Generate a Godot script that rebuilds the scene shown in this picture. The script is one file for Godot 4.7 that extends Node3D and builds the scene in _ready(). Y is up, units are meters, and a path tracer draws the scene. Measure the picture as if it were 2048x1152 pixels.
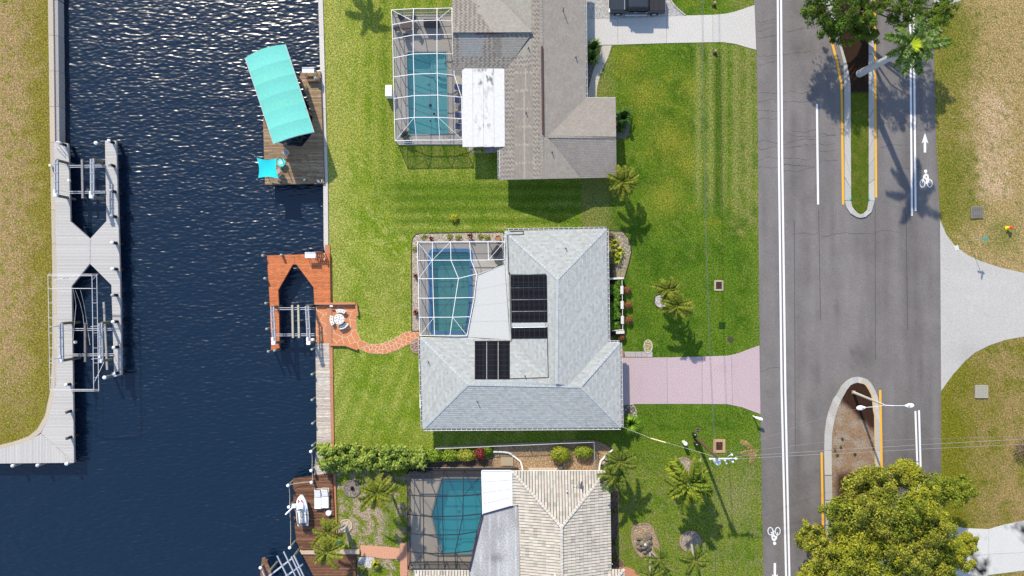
extends Node3D
# Aerial view of a canal-side street. One photo pixel is 0.05 m on the ground; the drone hovers 80 m up.

const CAM_H := 80.0
var M := {}
var names := {}
var rng := RandomNumberGenerator.new()
var nz := FastNoiseLite.new()
const ORD := ["first", "second", "third", "fourth", "fifth", "sixth", "seventh", "eighth", "ninth", "tenth", "eleventh", "twelfth", "thirteenth", "fourteenth"]

class MB:
	var v := PackedVector3Array()
	var n := PackedVector3Array()
	var c := PackedColorArray()
	var col := Color(1, 1, 1)
	func tri(a: Vector3, b: Vector3, d: Vector3, nr: Vector3):
		var f := (d - a).cross(b - a)
		if f.length_squared() < 1e-16: return
		if f.dot(nr) < 0.0:
			var t := b
			b = d
			d = t
			f = -f
		f = f.normalized()
		v.append(a); v.append(b); v.append(d)
		n.append(f); n.append(f); n.append(f)
		c.append(col); c.append(col); c.append(col)
	func quad(a: Vector3, b: Vector3, d: Vector3, e: Vector3, nr: Vector3):
		tri(a, b, d, nr)
		tri(a, d, e, nr)
	func tris(a: Vector3, b: Vector3, d: Vector3, na: Vector3, nb: Vector3, nd: Vector3):
		var f := (d - a).cross(b - a)
		if f.length_squared() < 1e-16: return
		if f.dot(na + nb + nd) < 0.0:
			v.append(a); v.append(d); v.append(b)
			n.append(na); n.append(nd); n.append(nb)
		else:
			v.append(a); v.append(b); v.append(d)
			n.append(na); n.append(nb); n.append(nd)
		c.append(col); c.append(col); c.append(col)
	func box(ctr: Vector3, size: Vector3, bs := Basis.IDENTITY):
		cbox(ctr, size, 0.0, bs)
	# box with chamfered edges; the top can be narrower (taper in x and z) and shifted
	func cbox(ctr: Vector3, size: Vector3, ch := 0.0, bs := Basis.IDENTITY, tx := 1.0, tz := 1.0, sx := 0.0):
		var h := size * 0.5
		var P := func(x: float, y: float, z: float) -> Vector3:
			var k := (y / h.y + 1.0) * 0.5
			return ctr + bs * Vector3(x * lerpf(1.0, tx, k) + sx * k, y, z * lerpf(1.0, tz, k))
		var i := h - Vector3(ch, ch, ch)
		for s in [-1.0, 1.0]:
			quad(P.call(s * h.x, -i.y, -i.z), P.call(s * h.x, i.y, -i.z), P.call(s * h.x, i.y, i.z), P.call(s * h.x, -i.y, i.z), bs * Vector3(s, 0, 0))
			quad(P.call(-i.x, s * h.y, -i.z), P.call(i.x, s * h.y, -i.z), P.call(i.x, s * h.y, i.z), P.call(-i.x, s * h.y, i.z), bs * Vector3(0, s, 0))
			quad(P.call(-i.x, -i.y, s * h.z), P.call(i.x, -i.y, s * h.z), P.call(i.x, i.y, s * h.z), P.call(-i.x, i.y, s * h.z), bs * Vector3(0, 0, s))
		if ch <= 0.0: return
		for s in [-1.0, 1.0]:
			for t in [-1.0, 1.0]:
				quad(P.call(s * h.x, t * i.y, -i.z), P.call(s * h.x, t * i.y, i.z), P.call(s * i.x, t * h.y, i.z), P.call(s * i.x, t * h.y, -i.z), bs * Vector3(s, t, 0))
				quad(P.call(s * h.x, -i.y, t * i.z), P.call(s * h.x, i.y, t * i.z), P.call(s * i.x, i.y, t * h.z), P.call(s * i.x, -i.y, t * h.z), bs * Vector3(s, 0, t))
				quad(P.call(-i.x, s * h.y, t * i.z), P.call(i.x, s * h.y, t * i.z), P.call(i.x, s * i.y, t * h.z), P.call(-i.x, s * i.y, t * h.z), bs * Vector3(0, s, t))
				for u in [-1.0, 1.0]:
					tri(P.call(s * h.x, t * i.y, u * i.z), P.call(s * i.x, t * h.y, u * i.z), P.call(s * i.x, t * i.y, u * h.z), bs * Vector3(s, t, u))
	func bar(a: Vector3, b: Vector3, w: float, hh: float, ch := 0.0):
		var d := b - a
		if d.length() < 1e-4: return
		var z := d.normalized()
		var up := Vector3.UP if absf(z.y) < 0.95 else Vector3.RIGHT
		var x := up.cross(z).normalized()
		var y := z.cross(x)
		cbox((a + b) * 0.5, Vector3(w, hh, d.length()), ch, Basis(x, y, z))
	func tube(a: Vector3, b: Vector3, r0: float, r1: float, k := 8, caps := true):
		var z := (b - a).normalized()
		var x := z.cross(Vector3.UP if absf(z.y) < 0.95 else Vector3.RIGHT).normalized()
		var y := z.cross(x)
		for i in k:
			var t0 := TAU * i / k
			var t1 := TAU * (i + 1) / k
			var p := x * cos(t0) + y * sin(t0)
			var q := x * cos(t1) + y * sin(t1)
			tris(a + p * r0, b + p * r1, b + q * r1, p, p, q)
			tris(a + p * r0, b + q * r1, a + q * r0, p, q, q)
			if caps:
				tri(a, a + p * r0, a + q * r0, -z)
				tri(b, b + p * r1, b + q * r1, z)
	func path(pts: Array, r: float, k := 6):
		for i in pts.size() - 1: tube(pts[i], pts[i + 1], r, r, k, true)
	func taper(pts: Array, r0: float, r1: float, k := 8):
		var m := pts.size() - 1
		for i in m: tube(pts[i], pts[i + 1], lerpf(r0, r1, float(i) / m), lerpf(r0, r1, float(i + 1) / m), k, i == 0 or i == m - 1)
	func prism(poly: PackedVector2Array, y0: float, y1: float, bottom := false):
		var ix := Geometry2D.triangulate_polygon(poly)
		for i in range(0, ix.size(), 3):
			var a := poly[ix[i]]
			var b := poly[ix[i + 1]]
			var d := poly[ix[i + 2]]
			tri(Vector3(a.x, y1, a.y), Vector3(b.x, y1, b.y), Vector3(d.x, y1, d.y), Vector3.UP)
			if bottom: tri(Vector3(a.x, y0, a.y), Vector3(b.x, y0, b.y), Vector3(d.x, y0, d.y), Vector3.DOWN)
		walls(poly, y0, y1)
	func walls(poly: PackedVector2Array, y0: float, y1: float, inward := false):
		var s := -1.0 if Geometry2D.is_polygon_clockwise(poly) else 1.0
		if inward: s = -s
		for i in poly.size():
			var a := poly[i]
			var b := poly[(i + 1) % poly.size()]
			var e := b - a
			quad(Vector3(a.x, y0, a.y), Vector3(b.x, y0, b.y), Vector3(b.x, y1, b.y), Vector3(a.x, y1, a.y), Vector3(e.y, 0, -e.x) * s)
	func lathe(ctr: Vector3, prof: Array, k := 16, bs := Basis.IDENTITY):
		for j in prof.size() - 1:
			var p: Vector2 = prof[j]
			var q: Vector2 = prof[j + 1]
			var sl := Vector2(q.y - p.y, p.x - q.x).normalized()
			for i in k:
				var t0 := TAU * i / k
				var t1 := TAU * (i + 1) / k
				var d0 := Vector3(cos(t0), 0, sin(t0))
				var d1 := Vector3(cos(t1), 0, sin(t1))
				var n0 := bs * (d0 * sl.x + Vector3.UP * sl.y)
				var n1 := bs * (d1 * sl.x + Vector3.UP * sl.y)
				var a := ctr + bs * (d0 * p.x + Vector3.UP * p.y)
				var b := ctr + bs * (d1 * p.x + Vector3.UP * p.y)
				var e := ctr + bs * (d1 * q.x + Vector3.UP * q.y)
				var f := ctr + bs * (d0 * q.x + Vector3.UP * q.y)
				tris(a, b, e, n0, n1, n1)
				tris(a, e, f, n0, n1, n0)
	func ball(ctr: Vector3, r: Vector3, k := 10):
		var m := k / 2
		for j in m:
			for i in k:
				var q := []
				for w in [[i, j], [i + 1, j], [i + 1, j + 1], [i, j + 1]]:
					var t: float = TAU * w[0] / k
					var u: float = PI * w[1] / m
					q.append(Vector3(sin(u) * cos(t), cos(u), sin(u) * sin(t)))
				tris(ctr + q[0] * r, ctr + q[1] * r, ctr + q[2] * r, (q[0] / r).normalized(), (q[1] / r).normalized(), (q[2] / r).normalized())
				tris(ctr + q[0] * r, ctr + q[2] * r, ctr + q[3] * r, (q[0] / r).normalized(), (q[2] / r).normalized(), (q[3] / r).normalized())
	func loft(rings: Array, closed := true, cap := true):
		for j in rings.size() - 1:
			var a: Array = rings[j]
			var b: Array = rings[j + 1]
			var ca := Vector3.ZERO
			for p in a: ca += p
			ca /= a.size()
			var m := a.size() if closed else a.size() - 1
			for i in m:
				var i2 := (i + 1) % a.size()
				var hint: Vector3 = (a[i] + a[i2] + b[i] + b[i2]) * 0.25 - ca
				tri(a[i], a[i2], b[i2], hint)
				tri(a[i], b[i2], b[i], hint)
		if cap:
			for e in [[rings[0], rings[1]], [rings[-1], rings[-2]]]:
				var r: Array = e[0]
				var o: Array = e[1]
				for i in range(1, r.size() - 1): tri(r[0], r[i], r[i + 1], r[0] - o[0])
	func leaf(p: Vector3, d: Vector3, nr: Vector3, l: float, w: float):
		var s := d.cross(nr).normalized() * w * 0.5
		var m := p + d * l * 0.45 + nr * w * 0.12
		var t := p + d * l
		v.append(p); v.append(m - s); v.append(t)
		v.append(p); v.append(t); v.append(m + s)
		var na := (nr + s.normalized() * 0.35).normalized()
		var nb := (nr - s.normalized() * 0.35).normalized()
		n.append(nb); n.append(nb); n.append(nb)
		n.append(na); n.append(na); n.append(na)
		for i in 6: c.append(col)
	func mesh() -> ArrayMesh:
		var a := []
		a.resize(Mesh.ARRAY_MAX)
		a[Mesh.ARRAY_VERTEX] = v
		a[Mesh.ARRAY_NORMAL] = n
		a[Mesh.ARRAY_COLOR] = c
		var m := ArrayMesh.new()
		m.add_surface_from_arrays(Mesh.PRIMITIVE_TRIANGLES, a)
		return m

func C(r: float, g: float, b: float) -> Color: return Color(r, g, b)
func mb(col := Color(1, 1, 1)) -> MB:
	var m := MB.new()
	m.col = col
	return m

# ---- places: a pixel of the photograph and a height above the lawn give a point
func P(px: float, py: float, h := 0.0) -> Vector3:
	var k := (1.0 - h / CAM_H) / 20.0
	return Vector3((px - 1024.0) * k, h, (py - 576.0) * k)
func P2(px: float, py: float, h := 0.0) -> Vector2:
	var p := P(px, py, h)
	return Vector2(p.x, p.z)
func poly(a: Array, h := 0.0) -> PackedVector2Array:
	var r := PackedVector2Array()
	for i in range(0, a.size(), 2): r.append(P2(a[i], a[i + 1], h))
	return r
func smooth(a: Array, h := 0.0, closed := true, steps := 5) -> PackedVector2Array:
	var p := poly(a, h)
	var r := PackedVector2Array()
	var m := p.size()
	for i in (m if closed else m - 1):
		var p0 := p[(i - 1 + m) % m] if closed or i > 0 else p[i]
		var p3 := p[(i + 2) % m] if closed or i + 2 < m else p[(i + 1) % m]
		for s in steps: r.append(p[i].cubic_interpolate(p[(i + 1) % m], p0, p3, float(s) / steps))
	if not closed: r.append(p[m - 1])
	return r
func circle(c: Vector2, r: float, k := 28, wob := 0.0, rz := 0.0) -> PackedVector2Array:
	var o := PackedVector2Array()
	for i in k:
		var t := TAU * i / k
		var q := 1.0 + wob * sin(t * 3.0 + c.x) + wob * 0.7 * sin(t * 5.0 + c.y)
		o.append(c + Vector2(cos(t) * r, sin(t) * (rz if rz > 0.0 else r)) * q)
	return o

# ---- nodes
func numbered(called: String, parent: Node) -> String:
	var key := str(parent.get_instance_id()) + called
	var k: int = names.get(key, 0)
	names[key] = k + 1
	return called if k == 0 else "%s_%03d" % [called, k]
func obj(called: String, m, material: Material, parent: Node = self, world := true) -> MeshInstance3D:
	var o := MeshInstance3D.new()
	o.name = numbered(called, parent)
	o.mesh = m.mesh() if m is MB else m
	o.material_override = null
	o.mesh.surface_set_material(0, material)
	parent.add_child(o, true)
	if world and parent != self and parent.get_parent() == self: o.position = -(parent as Node3D).position
	return o
func tag(o: Node, label: String, category: String, group := ""):
	o.set_meta("label", label)
	o.set_meta("category", category)
	if group != "": o.set_meta("group", group)
func thing(called: String, label: String, category: String, at := Vector3.ZERO, turn := 0.0, group := "") -> Node3D:
	var o := Node3D.new()
	o.name = numbered(called, self)
	add_child(o, true)
	o.position = at
	o.rotation.y = turn
	tag(o, label, category, group)
	return o
func struct(called: String, m, material: Material) -> MeshInstance3D:
	var o := obj(called, m, material)
	o.set_meta("kind", "structure")
	return o
func stuff(o: Node) -> Node:
	o.set_meta("kind", "stuff")
	return o
func copy(src: Node3D, called: String, label: String, at: Vector3, turn: float, sc := 1.0) -> Node3D:
	var o: Node3D = src.duplicate()
	o.name = numbered(called, self)
	add_child(o, true)
	o.position = at
	o.rotation.y = turn
	o.scale = Vector3.ONE * sc
	o.set_meta("label", label)
	return o
func rf(a: float, b: float) -> float: return rng.randf_range(a, b)
func vary(c: Color, a: float) -> Color:
	var k := 1.0 + rng.randf_range(-a, a)
	return Color(c.r * k * (1.0 + rng.randf_range(-a, a) * 0.3), c.g * k, c.b * k * (1.0 + rng.randf_range(-a, a) * 0.3))

# ---- materials
func grain(freq: float, lo: float, hi: float, sd: int, oct := 3, kind := FastNoiseLite.TYPE_SIMPLEX_SMOOTH, stretch := 1, gam := 1.0) -> ImageTexture:
	var f := FastNoiseLite.new()
	f.noise_type = kind
	f.seed = sd
	f.frequency = freq
	f.fractal_octaves = oct
	var w := 512
	var im := f.get_seamless_image(w / stretch, w)
	if stretch > 1: im.resize(w, w, Image.INTERPOLATE_BILINEAR)
	var d := im.get_data()
	var o := PackedByteArray()
	o.resize(w * w)
	var lut := PackedByteArray()
	for i in 256: lut.append(clampi(int(255.0 * lerpf(lo, hi, pow(i / 255.0, gam))), 0, 255))
	for i in w * w: o[i] = lut[d[i]]
	return ImageTexture.create_from_image(Image.create_from_data(w, w, false, Image.FORMAT_L8, o))
func speck(lo: float, hi: float, sd: int) -> ImageTexture:
	var r := RandomNumberGenerator.new()
	r.seed = sd
	var o := PackedByteArray()
	for i in 512 * 512: o.append(int(255.0 * lerpf(lo, hi, sqrt(r.randf()))))
	return ImageTexture.create_from_image(Image.create_from_data(512, 512, false, Image.FORMAT_L8, o))
func bump(t: ImageTexture, k: float) -> ImageTexture:
	var im: Image = t.get_image().duplicate()
	im.convert(Image.FORMAT_RGBA8)
	im.bump_map_to_normal_map(k)
	return ImageTexture.create_from_image(im)
func mat(rough: float, tex: Texture2D = null, tile := 4.0, metal := 0.0, nrm: Texture2D = null, nk := 1.0) -> StandardMaterial3D:
	var m := StandardMaterial3D.new()
	m.vertex_color_use_as_albedo = true
	m.roughness = rough
	m.metallic = metal
	if rough > 0.75: m.metallic_specular = 0.15
	if tex or nrm:
		m.uv1_triplanar = true
		m.uv1_world_triplanar = true
		m.uv1_scale = Vector3.ONE / tile
		if tex: m.albedo_texture = tex
	if nrm:
		m.normal_enabled = true
		m.normal_texture = nrm
		m.normal_scale = nk
	return m
# ---- ground colours (what grows where; linear base colours)
func sstep(a: float, b: float, x: float) -> float:
	var t := clampf((x - a) / (b - a), 0.0, 1.0)
	return t * t * (3.0 - 2.0 * t)
func box_mask(x: float, y: float, x0: float, x1: float, y0: float, y1: float, s: float) -> float:
	return sstep(x0 - s, x0 + s, x) * (1.0 - sstep(x1 - s, x1 + s, x)) * sstep(y0 - s, y0 + s, y) * (1.0 - sstep(y1 - s, y1 + s, y))
func nn(x: float, y: float, f: float) -> float: return nz.get_noise_2d(x * f, y * f)

const G_DEEP := Color(0.071, 0.137, 0.011)
const G_MID := Color(0.120, 0.189, 0.016)
const G_LIGHT := Color(0.226, 0.281, 0.041)
const G_YELL := Color(0.244, 0.238, 0.025)
const G_DRY := Color(0.317, 0.271, 0.113)
const G_TAN := Color(0.403, 0.320, 0.172)

func lawn_color(p: Vector2) -> Color:
	var c := lawn_base(p)
	if p.x < -31.0: return Color(c.r * 1.28, c.g * 1.14, c.b * 1.02)
	if p.x > 34.0: return Color(c.r * 1.30, c.g * 1.20, c.b * 1.22)
	var w := sstep(12.0, 4.0, p.x)
	return Color(c.r * lerpf(1.15, 1.46, w), c.g * lerpf(1.30, 1.42, w), c.b * lerpf(1.30, 1.65, w))
func lawn_base(p: Vector2) -> Color:
	var x := p.x * 20.0 + 1024.0
	var y := p.y * 20.0 + 576.0
	var big := nn(x, y, 0.55)
	var med := nn(x + 900.0, y, 1.7)
	var fin := nn(x, y + 700.0, 7.0)
	var c: Color
	if x < 400.0:
		var edge := 105.0 - x
		if y > 790.0: edge = minf(edge, (900.0 - y) * 1.0)
		var g := sstep(70.0, 20.0, edge + med * 40.0 + big * 35.0)
		g = maxf(g, sstep(700.0, 860.0, y + med * 60.0) * 0.75)
		c = G_TAN.lerp(Color(0.262, 0.244, 0.057), g)
		c = c.lerp(Color(0.26, 0.29, 0.03), sstep(0.1, 0.5, med + 0.6 * fin) * 0.65)
		c = c.lerp(G_MID, sstep(0.42, 0.6, fin + med * 0.3) * 0.8 * sstep(60.0, 0.0, x - 20.0))
		if y > 700.0 and x > 0.0:
			c = c.lerp(Color(0.201, 0.232, 0.034), 0.45 * (0.5 + 0.5 * sin(Vector2(x + 20.0, y - 690.0).length() * 0.42)) * sstep(700.0, 800.0, y))
		return c
	if x > 1700.0:
		var e := x - 1875.0
		var g2 := sstep(110.0, 10.0, e + med * 70.0 + big * 40.0)
		if y > 650.0: g2 = clampf(g2 * 0.9 + 0.25 + big * 0.8 + sstep(-0.1, 0.4, med) * 0.35, 0.0, 1.0)
		if y > 640.0: c = Color(0.34, 0.265, 0.11).lerp(Color(0.19, 0.20, 0.022), g2)
		else: c = Color(0.403, 0.323, 0.144).lerp(Color(0.201, 0.213, 0.032), g2 * 0.85)
		if y < 400.0: c = c.lerp(Color(0.58, 0.45, 0.29), box_mask(x, y, 1965.0 + 40.0 * med, 2010.0 + 60.0 * med, 180.0, 400.0, 26.0) * 0.8)
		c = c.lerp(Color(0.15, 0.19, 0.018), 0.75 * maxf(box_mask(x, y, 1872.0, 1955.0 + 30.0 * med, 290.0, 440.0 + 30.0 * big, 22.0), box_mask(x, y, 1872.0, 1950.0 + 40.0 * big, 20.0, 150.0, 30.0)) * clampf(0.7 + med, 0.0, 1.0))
		c = c.lerp(G_DEEP, sstep(0.34, 0.52, fin + 0.25 * med) * 0.6)
		c = c.lerp(G_MID, box_mask(x, y, 1985.0, 2030.0, 440.0, 500.0, 22.0) * 0.55)
		return c
	# the yards between canal and road
	if y > 900.0 + (15.0 if x < 1000.0 else 0.0) and x < 830.0:
		c = Color(0.152, 0.207, 0.021)
		c = c.lerp(Color(0.366, 0.299, 0.190), sstep(-0.08, 0.22, med + fin * 0.5 + 0.35 * box_mask(x, y, 690.0, 790.0, 985.0, 1070.0, 30.0) - 0.12))
		c = c.lerp(G_MID, box_mask(x, y, 765.0, 790.0, 1000.0, 1090.0, 9.0) * 0.7)
		return c
	if y > 862.0 and x > 1150.0:
		c = Color(0.19, 0.225, 0.032)
		c = c.lerp(G_MID, sstep(0.0, 0.35, big + med * 0.5))
		c = c.lerp(Color(0.250, 0.232, 0.081), sstep(0.02, 0.4, med + 0.5 * fin + 0.2 * big) * 0.8)
		c = c.lerp(Color(0.073, 0.122, 0.014), sstep(0.4, 0.6, fin - 0.2 * big) * 0.7)
		c = c.lerp(Color(0.305, 0.256, 0.115), sstep(1440.0, 1530.0, x) * sstep(1000.0, 940.0, y) * 0.15 + box_mask(x, y, 1440.0, 1500.0, 960.0, 1040.0, 30.0) * 0.5)
		c = c.lerp(G_MID, sstep(960.0, 880.0, y) * 0.75)
		return c
	if x > 1165.0:
		c = G_MID.lerp(G_DEEP, sstep(-0.25, 0.35, big + 0.4 * med))
		c = c.lerp(Color(0.183, 0.226, 0.034), sstep(0.0, 0.5, med + 0.5 * fin) * 0.7)
		if y < 470.0:
			c = c.lerp(G_YELL, sstep(0.22, 0.5, nn(x + 50.0, y - 300.0, 1.15)) * 0.55)
			for q in [[1255.0, 122.0, 26.0], [1288.0, 190.0, 30.0], [1340.0, 280.0, 34.0], [1385.0, 175.0, 22.0], [1380.0, 330.0, 26.0], [1330.0, 398.0, 30.0]]:
				c = c.lerp(Color(0.30, 0.27, 0.035), 0.7 * exp(-Vector2(x - q[0], y - q[1]).length_squared() / (q[2] * q[2] * 1.2)))
			# mower tracks along the road
			var st := 0.5 + 0.5 * sin((x - 1365.0 + med * 4.0) * TAU / 25.0)
			c = c.lerp(Color(0.30, 0.29, 0.08), st * 0.85 * sstep(1370.0, 1400.0, x) * sstep(60.0, 110.0, y) * sstep(450.0, 380.0, y))
			c = c.lerp(Color(0.055, 0.107, 0.011), box_mask(x, y, 1430.0, 1445.0, 100.0, 410.0, 6.0) * 0.65)
			c = c.lerp(Color(0.268, 0.244, 0.069), sstep(1450.0, 1475.0, x) * 0.75 * (0.6 + med))
			c = c.lerp(Color(0.244, 0.232, 0.069), sstep(1240.0, 1205.0, x + med * 20.0) * 0.6)
		else:
			c = c.lerp(Color(0.091, 0.165, 0.016), 0.2 + 0.2 * sin((x + 6.0 * med) * TAU / 44.0))
			c = c.lerp(Color(0.183, 0.232, 0.034), sstep(1485.0, 1515.0, x) * 0.5)
		return c
	# behind the houses
	var t := sstep(-0.3, 0.4, big + 0.35 * med)
	c = Color(0.250, 0.310, 0.040).lerp(Color(0.165, 0.255, 0.018), t)
	c = c.lerp(Color(0.370, 0.400, 0.090), sstep(0.0, 0.45, med + 0.5 * fin - 0.05) * 0.75)
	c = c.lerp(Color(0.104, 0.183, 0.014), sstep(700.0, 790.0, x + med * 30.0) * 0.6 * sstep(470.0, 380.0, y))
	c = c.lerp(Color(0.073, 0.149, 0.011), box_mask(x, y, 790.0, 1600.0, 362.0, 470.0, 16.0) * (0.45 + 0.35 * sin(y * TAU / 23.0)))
	c = c.lerp(Color(0.36, 0.37, 0.09), sstep(725.0, 655.0, x + 18.0 * med) * 0.65)
	c = c.lerp(Color(0.33, 0.35, 0.06), 0.5 * (0.5 + 0.5 * sin((x + 7.0 * med) * TAU / 31.0)) * sstep(380.0, 330.0, y))
	if y > 470.0 and y < 690.0: c = c.lerp(Color(0.275, 0.299, 0.063), box_mask(x, y, 735.0, 815.0, 520.0, 640.0, 25.0) * 0.45)
	if y > 690.0: c = c.lerp(Color(0.134, 0.220, 0.018), 0.35 + 0.25 * sin((x + y * 0.4) * TAU / 34.0))
	return c

func asphalt_color(p: Vector2) -> Color:
	var x := p.x * 20.0 + 1024.0
	var y := p.y * 20.0 + 576.0
	var xs := x - (y - 400.0) * 0.012
	var k := 0.172 + 0.030 * nn(x * 3.0, y * 0.12, 1.2) + 0.016 * nn(x, y, 0.6) + 0.012 * nn(x, y, 3.0)
	k += 0.012 * sin(xs * 0.075) * sstep(1570.0, 1600.0, xs)
	k -= 0.030 * sstep(1582.0, 1588.0, xs) * sstep(1640.0, 1630.0, xs) * (0.55 + nn(x, y, 0.8))
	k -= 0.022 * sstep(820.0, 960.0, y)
	k -= 0.020 * sstep(1750.0, 1756.0, xs)
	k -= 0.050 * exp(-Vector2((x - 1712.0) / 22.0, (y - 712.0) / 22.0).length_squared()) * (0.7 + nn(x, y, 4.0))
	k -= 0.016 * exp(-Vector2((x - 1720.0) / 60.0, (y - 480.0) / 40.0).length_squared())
	k += 0.024 * exp(-pow((xs - 1642.0) / 9.0, 2.0)) * sstep(430.0, 480.0, y) * sstep(760.0, 700.0, y)
	return Color(k * 1.02, k * 0.955, k * 0.95)

# a flat sheet cut to a polygon on a grid, with a colour for every corner
func grid_sheet(b: MB, pg: PackedVector2Array, holes: Array, xs: Array, zs: Array, y: float, f: Callable):
	var boxes := []
	for hole in holes:
		var r := Rect2(hole[0], Vector2.ZERO)
		for q in hole: r = r.expand(q)
		boxes.append(r.grow(0.01))
	var w := xs.size()
	var ins := PackedByteArray()
	var cols := PackedColorArray()
	for z in zs:
		for x in xs:
			var q := Vector2(x, z)
			ins.append(1 if Geometry2D.is_point_in_polygon(q, pg) else 0)
			cols.append(f.call(q))
	for j in zs.size() - 1:
		for i in w - 1:
			var k := j * w + i
			var a := Vector2(xs[i], zs[j])
			var d := Vector2(xs[i + 1], zs[j + 1])
			var s := ins[k] + ins[k + 1] + ins[k + w] + ins[k + w + 1]
			var hit := []
			for h in holes.size():
				if boxes[h].intersects(Rect2(a, d - a)): hit.append(holes[h])
			if s == 4 and hit.is_empty():
				var q := [Vector3(a.x, y, a.y), Vector3(d.x, y, a.y), Vector3(d.x, y, d.y), Vector3(a.x, y, d.y)]
				var cc := [cols[k], cols[k + 1], cols[k + w + 1], cols[k + w]]
				for t in [0, 1, 2, 0, 2, 3]:
					b.v.append(q[t]); b.n.append(Vector3.UP); b.c.append(cc[t])
			elif s > 0 or xs.size() * zs.size() < 4000:
				var parts: Array = Geometry2D.intersect_polygons(PackedVector2Array([a, Vector2(d.x, a.y), d, Vector2(a.x, d.y)]), pg)
				for h in hit:
					var nx := []
					for q in parts: nx.append_array(Geometry2D.clip_polygons(q, h))
					parts = nx
				for q in parts:
					if Geometry2D.is_polygon_clockwise(q) and parts.size() > 1: continue
					var ix := Geometry2D.triangulate_polygon(q)
					for t in range(0, ix.size(), 3):
						var p0: Vector2 = q[ix[t]]
						var p1: Vector2 = q[ix[t + 1]]
						var p2: Vector2 = q[ix[t + 2]]
						if (p2 - p0).cross(p1 - p0) > 0.0:
							var sw := p1
							p1 = p2
							p2 = sw
						for e in [p0, p1, p2]:
							b.v.append(Vector3(e.x, y, e.y)); b.n.append(Vector3.UP); b.c.append(f.call(e))
func steps(a: float, b: float, d: float) -> Array:
	var r := []
	var k := maxi(1, int(ceil((b - a) / d)))
	for i in k + 1: r.append(lerpf(a, b, float(i) / k))
	return r
func sheet(b: MB, pg: PackedVector2Array, y: float, step: float, f: Callable, holes := [], sides := 0.05):
	var r := Rect2(pg[0], Vector2.ZERO)
	for q in pg: r = r.expand(q)
	r = r.grow(0.013)
	grid_sheet(b, pg, holes, steps(r.position.x, r.end.x, step), steps(r.position.y, r.end.y, step), y, f)
	if sides > 0.0:
		b.col = f.call(pg[0])
		b.walls(pg, y - sides, y)
func noisy(c: Color, a: float, f: float) -> Callable:
	return func(p: Vector2) -> Color:
		var k := 1.0 + a * nz.get_noise_2d(p.x * f, p.y * f) + a * 0.6 * nz.get_noise_2d(p.x * f * 4.3 + 50.0, p.y * f * 4.3)
		return Color(c.r * k, c.g * k, c.b * k)

# loose pieces scattered over a polygon (pebbles, chips, tufts)
func scatter(called: String, pg: PackedVector2Array, y: float, count: int, piece: ArrayMesh, m: Material, cols: Array, s0: float, s1: float, parent: Node = self, avoid := [], flat := 0.6) -> MultiMeshInstance3D:
	var r := Rect2(pg[0], Vector2.ZERO)
	for q in pg: r = r.expand(q)
	var mm := MultiMesh.new()
	mm.transform_format = MultiMesh.TRANSFORM_3D
	mm.use_colors = true
	var xf := []
	var tries := 0
	while xf.size() < count and tries < count * 6:
		tries += 1
		var q := Vector2(rf(r.position.x, r.end.x), rf(r.position.y, r.end.y))
		if not Geometry2D.is_point_in_polygon(q, pg): continue
		var bad := false
		for av in avoid:
			if Geometry2D.is_point_in_polygon(q, av): bad = true
		if bad: continue
		var s := rf(s0, s1)
		xf.append(Transform3D(Basis(Vector3.UP, rf(0, TAU)).scaled(Vector3(s, s * flat, s)), Vector3(q.x, y, q.y)))
	mm.mesh = piece
	mm.instance_count = xf.size()
	for i in xf.size():
		mm.set_instance_transform(i, xf[i])
		mm.set_instance_color(i, vary(cols[rng.randi() % cols.size()], 0.18))
	var o := MultiMeshInstance3D.new()
	o.name = numbered(called, parent)
	o.multimesh = mm
	piece.surface_set_material(0, m)
	parent.add_child(o, true)
	if parent != self and parent.get_parent() == self: o.position = -(parent as Node3D).position
	o.set_meta("kind", "stuff")
	return o

const WEST := [-1300, -900, 103, -900, 103, 0, 107, 285, 112, 556, 112, 700, 108, 780, 97, 832, 80, 862, 60, 878, 30, 889, 0, 896, -200, 903, -1300, 910]
const EAST := [641, -900, 641, 0, 645, 144, 651, 367, 652, 490, 658, 507, 661, 610, 661, 690, 664, 885, 668, 948, 671, 1089, 676, 1152, 690, 2000, 3300, 2000, 3300, -900]
const POOL1 := [814, 108, 817, 105, 893, 105, 893.5, 130, 896, 268, 819, 269]
const POOL2 := [856, 508, 860, 500, 867, 497, 936, 497, 943, 500, 946, 508, 945.5, 590, 936, 664, 930, 669, 866, 669, 858, 662]
const POOL3 := [884, 956.5, 962, 956.5, 963.7, 1027, 942, 1106, 883, 1106, 864, 1028.5]

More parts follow.
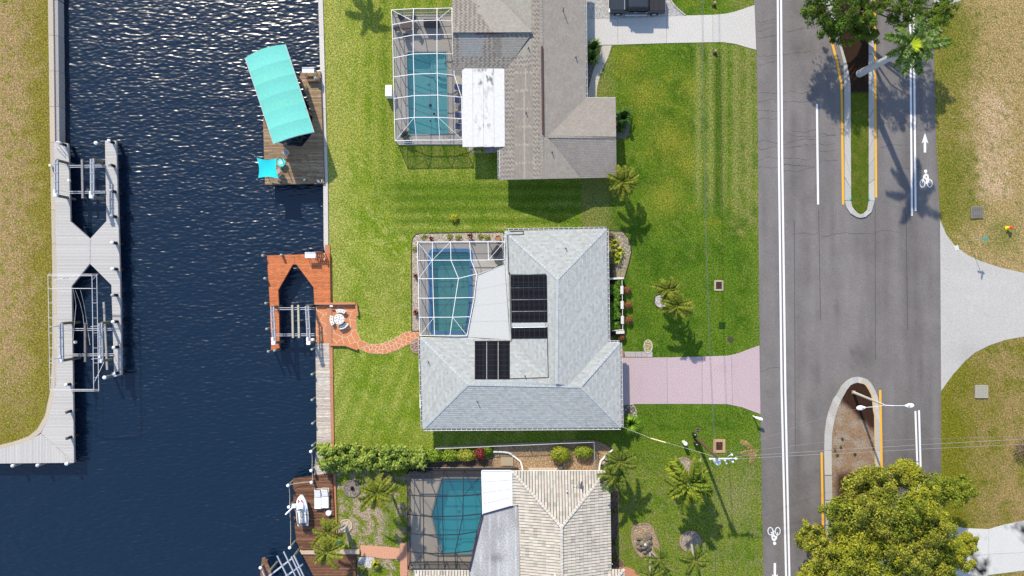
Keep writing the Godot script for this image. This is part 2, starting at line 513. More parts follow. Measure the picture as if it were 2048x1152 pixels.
func build_setting():
	# the lawns: one sheet each side of the canal, cut at the sea walls and the pools
	var xs := steps(-118.0, -53.0, 6.5)
	xs.pop_back()
	xs.append_array(steps(-53.0, 53.0, 0.31))
	xs.pop_back()
	xs.append_array(steps(53.0, 112.0, 6.0))
	var zs := steps(-74.0, -30.5, 5.5)
	zs.pop_back()
	zs.append_array(steps(-30.5, 30.5, 0.31))
	zs.pop_back()
	zs.append_array(steps(30.5, 71.0, 5.0))
	var fx := xs.filter(func(x): return x < -40.0)
	var b := mb()
	grid_sheet(b, poly(WEST), [], fx, zs, 0.0, lawn_color)
	struct("canal_bank_ground", b, M.grass)
	b = mb()
	fx = xs.filter(func(x): return x > -22.0)
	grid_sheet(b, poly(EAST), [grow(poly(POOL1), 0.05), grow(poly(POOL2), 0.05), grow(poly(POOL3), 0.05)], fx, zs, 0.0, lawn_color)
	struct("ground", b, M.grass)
	build_water()
	# sea walls with their caps
	b = mb(C(0.50, 0.44, 0.36))
	var line := [103, -900, 103, 0, 107, 285, 112, 556, 112, 700, 108, 780, 97, 832, 80, 862, 60, 878, 30, 889, 0, 896, -200, 903]
	band(b, line, -6.0, 4.0, -2.4, 0.10, 0.05)
	b.col = C(0.36, 0.35, 0.34)
	band(b, [109, -900, 109, 0, 112, 284], -3.0, 6.0, -2.4, -0.06, 0.12)
	var w: Node3D = obj("sea_wall", b, M.concrete)
	w.set_meta("label", "pale concrete sea wall along the dry grass bank")
	tag(w, "pale concrete sea wall along the dry grass bank west of the canal", "sea wall")
	b = mb(C(0.62, 0.58, 0.55))
	band(b, [641, -900, 641, 0, 645, 144, 651, 367, 652, 490, 655, 507], -4.0, 5.0, -2.4, 0.12, 0.06)
	w = obj("sea_wall", b, M.concrete)
	tag(w, "whitish concrete sea wall beside the bright back lawns", "sea wall")
	b = mb(C(0.52, 0.235, 0.14))
	band(b, [661, 690, 664, 885, 667, 948, 671, 1089, 676, 1152, 690, 2000], -3.0, 4.5, -2.4, 0.14, 0.08)
	w = obj("sea_wall", b, M.concrete)
	tag(w, "salmon painted sea wall cap beside the weathered walkway", "sea wall")
	b = mb(C(0.52, 0.235, 0.14))
	band(b, [657, 490, 658, 507, 661, 610, 661, 692], -7.0, 3.0, -2.4, 0.13, 0.06)
	w = obj("sea_wall", b, M.concrete)
	tag(w, "salmon painted sea wall strip between orange dock and lawn", "sea wall")
	build_road()

func grow(p: PackedVector2Array, d: float) -> PackedVector2Array:
	return Geometry2D.offset_polygon(p, d, Geometry2D.JOIN_MITER)[0]

# a strip along a line of pixels: from d0 to d1 pixels right of it, y0 to y1 high; short blocks with slight breaks
func band(b: MB, a: Array, d0: float, d1: float, y0: float, y1: float, tone: float):
	var base := b.col
	var p := poly(a)
	var l := PackedVector2Array()
	var r := PackedVector2Array()
	for i in p.size():
		var t := (p[mini(i + 1, p.size() - 1)] - p[maxi(i - 1, 0)]).normalized()
		var nrm := Vector2(t.y, -t.x)
		l.append(p[i] + nrm * d0 / 20.0)
		r.append(p[i] + nrm * d1 / 20.0)
	for i in p.size() - 1:
		var k := maxi(1, int(round((p[i + 1] - p[i]).length() / 3.2)))
		for j in k:
			var t0 := float(j) / k
			var t1 := float(j + 1) / k - 0.002
			b.col = vary(base, tone)
			b.prism(PackedVector2Array([l[i].lerp(l[i + 1], t0), l[i].lerp(l[i + 1], t1), r[i].lerp(r[i + 1], t1), r[i].lerp(r[i + 1], t0)]), y0, y1)
	b.col = base

func build_water():
	var wy := -1.15
	var f := FastNoiseLite.new()
	f.seed = 5
	f.frequency = 1.0
	f.fractal_octaves = 1
	var b := mb(C(0.0030, 0.0082, 0.0270))
	var x0 := -55.0
	var x1 := -16.8
	var z0 := -31.0
	var z1 := 31.5
	var dx := 0.11
	var dz := 0.07
	var nx := int((x1 - x0) / dx)
	var nzz := int((z1 - z0) / dz)
	var hs := PackedFloat32Array()
	for j in nzz + 1:
		for i in nx + 1:
			var x := x0 + i * dx
			var z := z0 + j * dz + x * 0.10
			var calm := 0.80 + 0.20 * sstep(24.0, -6.0, z) + 0.25 * f.get_noise_2d(x * 0.05, z * 0.07)
			hs.append(wy + calm * 0.70 * (0.027 * f.get_noise_2d(x * 0.9, z * 2.7) + 0.016 * f.get_noise_2d(x * 1.8 + 40.0, z * 5.4) + 0.03 * f.get_noise_2d(x * 0.25, z * 0.5)))
	var west := poly(WEST)
	var east := poly(EAST)
	var id := PackedInt32Array()
	var at := PackedInt32Array()
	at.resize((nx + 1) * (nzz + 1))
	at.fill(-1)
	var v := PackedVector3Array()
	var n := PackedVector3Array()
	for j in nzz:
		for i in nx:
			var q := Vector2(x0 + (i + 0.5) * dx, z0 + (j + 0.5) * dz)
			if q.x < -42.0 and q.x > -58.0 and Geometry2D.is_point_in_polygon(q + Vector2(0.8, -0.8), west): continue
			if q.x > -18.5 and Geometry2D.is_point_in_polygon(q - Vector2(0.5, 0), east): continue
			var k := j * (nx + 1) + i
			for e in [k, k + 1, k + nx + 2, k, k + nx + 2, k + nx + 1]:
				if at[e] < 0:
					at[e] = v.size()
					var ei: int = e % (nx + 1)
					var ej: int = e / (nx + 1)
					var hx := hs[ej * (nx + 1) + mini(ei + 1, nx)] - hs[ej * (nx + 1) + maxi(ei - 1, 0)]
					var hz := hs[mini(ej + 1, nzz) * (nx + 1) + ei] - hs[maxi(ej - 1, 0) * (nx + 1) + ei]
					v.append(Vector3(x0 + ei * dx, hs[e], z0 + ej * dz))
					n.append(Vector3(-hx / (2.0 * dx), 1.0, -hz / (2.0 * dz)).normalized())
				id.append(at[e])
	# the canal beyond the picture
	for r in [[-118.0, -74.0, -16.5, z0], [-118.0, z0 + nzz * dz, -16.5, 100.0], [-118.0, z0, x0, z0 + nzz * dz]]:
		var s := v.size()
		v.append_array([Vector3(r[0], wy, r[1]), Vector3(r[2], wy, r[1]), Vector3(r[2], wy, r[3]), Vector3(r[0], wy, r[3])])
		for e in 4: n.append(Vector3.UP)
		id.append_array([s, s + 1, s + 2, s, s + 2, s + 3])
	var a := []
	a.resize(Mesh.ARRAY_MAX)
	a[Mesh.ARRAY_VERTEX] = v
	a[Mesh.ARRAY_NORMAL] = n
	a[Mesh.ARRAY_INDEX] = id
	var cl := PackedColorArray()
	cl.resize(v.size())
	cl.fill(b.col)
	a[Mesh.ARRAY_COLOR] = cl
	var m := ArrayMesh.new()
	m.add_surface_from_arrays(Mesh.PRIMITIVE_TRIANGLES, a)
	struct("canal_water", m, M.water)

func stripe(b: MB, x0: float, y0: float, x1: float, y1: float, w: float, y := 0.028):
	var p := P2(x0, y0)
	var q := P2(x1, y1)
	var t := (q - p).normalized()
	var s := Vector2(-t.y, t.x) * w * 0.5
	b.prism(PackedVector2Array([p - s, q - s, q + s, p + s]), y - 0.006, y)
func stripes(b: MB, a: Array, w: float):
	for i in range(0, a.size() - 2, 2): stripe(b, a[i], a[i + 1], a[i + 2], a[i + 3], w, 0.028 + (i / 2 % 2) * 0.001)

# short tufts standing out of the mown grass
func build_tufts():
	var b := mb()
	for i in 5:
		var a := TAU * i / 5.0
		var d := Vector3(cos(a), 0, sin(a))
		var s := Vector3(-d.z, 0, d.x) * 0.16
		b.tri(-s, s, d * 0.75 + Vector3(0, 0.55, 0), Vector3.UP + d * 0.3)
		b.tri(d * 0.2 - s, d * 0.2 + s, d * 0.15 + Vector3(0, 0.85, 0), Vector3.UP - d * 0.3)
	var piece := b.mesh()
	piece.surface_set_material(0, M.leaf)
	for q in [["long grass tufts in the lawns between canal and road", 20000, [648, 0, 778, 0, 786, 300, 996, 310, 998, 364, 1228, 362, 1240, 300, 1236, 200, 1236, 95, 1505, 104, 1514, 690, 1300, 698, 1262, 650, 1268, 470, 1200, 452, 820, 452, 815, 660, 735, 678, 720, 655, 718, 602, 664, 602, 656, 480]],
			["long grass tufts in the lawns around the lower house", 9000, [672, 695, 725, 708, 800, 710, 836, 705, 842, 866, 1238, 866, 1290, 840, 1278, 812, 1460, 814, 1515, 836, 1522, 1150, 1330, 1150, 1240, 1130, 1242, 960, 1235, 890, 1190, 874, 870, 886, 672, 884]],
			["grass tufts on the dry bank west of the canal", 7000, [2, 2, 98, 2, 106, 560, 104, 700, 100, 790, 70, 855, 2, 886]],
			["grass tufts on the dry verge above the side street", 7000, [1876, 22, 1960, 10, 2046, 5, 2046, 535, 1960, 512, 1890, 440]],
			["grass tufts on the dry verge below the side street", 6000, [1890, 790, 1940, 725, 2046, 682, 2046, 1030, 1970, 1048, 1888, 1028]]]:
		var pg := poly(q[2])
		var r := Rect2(pg[0], Vector2.ZERO)
		for e in pg: r = r.expand(e)
		var mm := MultiMesh.new()
		mm.transform_format = MultiMesh.TRANSFORM_3D
		mm.use_colors = true
		mm.mesh = piece.duplicate()
		var at := []
		while at.size() < q[1]:
			var e := Vector2(rf(r.position.x, r.end.x), rf(r.position.y, r.end.y))
			if Geometry2D.is_point_in_polygon(e, pg): at.append(e)
		mm.instance_count = at.size()
		for i in at.size():
			var s := rf(0.05, 0.13)
			mm.set_instance_transform(i, Transform3D(Basis(Vector3.UP, rf(0, TAU)).scaled(Vector3(s, s * rf(0.5, 0.9), s)), Vector3(at[i].x, -0.005, at[i].y)))
			var c := lawn_color(at[i])
			mm.set_instance_color(i, vary(c.lerp(Color(c.g * 0.75, c.g * 0.95, c.b * 0.7), rng.randf() * 0.6) * 0.9, 0.25))
		var o := MultiMeshInstance3D.new()
		o.name = numbered("grass", self)
		o.multimesh = mm
		add_child(o, true)
		stuff(o)
		tag(o, q[0], "grass")

func build_road():
	var b := mb()
	var road := poly([1508, -900, 1508, 0, 1513, 100, 1516, 300, 1518, 600, 1520, 700, 1521, 850, 1524, 1000, 1527, 1152, 1535, 2000, 1890, 2000, 1885, 1152, 1882, 950, 1882, 780, 1880, 440, 1873, 300, 1868, 140, 1868, 0, 1866, -900])
	sheet(b, road, 0.020, 0.5, asphalt_color)
	struct("road", b, M.asphalt)
	b = mb()
	sheet(b, poly([1880, 440, 1893, 470, 1910, 492, 1935, 510, 1960, 522, 2000, 535, 2048, 546, 2200, 565, 3300, 570, 3300, 640, 2200, 655, 2048, 673, 2010, 680, 1980, 690, 1950, 705, 1930, 722, 1905, 750, 1882, 782]), 0.024, 0.8, func(p: Vector2) -> Color:
		var k := 0.42 + 0.02 * nz.get_noise_2d(p.x * 6.0, p.y * 30.0) - 0.02 * exp(-pow((p.x - 43.9) / 0.25, 2.0)) - 0.05 * exp(-((p - Vector2(45.6, 6.6)).length_squared()) / 2.5)
		return Color(k * 1.0, k * 0.975, k * 0.945))
	struct("side_street_road", b, M.asphalt)
	# painted lines
	b = mb(C(0.78, 0.79, 0.82))
	for q in [[1555.0, 1557.5, 1563.0, 1572.0], [1561.5, 1564.0, 1570.5, 1578.7]]:
		stripes(b, [q[0], -60, q[1], 300, q[2], 780, q[3], 1152, q[3] + 2.0, 1230], 0.20)
	for q in [[1819.5, -40, 1823.6, 431.6], [1826.4, -40, 1831, 422], [1830.5, 822, 1837, 1000], [1837.7, 820.5, 1843, 1000]]: stripe(b, q[0], q[1], q[2], q[3], 0.19)
	stripe(b, 1633.6, 208, 1636, 409, 0.20)
	for q in [[1849.6, 277, 305], [1549.5, 1126, 1155]]:   # arrow shafts
		stripe(b, q[0], q[1], q[0], q[2], 0.24)
	b.prism(poly([1849.6, 266, 1856.5, 287, 1849.6, 281, 1843, 287]), 0.022, 0.0275)
	b.prism(poly([1549.5, 1166, 1543, 1148, 1549.5, 1153, 1556, 1148]), 0.022, 0.0275)
	bike(b, 1852, 357, 1.0)
	bike(b, 1548, 1072, -1.0)
	struct("white_road_markings", b, M.paint)
	b = mb(C(0.80, 0.42, 0.02))
	stripes(b, [1645, 10, 1648, 35, 1656, 62.5, 1665, 90, 1672, 117, 1677, 140, 1681.6, 164, 1683.5, 200, 1684, 240, 1686, 409], 0.22)
	stripe(b, 1748.5, -40, 1752, 395, 0.22)
	stripe(b, 1643, 904.5, 1648, 1180, 0.22)
	stripe(b, 1760, 780, 1764.5, 1000, 0.24)
	struct("yellow_road_markings", b, M.paint)
	# sealed cracks across the old asphalt
	b = mb(C(0.052, 0.048, 0.048))
	for q in [[1512, 1557, 42], [1512, 1556, 76], [1513, 1622, 110], [1514, 1560, 128], [1515, 1625, 186], [1515, 1618, 205], [1515, 1575, 222], [1516, 1555, 240], [1517, 1622, 320], [1517, 1628, 335], [1517, 1670, 296], [1517, 1630, 285], [1570, 1672, 272], [1566, 1630, 345], [1640, 1672, 275], [1638, 1670, 302], [1638, 1676, 326], [1760, 1815, 296], [1755, 1812, 250], [1840, 1868, 262], [1585, 1636, 262], [1520, 1560, 740], [1584, 1640, 470], [1790, 1838, 336], [1520, 1552, 52], [1514, 1546, 60], [1570, 1610, 64], [1567, 1600, 330], [1640, 1800, 468]]:
		crack(b, q[0], q[1], q[2])
	for q in [[1588.5, 440, 1590.5, 900], [1812, 430, 1815, 660], [1637, 420, 1641, 640], [1750, 410, 1750.5, 720]]:
		stripe(b, q[0], q[1], q[2], q[3], 0.045, 0.0235)
	struct("road_cracks", b, M.rubber)
	# the two planted islands, each kerb stone its own piece
	island("upper", [1645, -40, 1652, 10, 1656, 22, 1664, 62, 1677, 90, 1686, 125, 1688, 168, 1688.5, 402, 1692, 415, 1700, 427, 1712, 434, 1720, 436, 1730, 434, 1742, 424, 1748, 402, 1747.5, 273, 1747, 109, 1746, 8, 1745, -40],
		[1661, -40, 1664, 10, 1668, 22, 1678, 78, 1693, 129, 1700, 168, 1700.5, 280, 1701, 402, 1703, 413, 1708, 420, 1714, 426, 1719, 428.5, 1726, 427, 1733, 420, 1736.3, 402, 1736.3, 300, 1736.3, 109, 1736, 8, 1735, -40])
	island("lower", [1655, 1260, 1652, 1100, 1647.5, 900, 1648.5, 865, 1652, 840, 1657, 822, 1665, 800, 1672, 790, 1682, 772, 1693, 761, 1704, 755, 1715, 753.5, 1724, 755, 1733, 758, 1741, 766, 1747, 776, 1753, 790, 1755, 797, 1757, 820, 1758.5, 847, 1759, 900, 1760, 940, 1764, 1100, 1768, 1260],
		[1668, 1260, 1665, 1100, 1662, 900, 1663, 870, 1664.5, 858, 1668, 838, 1675, 815, 1681, 800, 1693, 779, 1700, 770, 1707, 766.5, 1714.6, 765, 1721, 766.5, 1727, 768, 1731, 772, 1735, 778, 1741, 790, 1743, 800, 1745, 822, 1747, 830, 1748, 900, 1748.5, 940, 1752, 1100, 1755, 1260])

func crack(b: MB, x0: float, x1: float, y: float):
	var k := int((x1 - x0) / 5.0) + 2
	var q := P2(x0, y)
	for i in range(1, k):
		var t := float(i) / (k - 1)
		var yy := y - 5.0 * t + 9.0 * nz.get_noise_2d(x0 + t * (x1 - x0) * 0.7, y * 13.0)
		var p := P2(lerpf(x0, x1, t), yy)
		var w := 0.020 * (0.5 + absf(nz.get_noise_2d(i * 9.0, y * 7.0)) * 1.2)
		b.prism(PackedVector2Array([q + Vector2(0, -w), p + Vector2(0, -w), p + Vector2(0, w), q + Vector2(0, w)]), 0.0195, 0.0225)
		q = p

# bicycle rider painted on the lane, about 1.2 m wide and 1.8 m long
func bike(b: MB, cx: float, cy: float, s: float):
	var R := func(x: float, y: float) -> Vector2: return P2(cx + x * s, cy + y * s)
	for wx in [-7.4, 7.4]:
		var c: Vector2 = R.call(wx, 10.0)
		for i in 20:
			var t0 := TAU * i / 20
			var t1 := TAU * (i + 1) / 20
			b.prism(PackedVector2Array([c + Vector2(cos(t0) * 0.20, sin(t0) * 0.32), c + Vector2(cos(t1) * 0.20, sin(t1) * 0.32), c + Vector2(cos(t1) * 0.29, sin(t1) * 0.42), c + Vector2(cos(t0) * 0.29, sin(t0) * 0.42)]), 0.022, 0.028)
	var k := 0.0
	for q in [[-5.0, -4.0, 2.0, -9.0, 0.20], [-5.0, -4.0, 2.5, 4.0, 0.14], [2.5, -8.0, 4.5, 2.0, 0.16], [4.5, 2.0, 0.5, 11.0, 0.14], [0.0, -9.0, -5.0, -2.0, 0.22], [-4.0, -2.0, 2.0, 1.0, 0.16], [2.0, 1.0, 0.0, 10.0, 0.14], [-5.0, -2.0, -7.4, 8.0, 0.10], [2.0, 4.0, 6.4, 8.0, 0.10]]:
		k += 0.0004
		var p: Vector2 = R.call(q[0], q[1])
		var e: Vector2 = R.call(q[2], q[3])
		var t := (e - p).normalized()
		var w: Vector2 = Vector2(-t.y, t.x) * q[4] * 0.5
		b.prism(PackedVector2Array([p - w, e - w, e + w, p + w]), 0.022, 0.028 + k)
	b.prism(circle(R.call(-1.0, -14.5), 0.17, 14), 0.022, 0.028)

func island(which: String, outer: Array, inner: Array):
	var up := which == "upper"
	var o := poly(outer)
	var q := poly(inner)
	var b := mb()
	if up:
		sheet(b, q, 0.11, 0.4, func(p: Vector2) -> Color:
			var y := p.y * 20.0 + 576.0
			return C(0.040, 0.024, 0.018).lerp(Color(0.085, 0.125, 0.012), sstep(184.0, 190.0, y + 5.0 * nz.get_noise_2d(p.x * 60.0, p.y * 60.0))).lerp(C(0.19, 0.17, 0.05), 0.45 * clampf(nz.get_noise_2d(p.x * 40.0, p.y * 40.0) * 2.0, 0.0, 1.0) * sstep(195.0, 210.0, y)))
	else:
		sheet(b, q, 0.11, 0.4, func(p: Vector2) -> Color:
			var x := p.x * 20.0 + 1024.0
			var y := p.y * 20.0 + 576.0
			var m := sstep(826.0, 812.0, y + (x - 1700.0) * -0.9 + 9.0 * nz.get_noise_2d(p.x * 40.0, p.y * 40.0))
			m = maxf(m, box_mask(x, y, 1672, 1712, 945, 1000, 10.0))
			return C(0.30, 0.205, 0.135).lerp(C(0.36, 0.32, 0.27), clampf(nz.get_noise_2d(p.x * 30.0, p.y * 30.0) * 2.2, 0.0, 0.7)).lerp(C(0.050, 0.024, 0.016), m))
	struct("island_soil", b, M.soil)
	var root := thing("kerb_island", "long grass island kerb under the oak and royal palm" if up else "rounded island kerb with bare brown soil around street lamp", "kerb", P(1718, 300) if up else P(1705, 900))
	for i in o.size() - 1:
		var k := maxi(1, int(round((o[i + 1] - o[i]).length() / 2.4)))
		for j in k:
			b = mb(vary(C(0.46, 0.45, 0.43), 0.10))
			var t0 := float(j) / k + 0.004
			var t1 := float(j + 1) / k - 0.004
			b.prism(PackedVector2Array([o[i].lerp(o[i + 1], t0), o[i].lerp(o[i + 1], t1), q[i].lerp(q[i + 1], t1), q[i].lerp(q[i + 1], t0)]), 0.0, 0.145 + 0.004 * (i % 2))
			obj("kerb_stone", b, M.concrete, root)
	# the worn yellow paint on the nose of the kerb
	b = mb(C(0.62, 0.40, 0.16))
	var rng_ids := [16, 29] if up else [12, 22]
	for i in range(rng_ids[0], rng_ids[1]):
		if i + 1 >= q.size(): break
		var a0 := q[i].lerp(o[i], 0.05)
		var a1 := q[i + 1].lerp(o[i + 1], 0.05)
		if up and (i < 17 or i > 26): continue
		b.prism(PackedVector2Array([a0, a1, q[i + 1].lerp(o[i + 1], 0.3), q[i].lerp(o[i], 0.3)]), 0.14, 0.153)
	obj("yellow_paint", b, M.paint, root)
	if not up:
		var k := 0
		for g in [[1684, 877], [1681, 893], [1674, 909], [1709, 907], [1669, 899]]:
			bush("weed_tuft", g[0], g[1], 0.11, 0.16, 0.25, 70, [C(0.06, 0.06, 0.03), C(0.09, 0.10, 0.03)], 0.10, 0.05, "small dark weed on the island's bare brown soil, " + ["uppermost", "second from the top", "lowest", "rightmost", "nearest the left kerb"][k], "weed", "weeds on the bare island soil")
			k += 1
# ---- plants
# leaves over an ellipsoid, lumpy, thicker towards the outside
func leaf_ball(b: MB, ctr: Vector3, r: Vector3, count: int, cols: Array, l: float, w: float, up := 0.5, lower := -0.25):
	for i in count:
		var d := Vector3(rng.randfn(), rng.randfn(), rng.randfn()).normalized()
		if d.y < lower: d.y = -d.y
		var lump := 0.80 + 0.30 * nz.get_noise_3d((ctr.x + d.x * r.x) * 16.0, d.y * r.y * 16.0 + ctr.y, (ctr.z + d.z * r.z) * 16.0)
		var p := ctr + d * r * (lump * pow(rng.randf(), 0.22))
		var nr := (d + Vector3.UP * up + Vector3(rng.randfn(), rng.randfn(), rng.randfn()) * 0.35).normalized()
		var t := nr.cross(Vector3(rng.randfn(), rng.randfn(), rng.randfn())).normalized()
		b.col = vary(cols[rng.randi() % cols.size()], 0.22)
		b.leaf(p, t, nr, l * rf(0.7, 1.25), w * rf(0.7, 1.25))
func bush(called: String, px: float, py: float, base: float, r: float, h: float, count: int, cols: Array, l: float, w: float, label: String, category: String, group := "", rz := 0.0) -> MeshInstance3D:
	var b := mb()
	var rr := Vector3(r, h * 0.62, rz if rz > 0.0 else r)
	leaf_ball(b, Vector3(0, h * 0.40, 0), rr, count, cols, l, w)
	b.col = C(0.09, 0.06, 0.035)
	for i in 5:
		var t := TAU * i / 5.0 + px
		b.tube(Vector3(0, -0.05, 0), Vector3(cos(t) * rr.x * 0.6, h * 0.5, sin(t) * rr.z * 0.6), 0.025, 0.01, 5, false)
	var o := obj(called, b, M.leaf)
	o.position = P(px, py, base)
	tag(o, label, category, group)
	return o
# spiky or strap leaved plant: blades arching out of one heart
func rosette(called: String, px: float, py: float, base: float, r: float, h: float, count: int, cols: Array, w: float, label: String, category: String, group := "") -> MeshInstance3D:
	var b := mb()
	for i in count:
		var t := rf(0, TAU)
		var up := rf(0.15, 1.0)
		var d := Vector3(cos(t), 0, sin(t))
		var l := r * rf(0.7, 1.1)
		var s := Vector3(-sin(t), 0, cos(t)) * w * 0.5
		b.col = vary(cols[rng.randi() % cols.size()], 0.22)
		var p0 := d * 0.03 + Vector3(0, 0.05, 0)
		var p1 := d * l * 0.5 + Vector3(0, h * (0.35 + 0.65 * up), 0)
		var p2 := d * l + Vector3(0, h * (0.10 + 0.75 * up * up), 0)
		b.quad(p0 - s * 0.5, p1 - s, p1 + Vector3(0, -0.25 * w, 0), p0, Vector3.UP + d * 0.2 - s.normalized() * 0.4)
		b.quad(p0 + s * 0.5, p1 + s, p1 + Vector3(0, -0.25 * w, 0), p0, Vector3.UP + d * 0.2 + s.normalized() * 0.4)
		b.tri(p1 - s, p2, p1 + Vector3(0, -0.25 * w, 0), Vector3.UP - s.normalized() * 0.4)
		b.tri(p1 + s, p2, p1 + Vector3(0, -0.25 * w, 0), Vector3.UP + s.normalized() * 0.4)
	var o := obj(called, b, M.leaf)
	o.position = P(px, py, base)
	tag(o, label, category, group)
	return o
# one feathered palm leaf along +x, about l long
func frond_mesh(l: float, leafl: float, pairs: int, arch: float, drop: float, vee: float, cols: Array, wid: float, fluff := 0.0) -> ArrayMesh:
	var b := mb(C(0.16, 0.17, 0.05))
	var pts := []
	for i in 9:
		var t := i / 8.0
		pts.append(Vector3(l * (t - 0.12 * t * t), l * (arch * t - drop * t * t), l * 0.05 * sin(t * 2.6)))
	b.taper(pts, 0.030, 0.008, 5)
	for i in pairs:
		var t := lerpf(0.14, 1.0, float(i) / (pairs - 1))
		var k := minf(t * 8.0, 7.999)
		var p: Vector3 = pts[int(k)].lerp(pts[int(k) + 1], k - int(k))
		var d: Vector3 = (pts[int(k) + 1] - pts[int(k)]).normalized()
		var ll := leafl * (0.45 + 0.75 * sin(pow(t, 0.8) * PI * 0.92)) * rf(0.85, 1.1)
		for s in [-1.0, 1.0]:
			var fl := rf(-fluff, fluff)
			var dd := (d * rf(0.45, 0.75) + Vector3(0, vee + fl, s * (1.0 - absf(fl) * 0.4)) + Vector3(0, rf(-0.10, 0.10), 0)).normalized()
			b.col = vary(cols[rng.randi() % cols.size()], 0.2)
			var m := p + dd * ll * 0.55
			var e := p + (dd + Vector3(0, -0.42, 0)).normalized() * ll
			var sd := d * wid * 0.5
			b.quad(p - sd * 0.6, m - sd, m + sd, p + sd * 0.6, Vector3(0, 1, -s * vee))
			b.tri(m - sd, e, m + sd, Vector3(0, 1, s * 0.3))
	return b.mesh()
# palm: trunk from its foot to its crown, and every frond a piece of its own
func palm(called: String, label: String, fx: float, fy: float, cx: float, cy: float, h: float, variants: Array, count: int, r0: float, r1: float, tilt0: float, tilt1: float, sc := 1.0, tcol := Color(0.30, 0.27, 0.23), group := "") -> Node3D:
	var foot := P(fx, fy, 0.0)
	var top := P(cx, cy, h)
	var root := thing(called, label, "palm tree", foot, 0.0, group)
	var b := mb(tcol)
	var d := top - foot
	var pts := []
	for i in 9:
		var t := i / 8.0
		pts.append(Vector3(d.x * (t * 0.75 + t * t * 0.25), d.y * t - (0.1 if i == 0 else 0.0), d.z * (t * 0.75 + t * t * 0.25)))
	b.taper(pts, r0, r1, 10)
	# leaf scars round the trunk
	b.col = tcol * 0.72
	for i in range(1, int(h / 0.35)):
		var t := i * 0.35 / h
		var q := Vector3(d.x * (t * 0.75 + t * t * 0.25), d.y * t, d.z * (t * 0.75 + t * t * 0.25))
		b.tube(q, q + d.normalized() * 0.04, lerpf(r0, r1, t) + 0.006, lerpf(r0, r1, t) + 0.006, 10, false)
	obj("trunk", b, M.bark, root, false)
	b = mb(C(0.20, 0.26, 0.06))
	b.tube(d - d.normalized() * 0.1, d + d.normalized() * h * 0.05 + Vector3(0, 0.25, 0), r1 * 1.05, r1 * 0.5, 8)
	obj("crownshaft", b, M.leaf, root, false)
	var dead := frond_mesh(1.6, 0.26, 18, 0.10, 0.75, -0.2, [C(0.24, 0.16, 0.07), C(0.32, 0.22, 0.10)], 0.06)
	for i in 2:
		var o := obj("frond", dead, M.leaf, root, false)
		o.basis = Basis(Vector3.UP, rf(0, TAU)) * Basis(Vector3(0, 0, 1), -0.75).scaled(Vector3.ONE * sc * 0.8)
		o.position = d + Vector3(0, 0.05, 0)
		o.set_meta("label", "dry brown hanging frond")
	for i in count:
		var o := obj("frond", variants[rng.randi() % variants.size()], M.leaf, root, false)
		var yaw := TAU * (i * 0.618034) + rf(-0.15, 0.15)
		var tilt := lerpf(tilt0, tilt1, float(i) / maxf(1.0, count - 1)) + rf(-0.1, 0.1)
		o.basis = Basis(Vector3.UP, yaw) * Basis(Vector3(0, 0, 1), tilt) * Basis(Vector3(1, 0, 0), rf(-0.35, 0.35)).scaled(Vector3.ONE * sc * rf(0.72, 1.15))
		o.position = d + Vector3(0, 0.22, 0)
	return root
# broadleaf tree: trunk, limbs to every clump, and leaves through the clumps
func tree(called: String, label: String, fx: float, fy: float, lobes: Array, per: int, cols: Array, l: float, w: float, tr: float, sets: Array = [], fill := 0.25) -> Node3D:
	var foot := P(fx, fy, 0.1)
	var root := thing(called, label, "tree", foot)
	var tb := mb(C(0.13, 0.105, 0.085))
	var fork := Vector3(0.2, 2.4, -0.1)
	tb.taper([Vector3(0, -0.15, 0), Vector3(0.05, 0.4, 0), Vector3(0.1, 1.3, 0), fork], tr * 1.25, tr * 0.8, 12)
	var crown := mb()
	for q in lobes:
		var h: float = q[3]
		var c := P(q[0], q[1], h) - foot
		var r: float = q[2] / 20.0 * (1.0 - h / CAM_H)
		var mid := fork.lerp(c, 0.5) + Vector3(rf(-0.4, 0.4), 0.5, rf(-0.4, 0.4))
		tb.taper([fork - Vector3(0, 0.1, 0), fork.lerp(mid, 0.5) + Vector3(0, 0.2, 0), mid, c - Vector3(0, r * 0.3, 0)], tr * 0.45, 0.04, 7)
		var hue: Array = sets[rng.randi() % sets.size()] if sets.size() > 0 else cols
		# several uneven sprays make up one clump
		for j in 20:
			var e := Vector3(rng.randfn(), rng.randfn() * 0.6 + 0.2, rng.randfn()).normalized() * r * rf(0.25, 1.0)
			var s := r * rf(0.18, 0.36)
			if j % 2 == 0: tb.taper([c - Vector3(0, r * 0.25, 0), c + e * 0.5, c + e], 0.045, 0.012, 5)
			leaf_ball(crown, c + e, Vector3(s, s * 0.62, s), int(per / 20.0 * rf(0.6, 1.3)), hue, l, w, 0.7, -0.5)
		leaf_ball(crown, c - Vector3(0, r * 0.2, 0), Vector3(r, r * 0.5, r), int(per * fill), hue, l * 1.2, w * 1.2, 0.7, -0.5)
	obj("trunk", tb, M.bark, root, false)
	stuff(obj("crown", crown, M.leaf, root, false))
	return root
